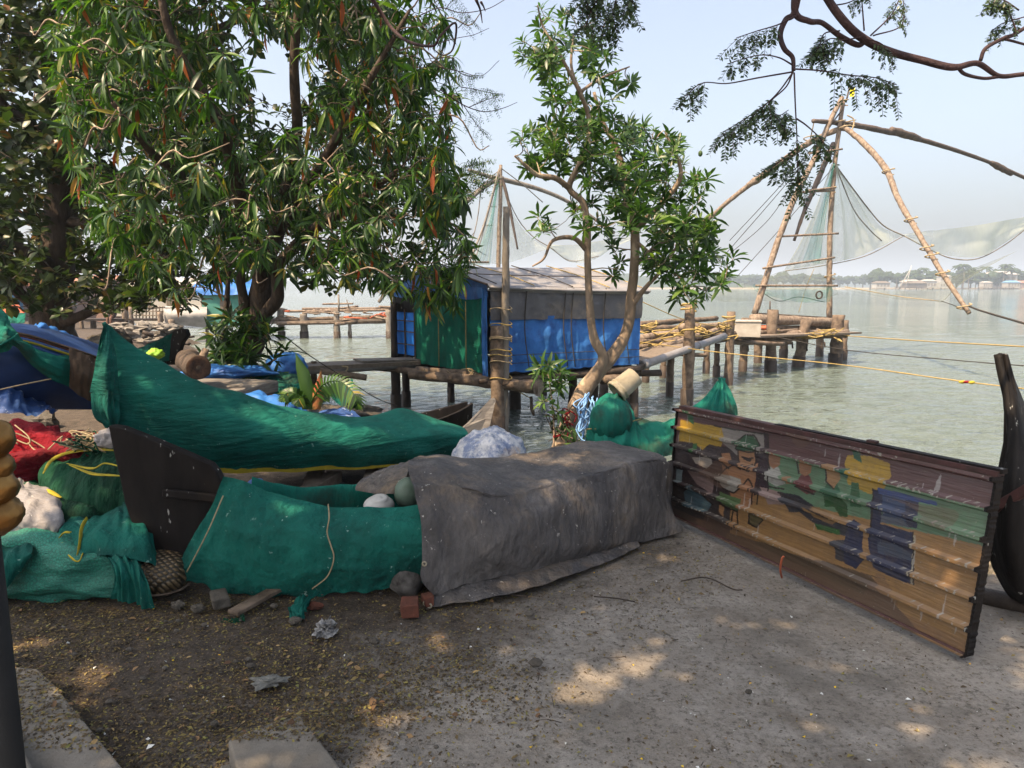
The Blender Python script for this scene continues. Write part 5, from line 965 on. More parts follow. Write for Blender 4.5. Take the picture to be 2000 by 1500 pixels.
make_skin('body', [Vb[i] for i in keep], [(mp[a], mp[b]) for a, b in Eb], [[.13, .12, .13, .05, .05, .10, 0, .075, .05, .035, .075, .05, .035, .05, .035, .028, .05, .035, .028][i] for i in keep], M['skin'], PS)
MB().blob(X(.02, .06, .3), .19, .16, .29, 20, 14, .12, 2, 3).obj('shirt', M['shirt'], PS)
MB().blob(X(-.16, -.02, .76), .11, .11, .10, 16, 10, .1).obj('hair', M['shirt'], PS)
MB().tube([X(.03, .05, .08), X(-.02, -.3, .08)], .1, 10, 4).obj('trousers', M['shirt'], PS)

# ------------------------------------------------------------------ right middle: covered boat, bucket, rag
EB_ = sheet('boat_cover', [
 DL([(1140, 872, 6.3), (1150, 850, 6.25), (1158, 815, 6.3), (1170, 780, 6.4), (1185, 776, 6.6), (1180, 800, 6.8)]),
 DL([(1180, 890, 6.1), (1180, 860, 6.05), (1185, 830, 6.15), (1200, 780, 6.3), (1202, 773, 6.55), (1200, 800, 6.8)]),
 DL([(1230, 895, 6.0), (1228, 865, 6.0), (1226, 832, 6.15), (1222, 790, 6.35), (1218, 778, 6.6), (1215, 800, 6.85)]),
 DL([(1270, 895, 5.95), (1265, 865, 6.0), (1252, 840, 6.2), (1240, 822, 6.4), (1235, 815, 6.65), (1235, 830, 6.9)]),
 DL([(1310, 890, 5.8), (1310, 870, 5.85), (1300, 845, 6.05), (1290, 828, 6.25), (1288, 824, 6.5), (1290, 850, 6.8)]),
 DL([(1370, 880, 5.5), (1365, 860, 5.6), (1350, 835, 5.8), (1335, 822, 6.0), (1335, 820, 6.25), (1338, 850, 6.5)])], M['teal3'], None, 110, 60, .035, 7, 1.4, 3.7, base=D(1230, 890, 6.1), fine=.012, sf=8)[0]
tag(EB_, 'bright teal cover tied over a rounded lump left of the painted panel', 'boat cover')
tubeobj('cord', DL([(1146, 838, 6.22), (1180, 836, 6.08), (1215, 828, 6.10), (1252, 818, 6.3)]), .006, M['rope'], EB_)
MB().blob(D(1195, 812, 6.55), .19, .2, .21, 20, 14, .05).obj('under_lump', M['teal3'], EB_)
MB().blob(D(1194, 822, 6.22), .185, .2, .205, 60, 30, .08, 2, 3, fn=lambda d: 1+.035*math.sin(math.atan2(d.y, d.x)*15+2*nz(d.x*2))*(1-max(0, d.z))).obj('lump', M['teal3'], EB_)
BK = thing('bucket', 'dirty pale plastic bucket lying tilted above the teal covered lump', 'bucket', D(1215, 775, 6.6))
b0 = D(1199, 764, 6.35); b1 = D(1238, 742, 6.75)
ax = D(1246, 736, 6.52)-D(1200, 775, 6.45); L = ax.length
MB().lathe(D(1203, 766, 6.45), ax, [(0, .092), (.0, .112), (.02, .114), (.023, .104), (.04, .103), (.045, .109), (.058, .109), (.062, .101), (.23, .092), (.24, .086), (.24, 0), (.234, 0), (.23, .084), (.0, .092)], 36).obj('shell', M['bucket'], BK)
tubeobj('handle', [D(1203, 766, 6.45)+Vector((.13*math.cos(a), -.05, .13*math.sin(a)-.05)) for a in (3.3, 3.9, 4.6, 5.3)], .004, M['darkrope'], BK)
br_ = thing('rope_coil', 'tangled pale blue rope hanging on the trunk of the middle tree', 'rope', D(1145, 800, 6.7))
for i in range(9):
    x = 1140+rnd.uniform(-8, 10); P = [D(x+rnd.uniform(-4, 8), 770+rnd.uniform(-4, 14), 6.65)] + [D(x+rnd.uniform(-14, 14), 790+k*17, 6.55+rnd.uniform(-.05, .05)) for k in range(4 if i < 6 else 5)] + [D(x+rnd.uniform(5, 22), 772+rnd.uniform(0, 12), 6.6)]
    tubeobj('strand', P, .0065, M['bluerope'], br_, 5, 50)
rg = sheet('rag', [DL([(1350, 800, 5.3), (1375, 780, 5.35), (1400, 752, 5.45), (1406, 741, 5.5)]), DL([(1385, 812, 5.2), (1392, 790, 5.25), (1404, 758, 5.4), (1408, 739, 5.5)]), DL([(1418, 815, 5.2), (1414, 790, 5.25), (1410, 760, 5.4), (1410, 739, 5.5)]), DL([(1437, 812, 5.3), (1432, 785, 5.35), (1422, 758, 5.5), (1412, 740, 5.55)])], M['teal3'], None, 60, 40, .035, 5, .7, 2.9, base=D(1400, 812, 5.4))[0]
tag(rg, 'bright teal cloth hung to a peak behind the top edge of the painted panel', 'rag')
tubeobj('stick', [D(1405, 742, 5.55), D(1400, 880, 5.6)], .015, M['wood'], rg)

# ------------------------------------------------------------------ painted ribbed metal panel
PN = thing('painted_panel', 'ribbed metal sheet panel with a faded painted mural leaning by the water', 'panel', Zp(1600, 1140))
pBL, pBR, pTR, pTL = Zp(1308, 1002, .015), Zp(1886, 1280, .015), D(1946, 930, 2.98), D(1325, 797, 4.86)
def pan(u, v):   # u 0 left..1 right, v 0 bottom..1 top
    return pBL.lerp(pBR, u).lerp(pTL.lerp(pTR, u), v)
nP = (pBR-pBL).cross(pTL-pBL).normalized()
if nP.y > 0: nP = -nP
def rib(v):      # profile out of the sheet towards the viewer
    f = (v*6) % 1.0
    k = 0
    if f > .80: k = min(1, (f-.80)/.05)
    if f < .02: k = 1-f/.02
    return .032*k
SH = []   # mural: (polygon in picture space of the sheet, colour); later ones lie on top
def S(c, *p): SH.append((c, p))
MAU = (.13, .062, .062); GRN = (.13, .25, .14); OCH = (.36, .20, .07); NAV = (.025, .03, .075); YEL = (.50, .31, .02)
S(MAU, (1300, 780), (1960, 920), (1960, 1010), (1500, 880), (1300, 870)); S((.05, .035, .04), (1300, 860), (1500, 880), (1500, 1000), (1300, 960))
S(GRN, (1490, 878), (1960, 1000), (1960, 1090), (1520, 990), (1490, 950)); S(OCH, (1480, 965), (1960, 1075), (1960, 1300), (1400, 1090), (1400, 1000))
S((.06, .05, .05), (1300, 940), (1425, 985), (1425, 1080), (1300, 1020)); S((.13, .085, .05), (1420, 1040), (1960, 1200), (1960, 1300), (1400, 1090)); S(OCH, (1700, 1125), (1960, 1190), (1960, 1300), (1800, 1240))
S((.30, .27, .25), (1395, 832), (1500, 850), (1495, 895), (1440, 890), (1395, 850)); S((.04, .02, .03), (1492, 845), (1502, 848), (1500, 960), (1470, 945), (1470, 885), (1492, 885))
S(YEL, (1330, 820), (1410, 836), (1415, 855), (1408, 872), (1385, 868), (1372, 878), (1352, 864), (1326, 862)); S((.03, .12, .05), (1340, 800), (1352, 803), (1356, 830), (1345, 822)); S((.04, .18, .05), (1352, 866), (1362, 866), (1360, 886), (1350, 882))
S(YEL, (1655, 888), (1700, 890), (1738, 905), (1740, 930), (1728, 955), (1700, 965), (1655, 945), (1650, 905)); S((.02, .12, .06), (1663, 876), (1680, 880), (1684, 905), (1668, 896)); S((.03, .13, .05), (1664, 940), (1678, 944), (1682, 992), (1660, 990)); S((.02, .13, .08), (1632, 914), (1660, 915), (1655, 935), (1640, 926))
# a turbaned musician, kept generic
S((.03, .11, .05), (1436, 862), (1452, 850), (1470, 852), (1482, 868), (1480, 880), (1455, 882), (1438, 876)); S((.40, .20, .09), (1442, 880), (1472, 882), (1476, 905), (1462, 920), (1446, 910)); S((.03, .02, .02), (1452, 893), (1468, 897), (1464, 902), (1452, 898))
S((.38, .18, .08), (1408, 885), (1425, 885), (1432, 910), (1446, 915), (1480, 905), (1470, 985), (1440, 1000), (1420, 950), (1405, 945), (1412, 920)); S((.40, .38, .33), (1402, 925), (1448, 935), (1450, 950), (1430, 962), (1408, 950)); S((.10, .18, .07), (1404, 960), (1448, 975), (1440, 1000), (1408, 985)); S((.42, .22, .09), (1404, 985), (1414, 990), (1412, 1010), (1404, 1000)); S((.42, .22, .09), (1430, 1000), (1440, 1002), (1438, 1040), (1428, 1030))
S((.08, .15, .19), (1336, 960), (1350, 945), (1390, 985), (1380, 1000), (1340, 990)); S((.30, .38, .4), (1322, 915), (1334, 918), (1334, 942), (1322, 938)); S((.38, .33, .28), (1352, 893), (1388, 890), (1392, 905), (1380, 915), (1358, 905)); S((.26, .18, .17), (1340, 915), (1395, 930), (1390, 965), (1360, 945)); S((.12, .10, .04), (1463, 1003), (1480, 1003), (1488, 1016), (1478, 1030), (1462, 1022))
for cx, cc, bcl in ((1512, (.34, .16, .08), (.42, .42, .38)), (1572, (.36, .17, .08), (.16, .04, .04)), (1626, (.38, .19, .09), (.03, .13, .06))):
    dy = (cx-1512)*.26; S(bcl, (cx-20, 935+dy), (cx-8, 912+dy), (cx+8, 912+dy), (cx+22, 945+dy), (cx+4, 950+dy)); S(cc, (cx-12, 890+dy), (cx, 882+dy), (cx+13, 890+dy), (cx+11, 908+dy), (cx, 916+dy), (cx-10, 908+dy))
S((.40, .22, .09), (1612, 905), (1638, 910), (1642, 935), (1630, 955), (1614, 940)); S((.34, .18, .08), (1535, 930), (1545, 930), (1548, 945), (1535, 945))
S((.34, .24, .22), (1485, 950), (1540, 965), (1545, 985), (1500, 985)); S((.035, .035, .045), (1520, 960), (1560, 968), (1620, 1010), (1665, 1030), (1660, 1050), (1610, 1036), (1560, 1000), (1540, 1000)); S((.02, .09, .02), (1608, 968), (1640, 970), (1655, 985), (1655, 1010), (1640, 1008), (1630, 990), (1612, 990)); S((.03, .12, .02), (1590, 1022), (1640, 1035), (1640, 1045), (1595, 1034)); S((.30, .17, .06), (1572, 990), (1600, 990), (1640, 1015), (1625, 1025), (1590, 1010))
S((.05, .05, .06), (1628, 1055), (1650, 1055), (1660, 1100), (1632, 1092)); S(NAV, (1668, 1014), (1686, 1028), (1684, 1070), (1690, 1090), (1672, 1112), (1650, 1100), (1648, 1060), (1655, 1030))
S(NAV, (1706, 955), (1724, 958), (1722, 1000), (1716, 1050), (1698, 1050), (1700, 990)); S((.05, .08, .17), (1722, 958), (1790, 972), (1786, 1030), (1724, 1012)); S(NAV, (1768, 968), (1795, 974), (1792, 1032), (1770, 1028)); S((.10, .12, .16), (1720, 1006), (1762, 1014), (1776, 1030), (1720, 1020)); S(NAV, (1694, 1052), (1716, 1022), (1784, 1040), (1784, 1142), (1740, 1128), (1706, 1108)); S((.07, .09, .14), (1714, 1058), (1750, 1064), (1780, 1082), (1782, 1096), (1716, 1080)); S((.45, .4, .28), (1784, 1046), (1790, 1048), (1784, 1144), (1778, 1140))
S((.05, .09, .28), (1714, 952), (1830, 980), (1832, 988), (1716, 964))
SHB = [(c, p, (min(q[0] for q in p), max(q[0] for q in p), min(q[1] for q in p), max(q[1] for q in p))) for c, p in SH]
STK = []
for l in ([(1441, 880), (1443, 900), (1450, 915), (1462, 921), (1473, 910), (1477, 895), (1474, 880)], [(1450, 893), (1458, 896)], [(1463, 896), (1470, 894)], [(1455, 908), (1463, 911), (1469, 907)], [(1405, 930), (1418, 915), (1434, 908), (1446, 916)], [(1402, 925), (1403, 945), (1416, 958), (1434, 962), (1450, 950)], [(1450, 950), (1462, 935), (1470, 950), (1468, 985)], [(1480, 880), (1484, 930), (1478, 985)], [(1436, 876), (1442, 860), (1455, 850), (1472, 851), (1483, 868), (1482, 880)], [(1438, 878), (1460, 884), (1482, 880)],
    [(1408, 885), (1412, 905), (1424, 915)], [(1404, 962), (1404, 985), (1420, 994), (1440, 999)], [(1430, 1000), (1428, 1034)], [(1440, 1000), (1441, 1036)], [(1352, 866), (1350, 885)], [(1336, 960), (1350, 944), (1392, 986)], [(1340, 990), (1380, 1000)], [(1463, 1003), (1462, 1022), (1478, 1030), (1489, 1016), (1480, 1003), (1463, 1003)],
    [(1500, 902), (1504, 915)], [(1492, 935), (1500, 950), (1530, 955)], [(1556, 900), (1560, 925)], [(1552, 950), (1590, 965)], [(1612, 905), (1614, 940), (1630, 956)], [(1520, 962), (1620, 1011), (1664, 1031)], [(1706, 955), (1698, 1050)], [(1784, 1040), (1784, 1142)], [(1500, 850), (1500, 958)], [(1395, 832), (1500, 850)]): STK += list(zip(l, l[1:]))
def mural(px, py):
    px += 1.6*nz(px*.05, py*.05); py += 1.6*nz(py*.05, px*.05, 2); c = OCH
    for col, p, bb in SHB:
        if bb[0] <= px <= bb[1] and bb[2] <= py <= bb[3] and inpoly(px, py, p): c = col
    for (ax_, ay_), (bx_, by_) in STK:
        if min(ax_, bx_)-3 <= px <= max(ax_, bx_)+3 and min(ay_, by_)-3 <= py <= max(ay_, by_)+3:
            dx, dy = bx_-ax_, by_-ay_; t = max(0, min(1, ((px-ax_)*dx+(py-ay_)*dy)/(dx*dx+dy*dy+1e-6))); q = math.hypot(px-ax_-dx*t, py-ay_-dy*t)
            if q < 1.5: c = (.03, .02, .018)
    return c
NU, NV = 560, 216
grid = []; cols_ = []
TLx, TRx, BLx, BRx = proj(pTL), proj(pTR), proj(pBL), proj(pBR)
for i in range(NU+1):
    row = []
    for j in range(NV+1):
        u, v = i/NU, j/NV; q = pan(u, v); dent = .006*nz(u*5, v*4)+.004*nz(u*14, v*3, 4)
        p = q + nP*(rib(v)+dent); row.append(p); px, py = proj(q); c = mural(px, py); f = (v*6) % 1.0
        streak = .88+.24*nz(u*9, v*90, 6)
        g_ = sum(c)/3; c = tuple((x*.92+g_*.08)*streak*.57 for x in c)
        if (f > .80 or f < .03) and nz(u*130, v*60, 8) > .42+.4*nz(u*6, v*3, 1): c = (.21, .20, .175)     # bird lime and chips on the ledges
        if nz(u*110, v*4, 3) > .62: c = tuple(x*.5+.16 for x in c)                                  # runs
        if v < .07 or nz(u*7, v*5, 11) > .42: c = tuple(a*.55+b_*.45 for a, b_ in zip(c, (.10, .06, .04)))
        cols_.append((*c, 1))
    grid.append(row)
mb = MB().grid(grid); m, nt, b = nodes('painted_sheet_metal'); at = nt.nodes.new('ShaderNodeAttribute'); at.attribute_name = 'paint'
v = coords(nt); c_ = mixc(nt, ramp(nt, tex(nt, v, 26, 5, .75), [(.3, .35), (.55, 0.)]), at.outputs['Color'], (.08, .055, .04)); c_ = mixc(nt, ramp(nt, tex(nt, v, 60, 3, .7), [(.68, 0.), (.72, .6)]), c_, (.25, .24, .21))
nt.links.new(c_, b.inputs['Base Color']); b.inputs['Roughness'].default_value = .33; b.inputs['Specular IOR Level'].default_value = .5; bump(nt, b, tex(nt, coords(nt, (1, 1, 12)), 7, 4, .6), .35, .01)
o = mb.obj('sheet', m, PN); a = o.data.color_attributes.new('paint', 'FLOAT_COLOR', 'POINT'); a.data.foreach_set('color', np.array(cols_, dtype=np.float32).ravel())
mb = MB(); mb.grid([[p-nP*.012 for p in r] for r in grid[::16]]); mb.obj('back', M['wooddark'], PN)
M['rustframe'] = mat('rusty_maroon_frame', (.075, .035, .035), (.04, .025, .022), 12, .6, bs=50, bstr=.4, spots=(.2, .1, .05), spotsc=30)
def edge(name, u0, u1, v0, v1, w, n=60, off=0):
    a = pan(u0, v0); P = [pan(u0+(u1-u0)*k/n, v0+(v1-v0)*k/n)+nP*(rib(min(.9999, max(0, v0+(v1-v0)*k/n)))*.95+off) for k in range(n+1)]; return MB().tube(P, w, 6, n+1, .1).obj(name, M['rustframe'], PN)

for uu in (1, 0):
    e_ = MB(); ks = range(0, NV+1); sg = 1 if uu else -1; du = (pBR-pBL).normalized()*sg
    e_.grid([[pan(uu, k/NV)+nP*(rib(k/NV)+.012+.004*nz(k*.3)) for k in ks], [pan(uu, k/NV)+nP*(rib(k/NV)+.012)+du*(.012+.006*nz(k*.21, 4)) for k in ks], [pan(uu, k/NV)+nP*(-.035)+du*(.012+.006*nz(k*.21, 4)) for k in ks], [pan(uu, k/NV)-nP*.035 for k in ks]])
    e_.obj('side_edge', M['black'], PN, False)
edge('bottom_edge', 0, 1, 0, 0, .012, 60, -.03)
MB().beam(pTL-nP*.03+Vector((0, 0, .004)), pTR-nP*.03+Vector((0, 0, .004)), .05, .03).obj('top_rail', M['rustframe'], PN, False)
MB().beam(pan(.40, 1)-nP*.04+Vector((0, 0, .015)), pan(1.005, 1)-nP*.04+Vector((0, 0, .02)), .04, .02).obj('top_flange', M['black'], PN, False)
MB().box(pan(.70, 1)-nP*.04+Vector((0, 0, .03)), .05, .03, .02, -1.1).obj('bracket', M['rustframe'], PN, False)
tubeobj('rusty_hook', [Zp(1527, 1128, .0), D(1524, 1112, 3.70), D(1527, 1092, 3.68), D(1531, 1086, 3.68)], .006, M['orange'], PN)
tubeobj('prop', [pan(.3, .9)-nP*.05, Vector((pan(.3, .9)-nP*.75).xy.to_3d())+Vector((0, 0, -.05))], .025, M['wood'], PN); tubeobj('prop', [pan(.8, .9)-nP*.05, Vector((pan(.8, .9)-nP*.6).xy.to_3d())+Vector((0, 0, -.05))], .025, M['wood'], PN)

# ------------------------------------------------------------------ right edge: dark canoe bow, timber, rubbish
RB = thing('canoe', 'tarred black canoe bow rising at the right edge of the view', 'canoe', D(1990, 1170, 3.5), 'canoes pulled up on the shore')
# crescent stem seen nearly end on, then the planked side
sheet('hull', [
 DL([(1956, 690, 3.42), (1958, 692, 3.45), (1962, 692, 3.5)]),
 DL([(1970, 770, 3.34), (1984, 770, 3.36), (1996, 775, 3.5)]),
 DL([(1966, 870, 3.28), (1996, 850, 3.26), (2024, 850, 3.45)]),
 DL([(1944, 965, 3.28), (1990, 950, 3.16), (2060, 935, 3.35)]),
 DL([(1930, 1055, 3.34), (1985, 1060, 3.14), (2090, 1040, 3.3)]),
 DL([(1942, 1115, 3.38), (1990, 1130, 3.18), (2100, 1130, 3.3)]),
 DL([(1972, 1165, 3.42), (2010, 1180, 3.26), (2110, 1190, 3.35)]),
 DL([(2000, 1176, 3.46), (2030, 1190, 3.36), (2110, 1205, 3.42)])], mat('tarred_hull', (.006, .0055, .0055), (.016, .0145, .014), 9, .6, (1, 1, .35), bs=22, bstr=.6, bstretch=(1, 1, .3), spots=(.25, .25, .23), spotsc=30, spotpos=.66, spec=.1), RB, 70, 30, .004, fine=.002)
hull('hull_planking', M['black'], RB, (2.85, 3.55, 0), (5.9, 4.9, 0), .9, .5, .55, .8, keel=.05)
o = [c for c in RB.children if c.name.startswith('hull') and 'planking' not in c.name][0]; sm = o.modifiers.new('thick', 'SOLIDIFY'); sm.thickness = .035; sm.offset = 1
bevel(MB().prism(DL([(1955, 690, 3.43), (1962, 690, 3.43), (1974, 735, 3.40), (1985, 800, 3.36), (1978, 860, 3.34), (1962, 930, 3.34), (1946, 980, 3.35), (1944, 965, 3.35), (1965, 900, 3.34), (1970, 840, 3.34), (1967, 765, 3.38)]), (.0, .06, 0)).obj('stem', M['black'], RB, False), .008)
bevel(MB().beam(D(1938, 996, 3.26), D(2050, 930, 3.02), .03, .045).obj('rubbing_strake', M['rustframe'], RB, False), .006)
t = tag(MB().tube([D(1905, 1165, 3.55), D(2100, 1200, 3.3)], .065, 12, 16, .2, .8).obj('timber', M['wooddark'], None, True, D(1905, 1165, 3.55)), 'dark rotten timber on the ground under the black canoe bow at the right', 'timber')
heap('yellow_plastic', 1942, 1130, 3.9, .10, .1, .09, 'bucket', 'crumpled yellowish plastic behind the panel corner at the right', 'rubbish', 5, .6)
heap('white_rubbish', 1925, 1085, 4.2, .1, .1, .06, 'white', 'pale crumpled bag pressed beside the panel corner at the right', 'rubbish', 6, .6)

# ------------------------------------------------------------------ foreground left: post with brass finial, kerbs
RP = thing('bollard', 'black post with a stacked golden knob at the left edge', 'post', Zp(-5, 1500, 0)+Vector((-.02, 0, 0)))
pt_ = Vector((D(-6, 1200, 1.55).x, 1.55, 0))
x0 = D(-30, 1040, 1.5)
MB().lathe(Vector((x0.x, 1.5, 0)), (0, 0, 1), [(0, .035), (x0.z, .028), (x0.z+.004, .0)], 24).obj('shaft', M['blackmetal'], RP)
def knob(px, py, rx, rz_, sd): MB().blob(D(px, py, 1.5), rx, rx, rz_, 26, 18, .12, 1.6, sd).obj('knob', M['brass'], RP)
knob(-22, 858, .048, .046, 2); knob(-18, 912, .046, .036, 5); knob(-20, 952, .054, .044, 7); knob(-16, 1006, .060, .046, 9)
for k, pl_ in enumerate(([(445, 1445), (582, 1390), (690, 1530), (480, 1560)],)):
    P = [Zp(x, y, .10) for x, y in pl_]; o = MB().prism([p-Vector((0, 0, .05)) for p in P], (0, 0, .10)).obj('concrete_slab', M['concrete'], None, False, P[0]-Vector((0, 0, .1))); bevel(o, .008); tag(o, 'square concrete slab standing proud of the dirt at the bottom edge', 'slab')
P = [Zp(x, y, .03) for x, y in [(430, 1495), (485, 1483), (520, 1560), (420, 1560)]]; o = MB().prism([p-Vector((0, 0, .02)) for p in P], (0, 0, .04)).obj('concrete_slab', M['concrete'], None, False, P[0]); bevel(o, .005); tag(o, 'low concrete ledge beside the square slab at the bottom edge', 'slab')
P = [Zp(x, y, .06) for x, y in [(-120, 1290), (72, 1305), (105, 1335), (290, 1560), (-120, 1560)]]; o = MB().prism([p-Vector((0, 0, .05)) for p in P], (0, 0, .10)).obj('concrete_step', M['concrete'], None, False, P[0]); bevel(o, .008); tag(o, 'broad worn concrete step at the lower left corner', 'step')
P = [Zp(x, y, .12) for x, y in [(-120, 1380), (25, 1420), (95, 1560), (-120, 1560)]]; o = MB().prism([p-Vector((0, 0, .04)) for p in P], (0, 0, .08)).obj('concrete_step', M['concrete'], None, False, P[0]); bevel(o, .008); tag(o, 'narrow upper concrete step beside the black post', 'step')
# ------------------------------------------------------------------ vegetation
rng = np.random.default_rng(11)
def leaf_template(w, segs=3, fold=.25, droop=.35, tipw=.0, shape='lance'):
    """a leaf of unit length along x; y across; z up; folded along the midrib and bent down"""
    xs = np.linspace(0, 1, segs+2)
    prof = {'lance': lambda x: math.sin(math.pi*x**.85)**.8, 'obov': lambda x: math.sin(math.pi*x**1.35)**.7, 'oval': lambda x: math.sin(math.pi*x)**.6}[shape]
    V = []; Fc = []
    def z(x): return -droop*x*x
    V.append((0, 0, 0)); ring = []
    for x in xs[1:-1]:
        h = w*.5*prof(float(x)); b = len(V)
        V += [(x, -h, z(x)+fold*h), (x, 0, z(x)), (x, h, z(x)+fold*h)]; ring.append(b)
    V.append((1, 0, z(1))); tip = len(V)-1
    Fc += [(0, ring[0], ring[0]+1), (0, ring[0]+1, ring[0]+2)]
    for a, b in zip(ring, ring[1:]): Fc += [(a, b, b+1, a+1), (a+1, b+1, b+2, a+2)]
    l = ring[-1]; Fc += [(l, tip, l+1), (l+1, tip, l+2)]
    return np.array(V, float), Fc
def build_leaves(name, P, Dr, Up, L, tmpl, m, parent):
    """P base points, Dr directions, Up leaf normals, L lengths (arrays)"""
    V, Fc = tmpl; P = np.asarray(P, float); Dr = np.asarray(Dr, float); Up = np.asarray(Up, float); L = np.asarray(L, float)[:, None, None]
    Dr /= np.linalg.norm(Dr, axis=1, keepdims=True)+1e-9; S = np.cross(Up, Dr); S /= np.linalg.norm(S, axis=1, keepdims=True)+1e-9; N = np.cross(Dr, S)
    A = P[:, None, :] + L*(V[None, :, 0:1]*Dr[:, None, :] + V[None, :, 1:2]*S[:, None, :] + V[None, :, 2:3]*N[:, None, :])
    n, k = len(P), len(V); A = A.reshape(-1, 3)
    me = bpy.data.meshes.new(name); tot = sum(len(f) for f in Fc); nf = len(Fc)
    idx = np.concatenate([np.array(f) for f in Fc]); allidx = (idx[None, :]+(np.arange(n)*k)[:, None]).ravel()
    ls = np.cumsum([0]+[len(f) for f in Fc[:-1]]); starts = (ls[None, :]+(np.arange(n)*tot)[:, None]).ravel(); tots = np.tile([len(f) for f in Fc], n)
    me.vertices.add(n*k); me.vertices.foreach_set('co', A.ravel().astype(np.float32)); me.loops.add(n*tot); me.loops.foreach_set('vertex_index', allidx.astype(np.int32))
    me.polygons.add(n*nf); me.polygons.foreach_set('loop_start', starts.astype(np.int32)); me.polygons.foreach_set('loop_total', tots.astype(np.int32)); me.polygons.foreach_set('use_smooth', [True]*(n*nf))
    me.materials.append(m); me.update(calc_edges=True); me.validate()
    o = bpy.data.objects.new(name, me); COL.objects.link(o)
    if parent is not None: o.parent = parent; o.location = -Vector(parent.location)
    return o
def whorls(tips, dirs, n, L, spread, droop, up=.2):
    P = []; Dr = []; U = []; Ls = []
    for t, d in zip(tips, dirs):
        d = Vector(d).normalized(); a = d.orthogonal().normalized(); b = d.cross(a); k = max(4, int(rng.normal(n, n*.2))); ph = rng.random()*6; s0 = rng.uniform(.75, 1.15)
        for i in range(k):
            an = ph+i*2.4; f = i/k; sp = spread*(1-.55*f)+rng.uniform(-.15, .15); rad = a*math.cos(an)+b*math.sin(an)
            v = d*math.cos(sp)+rad*math.sin(sp); v = v+Vector((0, 0, -droop*(1-.6*f)*rng.uniform(.15, 1.7))); v.normalize()
            P.append(Vector(t)-d*(L*.28*(1-f))+rad*.006); Dr.append(v); nn = (d-v*d.dot(v))
            U.append(nn if nn.length > .1 else Vector((0, 0, 1))); Ls.append(L*s0*rng.uniform(.5, 1.25)*(1-.25*f))
    return P, Dr, U, Ls
def grow(limbs, tips, r0=.02, r1=.004, m='bark', parent=None, name='trunk', seg=10, wig=.10, maxr=.035, up=.5):
    """limbs: (points, radii). Twigs grow from the nearest wood to each tip. Returns the direction at each tip."""
    mb = MB(); N = []; Rr = []
    for pts, rs in limbs:
        n = max(8, len(pts)*6); mb.tube(pts, rs, seg, n, .22, 1, rnd.random()*9); S_ = spline(pts, n)
        for i, p in enumerate(S_):
            if i > n*.12 or len(pts) < 4: N.append(p); Rr.append(lerpl(rs, i/(n-1)))
    base = np.array(N); T = sorted(range(len(tips)), key=lambda i: np.min(np.linalg.norm(base-np.array(tips[i]), axis=1)))
    A = np.zeros((len(N)+len(tips)*6, 3)); A[:len(N)] = base; RR = np.zeros(len(A)); RR[:len(N)] = Rr; c = len(N); dirs = [None]*len(tips)
    for i in T:
        t = np.array(tips[i]); dd = np.linalg.norm(A[:c]-t, axis=1)+np.maximum(0, A[:c, 2]-t[2])*up; k = int(np.argmin(dd)); s = Vector(A[k]); e = Vector(t); L = (e-s).length
        rs = min(RR[k]*.75, maxr, r1+r0*L); w = Vector((rng.normal(), rng.normal(), rng.normal()))*wig*L; mid = s.lerp(e, .5)+w+Vector((0, 0, .08*L)); P = [s, s.lerp(mid, .5)+w*.2, mid, mid.lerp(e, .6)+w*.25, e]
        n = 5 if L < .6 else 9; mb.tube(P, [rs, (rs+r1)/2, r1], 5 if rs < .012 else 7, n)
        S_ = spline(P, 6)
        for q in range(1, 6): A[c] = S_[q]; RR[c] = rs+(r1-rs)*q/5; c += 1
        dirs[i] = (S_[5]-S_[4]).normalized()
    return mb.obj(name, M[m], parent), dirs
def sample(poly, y0, y1, n, holes=(), bias=None):
    x0 = min(p[0] for p in poly); x1 = max(p[0] for p in poly); a0 = min(p[1] for p in poly); a1 = max(p[1] for p in poly); out = []
    tries = 0
    while len(out) < n and tries < n*60:
        tries += 1; px = rng.uniform(x0, x1); py = rng.uniform(a0, a1)
        if not inpoly(px, py, poly): continue
        if any((px-h[0])**2/h[2]**2+(py-h[1])**2/h[3]**2 < 1 for h in holes): continue
        if nz(px*.006, py*.006, 3.3)+.55*rng.random() < bias if bias is not None else False: continue
        out.append(D(px, py, rng.uniform(y0, y1)))
    return out

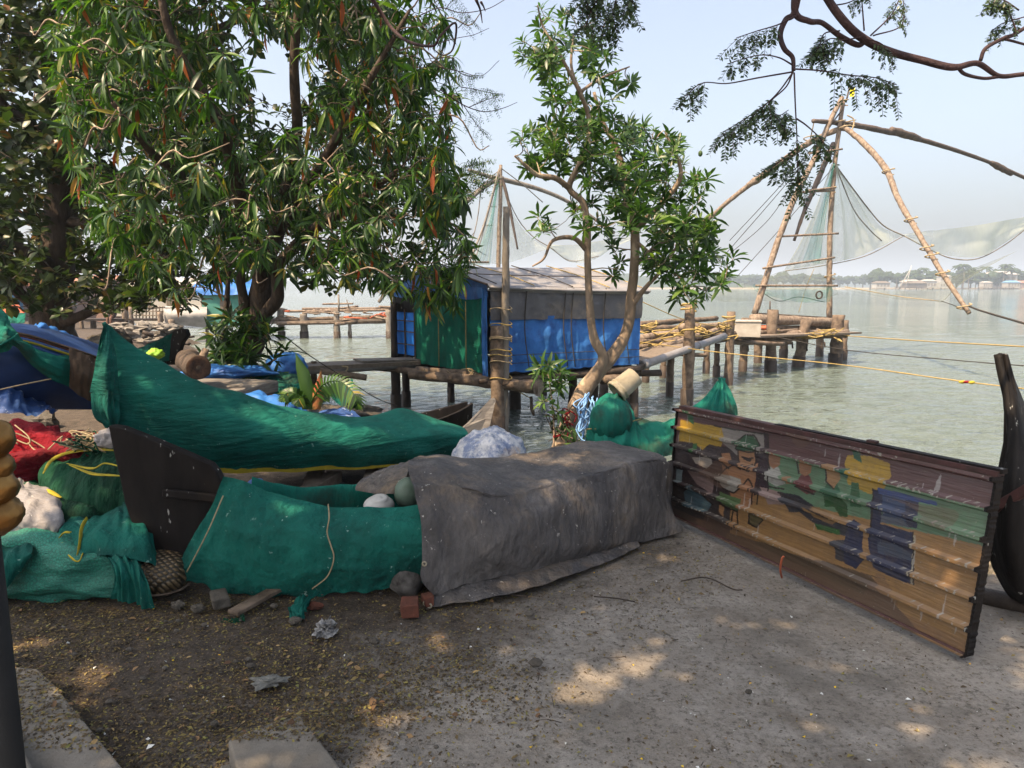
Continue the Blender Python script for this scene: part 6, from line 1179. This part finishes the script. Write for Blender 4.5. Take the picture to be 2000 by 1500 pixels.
# --- left tree with long hanging leaves
T1 = thing('leafy_tree', 'tree with long hanging glossy leaves and orange dry ones, forking low behind the second canoe', 'tree', D(470, 745, 9.4)+Vector((0, 0, -.9)))
b1 = D(462, 745, 9.4); 
L1 = [([b1+Vector((-.1, 0, -.9)), b1, D(490, 660, 9.4), D(508, 610, 9.4), D(512, 560, 9.3), D(520, 500, 9.2)], [.24, .20, .17, .14, .12]),
      ([D(512, 570, 9.3), D(505, 500, 9.0), D(478, 430, 8.6), D(462, 350, 8.2), D(440, 270, 7.8), D(400, 190, 7.4), D(330, 60, 7.2), D(300, -120, 7)], [.11, .09, .07, .05, .025]),
      ([D(520, 510, 9.2), D(545, 440, 9.0), D(565, 350, 8.8), D(580, 260, 8.4), D(575, 120, 8.0), D(590, -60, 7.8), D(600, -260, 7.6)], [.10, .085, .06, .045, .02]),
      ([D(508, 620, 9.4), D(540, 585, 9.2), D(545, 520, 9.0), D(610, 450, 8.4), D(690, 400, 7.8), D(780, 330, 7.4)], [.10, .08, .07, .05, .02]),
      ([D(500, 520, 9.2), D(470, 480, 9.0), D(400, 380, 8.4), D(300, 300, 7.6), D(220, 200, 7.0)], [.08, .06, .045, .02]),
      ([D(480, 680, 9.4), D(478, 600, 9.3), D(470, 540, 9.2), D(485, 470, 9.1)], [.07, .06, .04]),
      ([D(545, 450, 9.0), D(640, 300, 7.9), D(720, 160, 7.2), D(800, 20, 7.0)], [.07, .05, .035, .015]),
      ([D(425, 740, 9.3), D(438, 640, 9.3), D(445, 560, 9.3), D(450, 500, 9.2)], [.05, .035, .02])]
poly1 = [(120, -330), (840, -330), (850, 0), (880, 60), (895, 160), (890, 260), (905, 350), (900, 420), (925, 500), (880, 560), (850, 590), (800, 585), (760, 555), (690, 545), (640, 555), (560, 525), (500, 520), (430, 540), (350, 570), (270, 530), (170, 440), (130, 300), (100, 100)]
tips = sample(poly1, 6.9, 10.4, 2050, [(745, 300, 14, 30), (780, 625, 60, 40), (120, 470, 40, 130), (390, 330, 14, 14), (300, 460, 22, 16), (660, 420, 18, 14)], -.06)
tips += sample([(830, 520), (905, 515), (915, 590), (860, 600), (810, 590)], 9.0, 10.2, 12)
_, dr = grow(L1, tips, .013, .005, 'barkdark', T1, wig=.13)
P, Dr, U, Ls = whorls(tips, [Vector(d)*.5+Vector((0, 0, .5))+Vector(rng.normal(0, .3, 3)) for d in dr], 12, .23, 1.25, 1.45)
build_leaves('crown', P, Dr, U, Ls, leaf_template(.17, 3, .35, .38), M['leafA'], T1)
dt = [tips[i] for i in rng.choice(len(tips), 330)]
build_leaves('dry_leaves', [Vector(t)-Vector((0, 0, .05)) for t in dt], [Vector((rng.normal(0, .25), rng.normal(0, .25), -1)) for _ in dt], [Vector((rng.normal(), -1, 0)) for _ in dt], [rng.uniform(.14, .28) for _ in dt], leaf_template(.2, 3, .7, .15), M['leafdead'], T1)
tw = MB()
for i in rng.choice(len(tips), 260):
    t = Vector(tips[i]); 
    if t.y > 9: continue
    d = Vector((rng.normal(0, .3), rng.normal(0, .2), rng.normal(-.1, .2))); tw.tube([t+Vector((0, 0, -.02)), t+d*.5+Vector((0, 0, .10)), t+d, t+d*1.25+Vector((rng.normal(0, .12), 0, .12))], [.011, .005], 5, 12)
tag(tw.obj('twigs', M['bark'], T1), None, None, kind='stuff')
# shoots at its foot
T1b = thing('leafy_shrub', 'bushy dark green shoots round the foot of the long leaved tree', 'shrub', D(470, 745, 9.1))
tips = sample([(400, 640), (450, 610), (560, 640), (580, 655), (555, 680), (560, 740), (500, 765), (430, 760), (385, 700)], 8.6, 9.2, 40)+sample([(415, 670), (470, 640), (500, 700), (500, 760), (430, 760)], 8.5, 9.0, 22)
_, dr = grow([([D(440, 790, 9.0), D(445, 700, 9), D(440, 650, 9)], [.03, .02, .012]), ([D(480, 790, 9.0), D(500, 730, 8.9), D(540, 700, 8.9)], [.03, .02, .01])], tips, .01, .005, 'barkdark', T1b, 'stems', 7)
P, Dr, U, Ls = whorls(tips, [Vector(d)+Vector((0, 0, .8)) for d in dr], 12, .26, 1.2, .35)
build_leaves('leaves', P, Dr, U, Ls, leaf_template(.2, 3, .3, .4), M['leafA'], T1b)

# --- dark tree behind, thick trunk, round leaves
b2 = D(105, 655, 13); T2 = thing('dark_tree', 'big dark tree with thick leaning trunk and rounded leaves at the left edge', 'tree', b2+Vector((0, 0, -1.2)))
L2 = [([b2+Vector((0, 0, -1.3)), b2, D(100, 580, 13), D(110, 500, 13), D(118, 420, 13), D(130, 330, 12.8), D(150, 200, 12.6), D(165, 60, 12.4), D(160, -150, 12)], [.42, .36, .31, .28, .25, .2, .15, .08]),
      ([D(110, 530, 13), D(70, 500, 12.4), D(20, 480, 12), D(-60, 470, 11.6)], [.14, .11, .07]), ([D(98, 620, 13), D(60, 590, 12.8), D(30, 560, 12.6), D(10, 480, 12.4), D(-30, 430, 12)], [.13, .10, .08, .05]),
      ([D(110, 635, 13), D(150, 620, 12.7), D(190, 605, 12.5), D(225, 600, 12.3), D(240, 590, 12)], [.12, .08, .05, .02]), ([D(120, 330, 12.8), D(60, 250, 12), D(0, 200, 11.6), D(-40, 120, 11)], [.14, .1, .05]),
      ([D(120, 380, 13), D(220, 350, 12.5), D(330, 360, 12), D(450, 380, 11.8), D(560, 420, 11.6)], [.12, .09, .06, .03]), ([D(140, 250, 12.8), D(260, 150, 12.5), D(420, 60, 12), D(600, -20, 12)], [.12, .09, .06, .03]),
      ([D(118, 430, 13), D(230, 450, 12.6), D(320, 500, 12), D(345, 580, 11.6)], [.1, .07, .05, .02])]
poly2 = [(-200, -350), (760, -350), (780, 100), (870, 330), (935, 350), (900, 420), (820, 500), (740, 560), (620, 570), (560, 545), (420, 540), (350, 595), (270, 595), (210, 580), (140, 590), (60, 600), (-200, 600)]
tips = sample(poly2, 11, 14.6, 2450, [(330, 440, 30, 18), (112, 440, 30, 90)], -.1)+sample([(-60, -200), (380, -200), (380, 575), (-60, 605)], 10.6, 14, 950, [(112, 440, 30, 90)], -.1)+sample([(-60, 520), (90, 540), (230, 560), (400, 560), (400, 598), (200, 610), (-60, 615)], 10.6, 12.5, 80)
_, dr = grow(L2, tips, .012, .007, 'barkdark', T2, wig=.13, maxr=.05)
P, Dr, U, Ls = whorls(tips, [Vector(d)*.4+Vector((0, 0, .7))+Vector(rng.normal(0, .4, 3)) for d in dr], 9, .20, 1.35, .25)
build_leaves('crown', P, Dr, U, Ls, leaf_template(.62, 2, .25, .25, shape='obov'), M['leafB'], T2)

# --- middle tree
b3 = Zp(1100, 868, -.05); T3 = thing('forked_tree', 'pale barked tree forking above the water in front of the tarpaulin hut', 'tree', b3+Vector((0, 0, -.1)))
L3 = [([b3+Vector((-.02, 0, -.2)), b3, D(1120, 810, 7.35), D(1140, 765, 7.4), D(1165, 730, 7.4), D(1200, 690, 7.4), D(1226, 640, 7.4), D(1234, 570, 7.4), D(1240, 500, 7.4), D(1240, 440, 7.4), D(1226, 400, 7.4), D(1218, 350, 7.4), D(1205, 290, 7.4), D(1178, 240, 7.4), D(1160, 180, 7.4)], [.14, .115, .095, .088, .072, .056, .05, .046, .042, .04, .034, .026, .016]),
      ([D(1158, 742, 7.4), D(1178, 700, 7.3), D(1160, 660, 7.25), D(1152, 600, 7.2), D(1148, 520, 7.15), D(1146, 440, 7.1), D(1138, 395, 7.1), D(1112, 366, 7.1), D(1132, 320, 7.1), D(1150, 270, 7.1), D(1148, 220, 7.1), D(1132, 180, 7.0), D(1116, 130, 7.0), D(1120, 70, 7.0)], [.07, .05, .042, .037, .034, .034, .03, .026, .024, .02, .015, .008]),
      ([D(1112, 368, 7.1), D(1085, 348, 7.0), D(1050, 342, 6.9), D(1025, 322, 6.8), D(1005, 305, 6.8)], [.03, .024, .018, .008]), ([D(1232, 600, 7.4), D(1262, 560, 7.3), D(1290, 530, 7.3), D(1330, 470, 7.2)], [.03, .022, .012]),
      ([D(1146, 490, 7.15), D(1120, 465, 7.0), D(1080, 470, 6.9), D(1062, 505, 6.9), D(1040, 520, 6.85)], [.026, .02, .013, .007]), ([D(1240, 450, 7.4), D(1290, 400, 7.3), D(1330, 340, 7.2), D(1300, 260, 7.2)], [.035, .025, .012]),
      ([D(1238, 520, 7.4), D(1300, 470, 7.5), D(1370, 440, 7.6)], [.03, .02, .01]), ([D(1132, 180, 7.0), D(1090, 100, 6.9), D(1060, 50, 6.9), D(1050, 10, 6.8)], [.018, .012, .006]), ([D(1132, 180, 7), D(1180, 150, 7.1), D(1230, 130, 7.1)], [.016, .007]), ([D(1240, 470, 7.4), D(1300, 520, 7.2), D(1350, 560, 7.0)], [.022, .012, .006])]
polys = [([(1040, 90), (1080, 60), (1150, 75), (1205, 120), (1250, 130), (1235, 180), (1200, 215), (1210, 260), (1130, 270), (1060, 215), (1040, 150)], 75), ([(1020, 240), (1110, 230), (1190, 215), (1215, 330), (1180, 380), (1110, 350), (1010, 310)], 76),
         ([(1190, 240), (1300, 240), (1325, 270), (1340, 330), (1385, 345), (1380, 390), (1410, 430), (1380, 500), (1300, 560), (1260, 540), (1245, 470), (1190, 400), (1200, 300)], 205), ([(1370, 470), (1445, 500), (1425, 540), (1370, 590), (1310, 590), (1290, 540)], 34),
         ([(1090, 390), (1200, 380), (1210, 470), (1130, 450)], 15), ([(1030, 440), (1060, 400), (1090, 430), (1060, 470)], 5), ([(1010, 90), (1050, 10), (1120, 20), (1130, 60), (1060, 110), (1015, 140)], 12), ([(1130, -80), (1250, -60), (1260, 90), (1150, 70)], 8), ([(1190, 480), (1215, 470), (1225, 530), (1195, 540)], 5), ([(1010, 75), (1030, 75), (1060, 130), (1040, 140)], 5), ([(1010, 300), (1050, 290), (1060, 330), (1020, 340)], 8)]
tips = []
for p_, n in polys: tips += sample(p_, 6.5, 8.2, n)
_, dr = grow(L3, tips, .012, .004, 'bark', T3, wig=.16, maxr=.022, seg=12)
P, Dr, U, Ls = whorls(tips, [Vector(d)*.6+Vector((0, 0, .6))+Vector(rng.normal(0, .25, 3)) for d in dr], 13, .15, 1.25, .15)
build_leaves('crown', P, Dr, U, Ls, leaf_template(.26, 3, .3, .3, shape='obov'), M['leafC'], T3)
M['fruit'] = mat('green_fruit', (.05, .10, .03), (.04, .07, .025), 8, .5)
for px, py in ((1193, 455), (1175, 362), (1330, 475), (1318, 400), (1345, 420), (1208, 510), (1385, 565), (1350, 575), (1368, 300), (1250, 380)):
    f = MB().blob(D(px, py, 6.9), .021, .021, .028, 12, 8, .05); f.tube([D(px, py-3, 6.9), D(px+3, py-10, 6.93), D(px+9, py-16, 6.98)], .003, 5, 6); f.obj('fruit', M['fruit'], T3)
T3b = thing('leafy_shrub', 'young green shoots and red tangle at the foot of the forked tree', 'shrub', Zp(1085, 870))
tips = sample([(1040, 700), (1100, 690), (1115, 740), (1120, 800), (1110, 860), (1060, 820), (1050, 760)], 6.9, 7.3, 20)+sample([(1115, 840), (1150, 840), (1150, 870), (1110, 870)], 6.6, 6.9, 4)
_, dr = grow([([Zp(1082, 875), D(1080, 800, 7.1), D(1072, 740, 7.1), D(1070, 700, 7.1)], [.012, .008, .004])], tips, .006, .003, 'bark', T3b, 'stems', 6)
P, Dr, U, Ls = whorls(tips, [Vector(d)+Vector((0, 0, .8)) for d in dr], 11, .15, 1.15, .2); build_leaves('leaves', P, Dr, U, Ls, leaf_template(.25, 3, .3, .35), M['leafC'], T3b)
for i in range(16):
    c = D(1092+rnd.uniform(-14, 22), 822+rnd.uniform(-20, 26), 7.0); tubeobj('tangle', [c+Vector((rnd.uniform(-.07, .07), rnd.uniform(-.05, .05), rnd.uniform(-.12, .08))) for _ in range(4)], .006, M['rednet'] if i % 3 == 0 else M['darkrope'], T3b, 4, 16)

# --- young coconut palm
p0 = D(595, 800, 6.7); T4 = thing('young_palm', 'young coconut palm with an upright spear leaf and arching side fronds', 'palm', p0)
def palm_frond(pts, w, nm, half=(1, 1)):
    P = spline([D(*p) for p in pts], 26); mb = MB(); mb.tube(P, [.009, .002], 5, 26); 
    for i in range(3, 26):
        k = i/25; d = (P[min(i+1, 25)]-P[i-1]).normalized(); s = d.cross(Vector((0, -1, .3))).normalized(); L = w*math.sin(math.pi*min(1, k*.9+.12))**.7
        for q in (-1, 1):
            if not half[0 if q < 0 else 1]: continue
            e = P[i]+s*q*L*.85+d*L*.5+Vector((0, 0, -L*.45)); wd = d*.014; mid = P[i].lerp(e, .5)+Vector((0, 0, L*.12)); mb.add([P[i]-wd, P[i]+wd, mid+wd*1.2, e, mid-wd*1.2], [(0, 1, 2, 4), (4, 2, 3)])
    return mb.obj(nm, M['leafA'], T4, True)
sp_ = MB().grid([DL([(590, 800, 6.7), (586, 760, 6.7), (578, 720, 6.7), (577, 690, 6.7)]), DL([(600, 800, 6.66), (600, 765, 6.66), (592, 725, 6.66), (577, 689, 6.7)]), DL([(612, 800, 6.7), (616, 770, 6.7), (604, 725, 6.72), (578, 690, 6.7)])]).obj('spear_leaf', M['leafC'], T4)
rl = MB().grid([DL([(606, 800, 6.7), (612, 760, 6.68), (625, 728, 6.68)]), DL([(616, 800, 6.66), (624, 765, 6.66), (628, 724, 6.66)]), DL([(626, 800, 6.7), (634, 770, 6.7), (628, 722, 6.7)])]).obj('reddish_leaf', mat('red_new_leaf', (.4, .1, .06), (.12, .16, .04), 9, .5), T4)
palm_frond([(605, 790, 6.7), (630, 752, 6.6), (665, 745, 6.5), (695, 775, 6.4), (697, 800, 6.4)], .16, 'frond'); palm_frond([(600, 795, 6.7), (580, 770, 6.6), (560, 768, 6.6), (548, 785, 6.5)], .12, 'frond'); palm_frond([(605, 795, 6.7), (620, 770, 6.8), (645, 762, 6.9)], .12, 'frond'); palm_frond([(600, 795, 6.7), (590, 775, 6.5), (575, 790, 6.4)], .1, 'frond')

# --- feather leaved tree whose boughs hang over the view, and its shading crown behind the camera
T5 = thing('feathery_tree', 'purplish ridged boughs with feathery drooping leaves hanging in from the top right', 'tree', (6.5, -1.5, 0))
br5 = [([(6.5, -1.5, -.1), (6.4, -1.2, 2), (6.0, -.6, 3.6), (4.6, .8, 4.6)], [.28, .24, .18, .09]),
       ([(4.6, .8, 4.6), (3.9, 2.0, 3.9), D(2330, 60, 2.9), D(2120, 120, 2.9), D(2040, 138, 2.9), D(1990, 146, 2.9), D(1950, 148, 2.88), D(1908, 124, 2.85), D(1860, 132, 2.8), D(1800, 118, 2.8), D(1745, 103, 2.8), D(1700, 84, 2.78), D(1655, 50, 2.75), D(1610, -10, 2.75), D(1560, -120, 2.7)], [.07, .04, .02, .010, .009, .009, .010, .012, .013, .013, .014, .014, .014, .014, .013]),
       ([D(1690, 80, 2.78), D(1675, 88, 2.78), D(1640, 70, 2.75), D(1605, 45, 2.73), D(1580, 42, 2.7), D(1552, 22, 2.7), D(1560, -60, 2.68)], [.010, .010, .009, .011, .014]), ([D(1566, -60, 2.68), D(1552, 22, 2.7), D(1535, 38, 2.7), D(1524, 68, 2.68), D(1532, 95, 2.66), D(1548, 112, 2.66), D(1550, 138, 2.65)], [.013, .012, .010, .009, .008, .007]),
       ([D(1870, 130, 2.82), D(1885, 145, 2.83), D(1920, 153, 2.86), D(1950, 150, 2.88)], [.008, .007, .007]), ([D(1915, 118, 2.85), D(1925, 95, 2.85), D(1960, 75, 2.88), D(1985, 65, 2.9), D(2050, 20, 3.0)], [.008, .008, .007]), ([D(1960, 76, 2.88), D(1985, 82, 2.9), D(2030, 95, 3)], [.005, .004])]
mb = MB()
for p_, r_ in br5: mb.tube(p_, r_, 9, len(p_)*9, .35, 1, 3)
mb.obj('bough', M['barkpurple'], T5)
LP, LD, LU, LL = [], [], [], []
stk = MB()
def frond(pts, Y, k0=.3, npin=9, plen=.13, side=(1, 1), droop=1.0, leaf=.022, dens=10, jit=.02):
    P = spline([D(x, y, Y+rng.uniform(-.02, .02)) for x, y in pts], 30); stk.tube(P, [.0032, .0014], 5, 30)
    for i in range(npin):
        k = k0+(1-k0)*(i+.5)/npin; q = P[int(k*29)]; d = (P[min(29, int(k*29)+1)]-P[max(0, int(k*29)-1)]).normalized()
        for s in (-1, 1):
            if not side[0 if s < 0 else 1]: continue
            out = d.cross(Vector((0, -1, 0))).normalized()*s; v = (out*.5+d*.35+Vector((rng.normal(0, .12), rng.normal(0, .35), -droop))).normalized(); L = plen*rng.uniform(.75, 1.15); e = q+v*L
            stk.tube([q, q.lerp(e, .5)+Vector((0, 0, .006)), e], .0008, 4, 5)
            for j in range(dens):
                f = .12+.88*j/(dens-1); pp_2 = q.lerp(e, f); a = v.cross(Vector((rng.normal(0, .3), -1, rng.normal(0, .3)))).normalized()
                for t in (-1, 1):
                    if rng.random() < .22: continue
                    LP.append(pp_2); LD.append((a*t*.75+v*.3+Vector((0, rng.normal(0, .3), -.25)))); LU.append(Vector((rng.normal(0, .5), -.6, .7))); LL.append(leaf*rng.uniform(.8, 1.15)*(1-.35*abs(f-.45)))
frond([(1550, 140), (1480, 152), (1420, 163), (1372, 162), (1338, 188)], 2.62, .72, 4, .09, (1, 1), .9)
frond([(1548, 142), (1520, 180), (1490, 208), (1450, 235), (1412, 258)], 2.62, .35, 12, .10, (1, 1), .9)
frond([(1548, 142), (1535, 170), (1500, 205), (1520, 225), (1540, 215)], 2.64, .4, 8, .10, (1, 1), 1.0)
frond([(1551, 142), (1553, 200), (1556, 260), (1558, 320), (1558, 372)], 2.62, .55, 9, .11, (1, 1), .6)
frond([(1556, 232), (1575, 245), (1600, 268), (1612, 285)], 2.62, .5, 4, .09, (1, 1), .8); frond([(1556, 290), (1530, 310), (1505, 330)], 2.62, .3, 5, .07, (1, 1), .7)
frond([(1554, 135), (1600, 138), (1660, 147), (1710, 152), (1752, 166)], 2.62, .35, 11, .11, (0, 1), 1.2); frond([(1554, 135), (1600, 138), (1660, 147), (1710, 152), (1752, 166)], 2.63, .3, 9, .06, (1, 0), .7)
frond([(1556, 30), (1520, 48), (1480, 60), (1438, 74)], 2.65, .3, 7, .09, (1, 1), 1.1); frond([(1550, 128), (1520, 112), (1480, 108), (1420, 125)], 2.64, .6, 3, .06)
frond([(1690, 70), (1650, 78), (1620, 76), (1590, 100)], 2.7, .35, 7, .09, (1, 1), .9); frond([(1640, 60), (1610, 66), (1598, 95)], 2.7, .4, 5, .08)
frond([(1690, 75), (1720, 85), (1750, 110)], 2.75, .3, 4, .06, (1, 1), 1.0, .016); frond([(1700, 70), (1740, 30), (1760, -10)], 2.8, .5, 4, .06, leaf=.016); frond([(1688, 60), (1684, 10), (1680, -40)], 2.8, .6, 3, .05, leaf=.016)
frond([(1200, -60), (1185, -20), (1160, 10), (1142, 55)], 2.4, .3, 8, .09, (1, 1), .7); frond([(1205, -60), (1205, -10), (1195, 30), (1190, 62)], 2.4, .35, 8, .08, (1, 1), .8); frond([(1205, -60), (1225, -20), (1232, 20)], 2.4, .4, 5, .07)
frond([(1200, -60), (1170, -30), (1135, -10)], 2.4, .4, 5, .07)
frond([(2060, 10), (2010, 30), (1960, 45), (1935, 62)], 2.9, .4, 6, .07, leaf=.018); frond([(1985, 62), (1970, 20), (1950, -20)], 2.9, .5, 6, .06, leaf=.018); frond([(1990, 20), (1960, 0), (1930, -5)], 2.9, .3, 5, .07)
frond([(1620, 12), (1660, 4), (1700, -20)], 2.8, .4, 3, .05, leaf=.015); frond([(1705, 70), (1760, 50), (1765, 0)], 2.9, .5, 3, .04, leaf=.014)
tag(stk.obj('leaf_stalks', M['barkpurple'], T5), None, None, kind='stuff'); build_leaves('leaflets', LP, LD, LU, LL, leaf_template(.55, 1, .1, .05, shape='oval'), M['leafP'], T5)
# twigs at the upper left edge of the sky
T6 = thing('overhanging_branch', 'thin dark branch with sparse fine twigs crossing the sky right of the left trees', 'branch', D(740, -60, 5))
mb = MB()
for P_, r_ in (([(690, -60), (735, 10), (765, 55), (800, 82), (845, 90), (860, 70), (890, 45), (885, 95), (865, 108), (845, 95)], [.014, .012, .008, .006, .003]), ([(820, 30), (860, 15), (900, 25), (950, 18), (985, 0)], [.004, .002]), ([(830, 20), (870, -10), (900, -30)], [.003, .002]), ([(855, 85), (890, 75), (925, 68), (955, 55)], [.003, .0015]), ([(850, 130), (900, 140), (940, 148), (975, 118)], [.003, .0015]), ([(860, 175), (905, 205), (945, 218), (980, 212), (1010, 200)], [.004, .0015]), ([(930, 0), (938, 20), (942, 45)], [.012, .007, .003]), ([(940, 5), (944, 12), (948, 22)], [.01, .003])):
    mb.tube([D(x, y, 5+.2*math.sin(i)) for i, (x, y) in enumerate(P_)], r_, 6, len(P_)*6, .3)
LP, LD, LU, LL = [], [], [], []; stk = MB()
for pts in ([(870, 20), (880, 5), (900, -5)], [(895, 55), (910, 40), (920, 30)], [(895, 140), (910, 148), (925, 150)], [(900, 170), (930, 175), (970, 185)], [(905, 205), (925, 235), (945, 262)], [(915, 210), (950, 195), (970, 190)], [(900, 330), (920, 322), (945, 320)], [(905, 335), (920, 345), (930, 358)], [(890, 340), (900, 320), (915, 318)], [(905, 325), (935, 328), (950, 345)]): frond(pts, 5.0 if pts[0][1] < 300 else 9.5, .1, 6, .12 if pts[0][1] < 300 else .3, (1, 1), .5, .018 if pts[0][1] < 300 else .05, 8)
mb.obj('branch', M['barkpurple'], T6); tag(stk.obj('leaf_stalks', M['barkpurple'], T6), None, None, kind='stuff'); build_leaves('leaflets', LP, LD, LU, LL, leaf_template(.4, 1, .1, .05, shape='oval'), M['leafC'], T6)

# --- the big shade tree over and behind the photographer: its crown shades the foreground
T7 = thing('shade_tree', 'large spreading tree standing behind the viewer, casting the dappled shade', 'tree', (-5.5, -3.5, 0))
ctr = Vector((-2.5, .9, 5.7)); tips = []
while len(tips) < 1250:
    v = Vector(rng.normal(0, 1, 3)); v.normalize(); v *= rng.random()**.4; p = ctr+Vector((v.x*7.2, v.y*4.8, v.z*1.0))
    g = p - SUN*(p.z/SUN.z)       # where its shadow falls
    if p.z < 1.9+p.y*.44: continue
    h = nz(g.x*.75, g.y*.75, 5.5)+.5*nz(g.x*1.9, g.y*1.9, 2.2)
    if h > .31: continue
    if not (-4.4 < g.x < 4.6 and 1.2 < g.y < 6.4) and rng.random() > .06: continue
    tips.append(p)
limbs = [([(-5.5, -3.5, -.1), (-5.4, -3.3, 2.2), (-5.0, -2.6, 4.2), (-4.2, -1.4, 5.2), (-3.4, -.4, 5.8)], [.35, .3, .25, .16, .08]), ([(-5.0, -2.6, 4.2), (-6.0, -.8, 5.2), (-7, .8, 5.8)], [.18, .1, .05]), ([(-4.7, -2.1, 4.7), (-2, -1, 5.4), (1.2, 0, 5.8)], [.16, .1, .05]), ([(-4.2, -1.4, 5.2), (-3.6, 1.0, 5.6), (-3.2, 3, 5.9)], [.12, .08, .04])]
_, dr = grow(limbs, [tuple(t) for t in tips], .012, .008, 'barkdark', T7, wig=.12, maxr=.05)
P, Dr, U, Ls = whorls(tips, [Vector(d)*.5+Vector((0, 0, .6)) for d in dr], 18, .25, 1.5, .1)
build_leaves('crown', P, Dr, U, Ls, leaf_template(.42, 2, .2, .3, shape='oval'), M['leafA'], T7)

# --- fallen leaves, petals, pebbles and twigs on the ground
SLABS = [([(q.x, q.y) for q in [Zp(x, y, z) for x, y in pl_]], z) for pl_, z in (([(445, 1445), (582, 1390), (690, 1530), (480, 1560)], .10), ([(430, 1495), (485, 1483), (520, 1560), (420, 1560)], .03), ([(-120, 1290), (72, 1305), (105, 1335), (290, 1560), (-120, 1560)], .06), ([(-120, 1380), (25, 1420), (95, 1560), (-120, 1560)], .12))]
def scatter(name, n, region, size, tmpl, m, kindm, flat=.25, dens=None):
    P, Dr, U, L = [], [], [], []
    while len(P) < n:
        px = rng.uniform(-100, 2100); py = region(px)
        if py is None: continue
        g = Zp(px, py); 
        if g.y > 6.2 or g.y > shore(g.x)-.1: continue
        if dens and rng.random() > dens(g): continue
        g.z = ground_z(g.x, g.y)+.004
        for pl_, zt in SLABS:
            if inpoly(g.x, g.y, pl_): g.z = zt+.003
        P.append(g); a = rng.random()*6.28; Dr.append(Vector((math.cos(a), math.sin(a), rng.normal(0, flat)))); U.append(Vector((rng.normal(0, flat), rng.normal(0, flat), 1))); L.append(size*rng.lognormal(0, .35))
    o = build_leaves(name, P, Dr, U, L, tmpl, m, None); tag(o, None, None, kind='stuff'); return o
def dn(g):
    w = .78*g.x-.62*g.y+1.98; return (1.0 if w < 0 else max(.05, .75-w*1.1))*(.25+.75*max(0, min(1, .5+1.6*nz(g.x*1.7, g.y*1.7, 8))))
scatter('leaf_litter', 46000, lambda px: 1030+470*rng.random()**1.2, .013, leaf_template(.45, 1, .3, .3, shape='oval'), M['litter'], None, .3, dn)
scatter('fallen_leaves', 520, lambda px: 1050+450*rng.random(), .024, leaf_template(.45, 2, .4, .3, shape='oval'), leaf_mat('brown_fallen_leaf', [(0, (.10, .05, .025)), (.6, (.22, .13, .06)), (1, (.34, .24, .1))], .05, .7), None, .4, dn)
scatter('white_litter', 150, lambda px: 1020+480*rng.random(), .012, leaf_template(.7, 1, .3, .3, shape='oval'), leaf_mat('paper_fleck', [(0, (.4, .4, .38)), (1, (.65, .65, .62))], .02, .8), None, .5)
scatter('yellow_petals', 60, lambda px: 1020+480*rng.random(), .012, leaf_template(.8, 1, .5, .3, shape='oval'), leaf_mat('yellow_petal', [(0, (.7, .4, .02)), (1, (.8, .55, .03))], .2, .7), None, .5)
mb = MB()
for i in range(1500):
    px = rng.uniform(-80, 2050); py = 1050+450*rng.random()**1.1; g = Zp(px, py)
    if g.y > shore(g.x)-.2 or rng.random() > dn(g): continue
    s = .006*rng.lognormal(0, .5); mb.blob(g+Vector((0, 0, s*.25)), s, s*.8, s*.55, 6, 4, .3, 2, i)
tag(mb.obj('pebbles', M['stone'], None, False), None, None, kind='stuff')
mb = MB()
for i in range(170):
    px = rng.uniform(-80, 1500); py = 1100+400*rng.random(); g = Zp(px, py, .008)
    if rng.random() > dn(g)+.1: continue
    a = rng.random()*6.28; L = rng.uniform(.02, .10); e = g+Vector((math.cos(a)*L, math.sin(a)*L, .004)); mb.tube([g, g.lerp(e, .5)+Vector((rng.normal(0, .006), rng.normal(0, .006), .003)), e], .0016, 5, 5)
for P_ in ([(1330, 1135), (1380, 1128), (1430, 1150), (1450, 1152)], [(1160, 1165), (1200, 1168), (1240, 1175)], [(990, 1160), (1030, 1165)]): mb.tube([Zp(x, y, .01) for x, y in P_], .004, 5, 16, .3)
tag(mb.obj('twigs', M['wooddark'], None, True), None, None, kind='stuff')

# ------------------------------------------------------------------ haze
HAZE = True
if HAZE:
    mb = MB(); mb.add([(x, y, z) for z in (-6, 75) for x, y in ((-5600, -5600), (5600, -5600), (5600, 6600), (-5600, 6600))], [(3, 2, 1, 0), (4, 5, 6, 7), (0, 1, 5, 4), (1, 2, 6, 5), (2, 3, 7, 6), (3, 0, 4, 7)])
    m = bpy.data.materials.new('haze_air'); m.use_nodes = True; nt = m.node_tree; nt.nodes.remove(nt.nodes['Principled BSDF'])
    vo = nt.nodes.new('ShaderNodeVolumePrincipled'); vo.inputs['Color'].default_value = (.72, .85, 1.0, 1); vo.inputs['Density'].default_value = .0008; vo.inputs['Anisotropy'].default_value = .2
    nt.links.new(vo.outputs[0], nt.nodes['Material Output'].inputs['Volume']); tag(mb.obj('haze', m, None, False), None, None, kind='stuff')
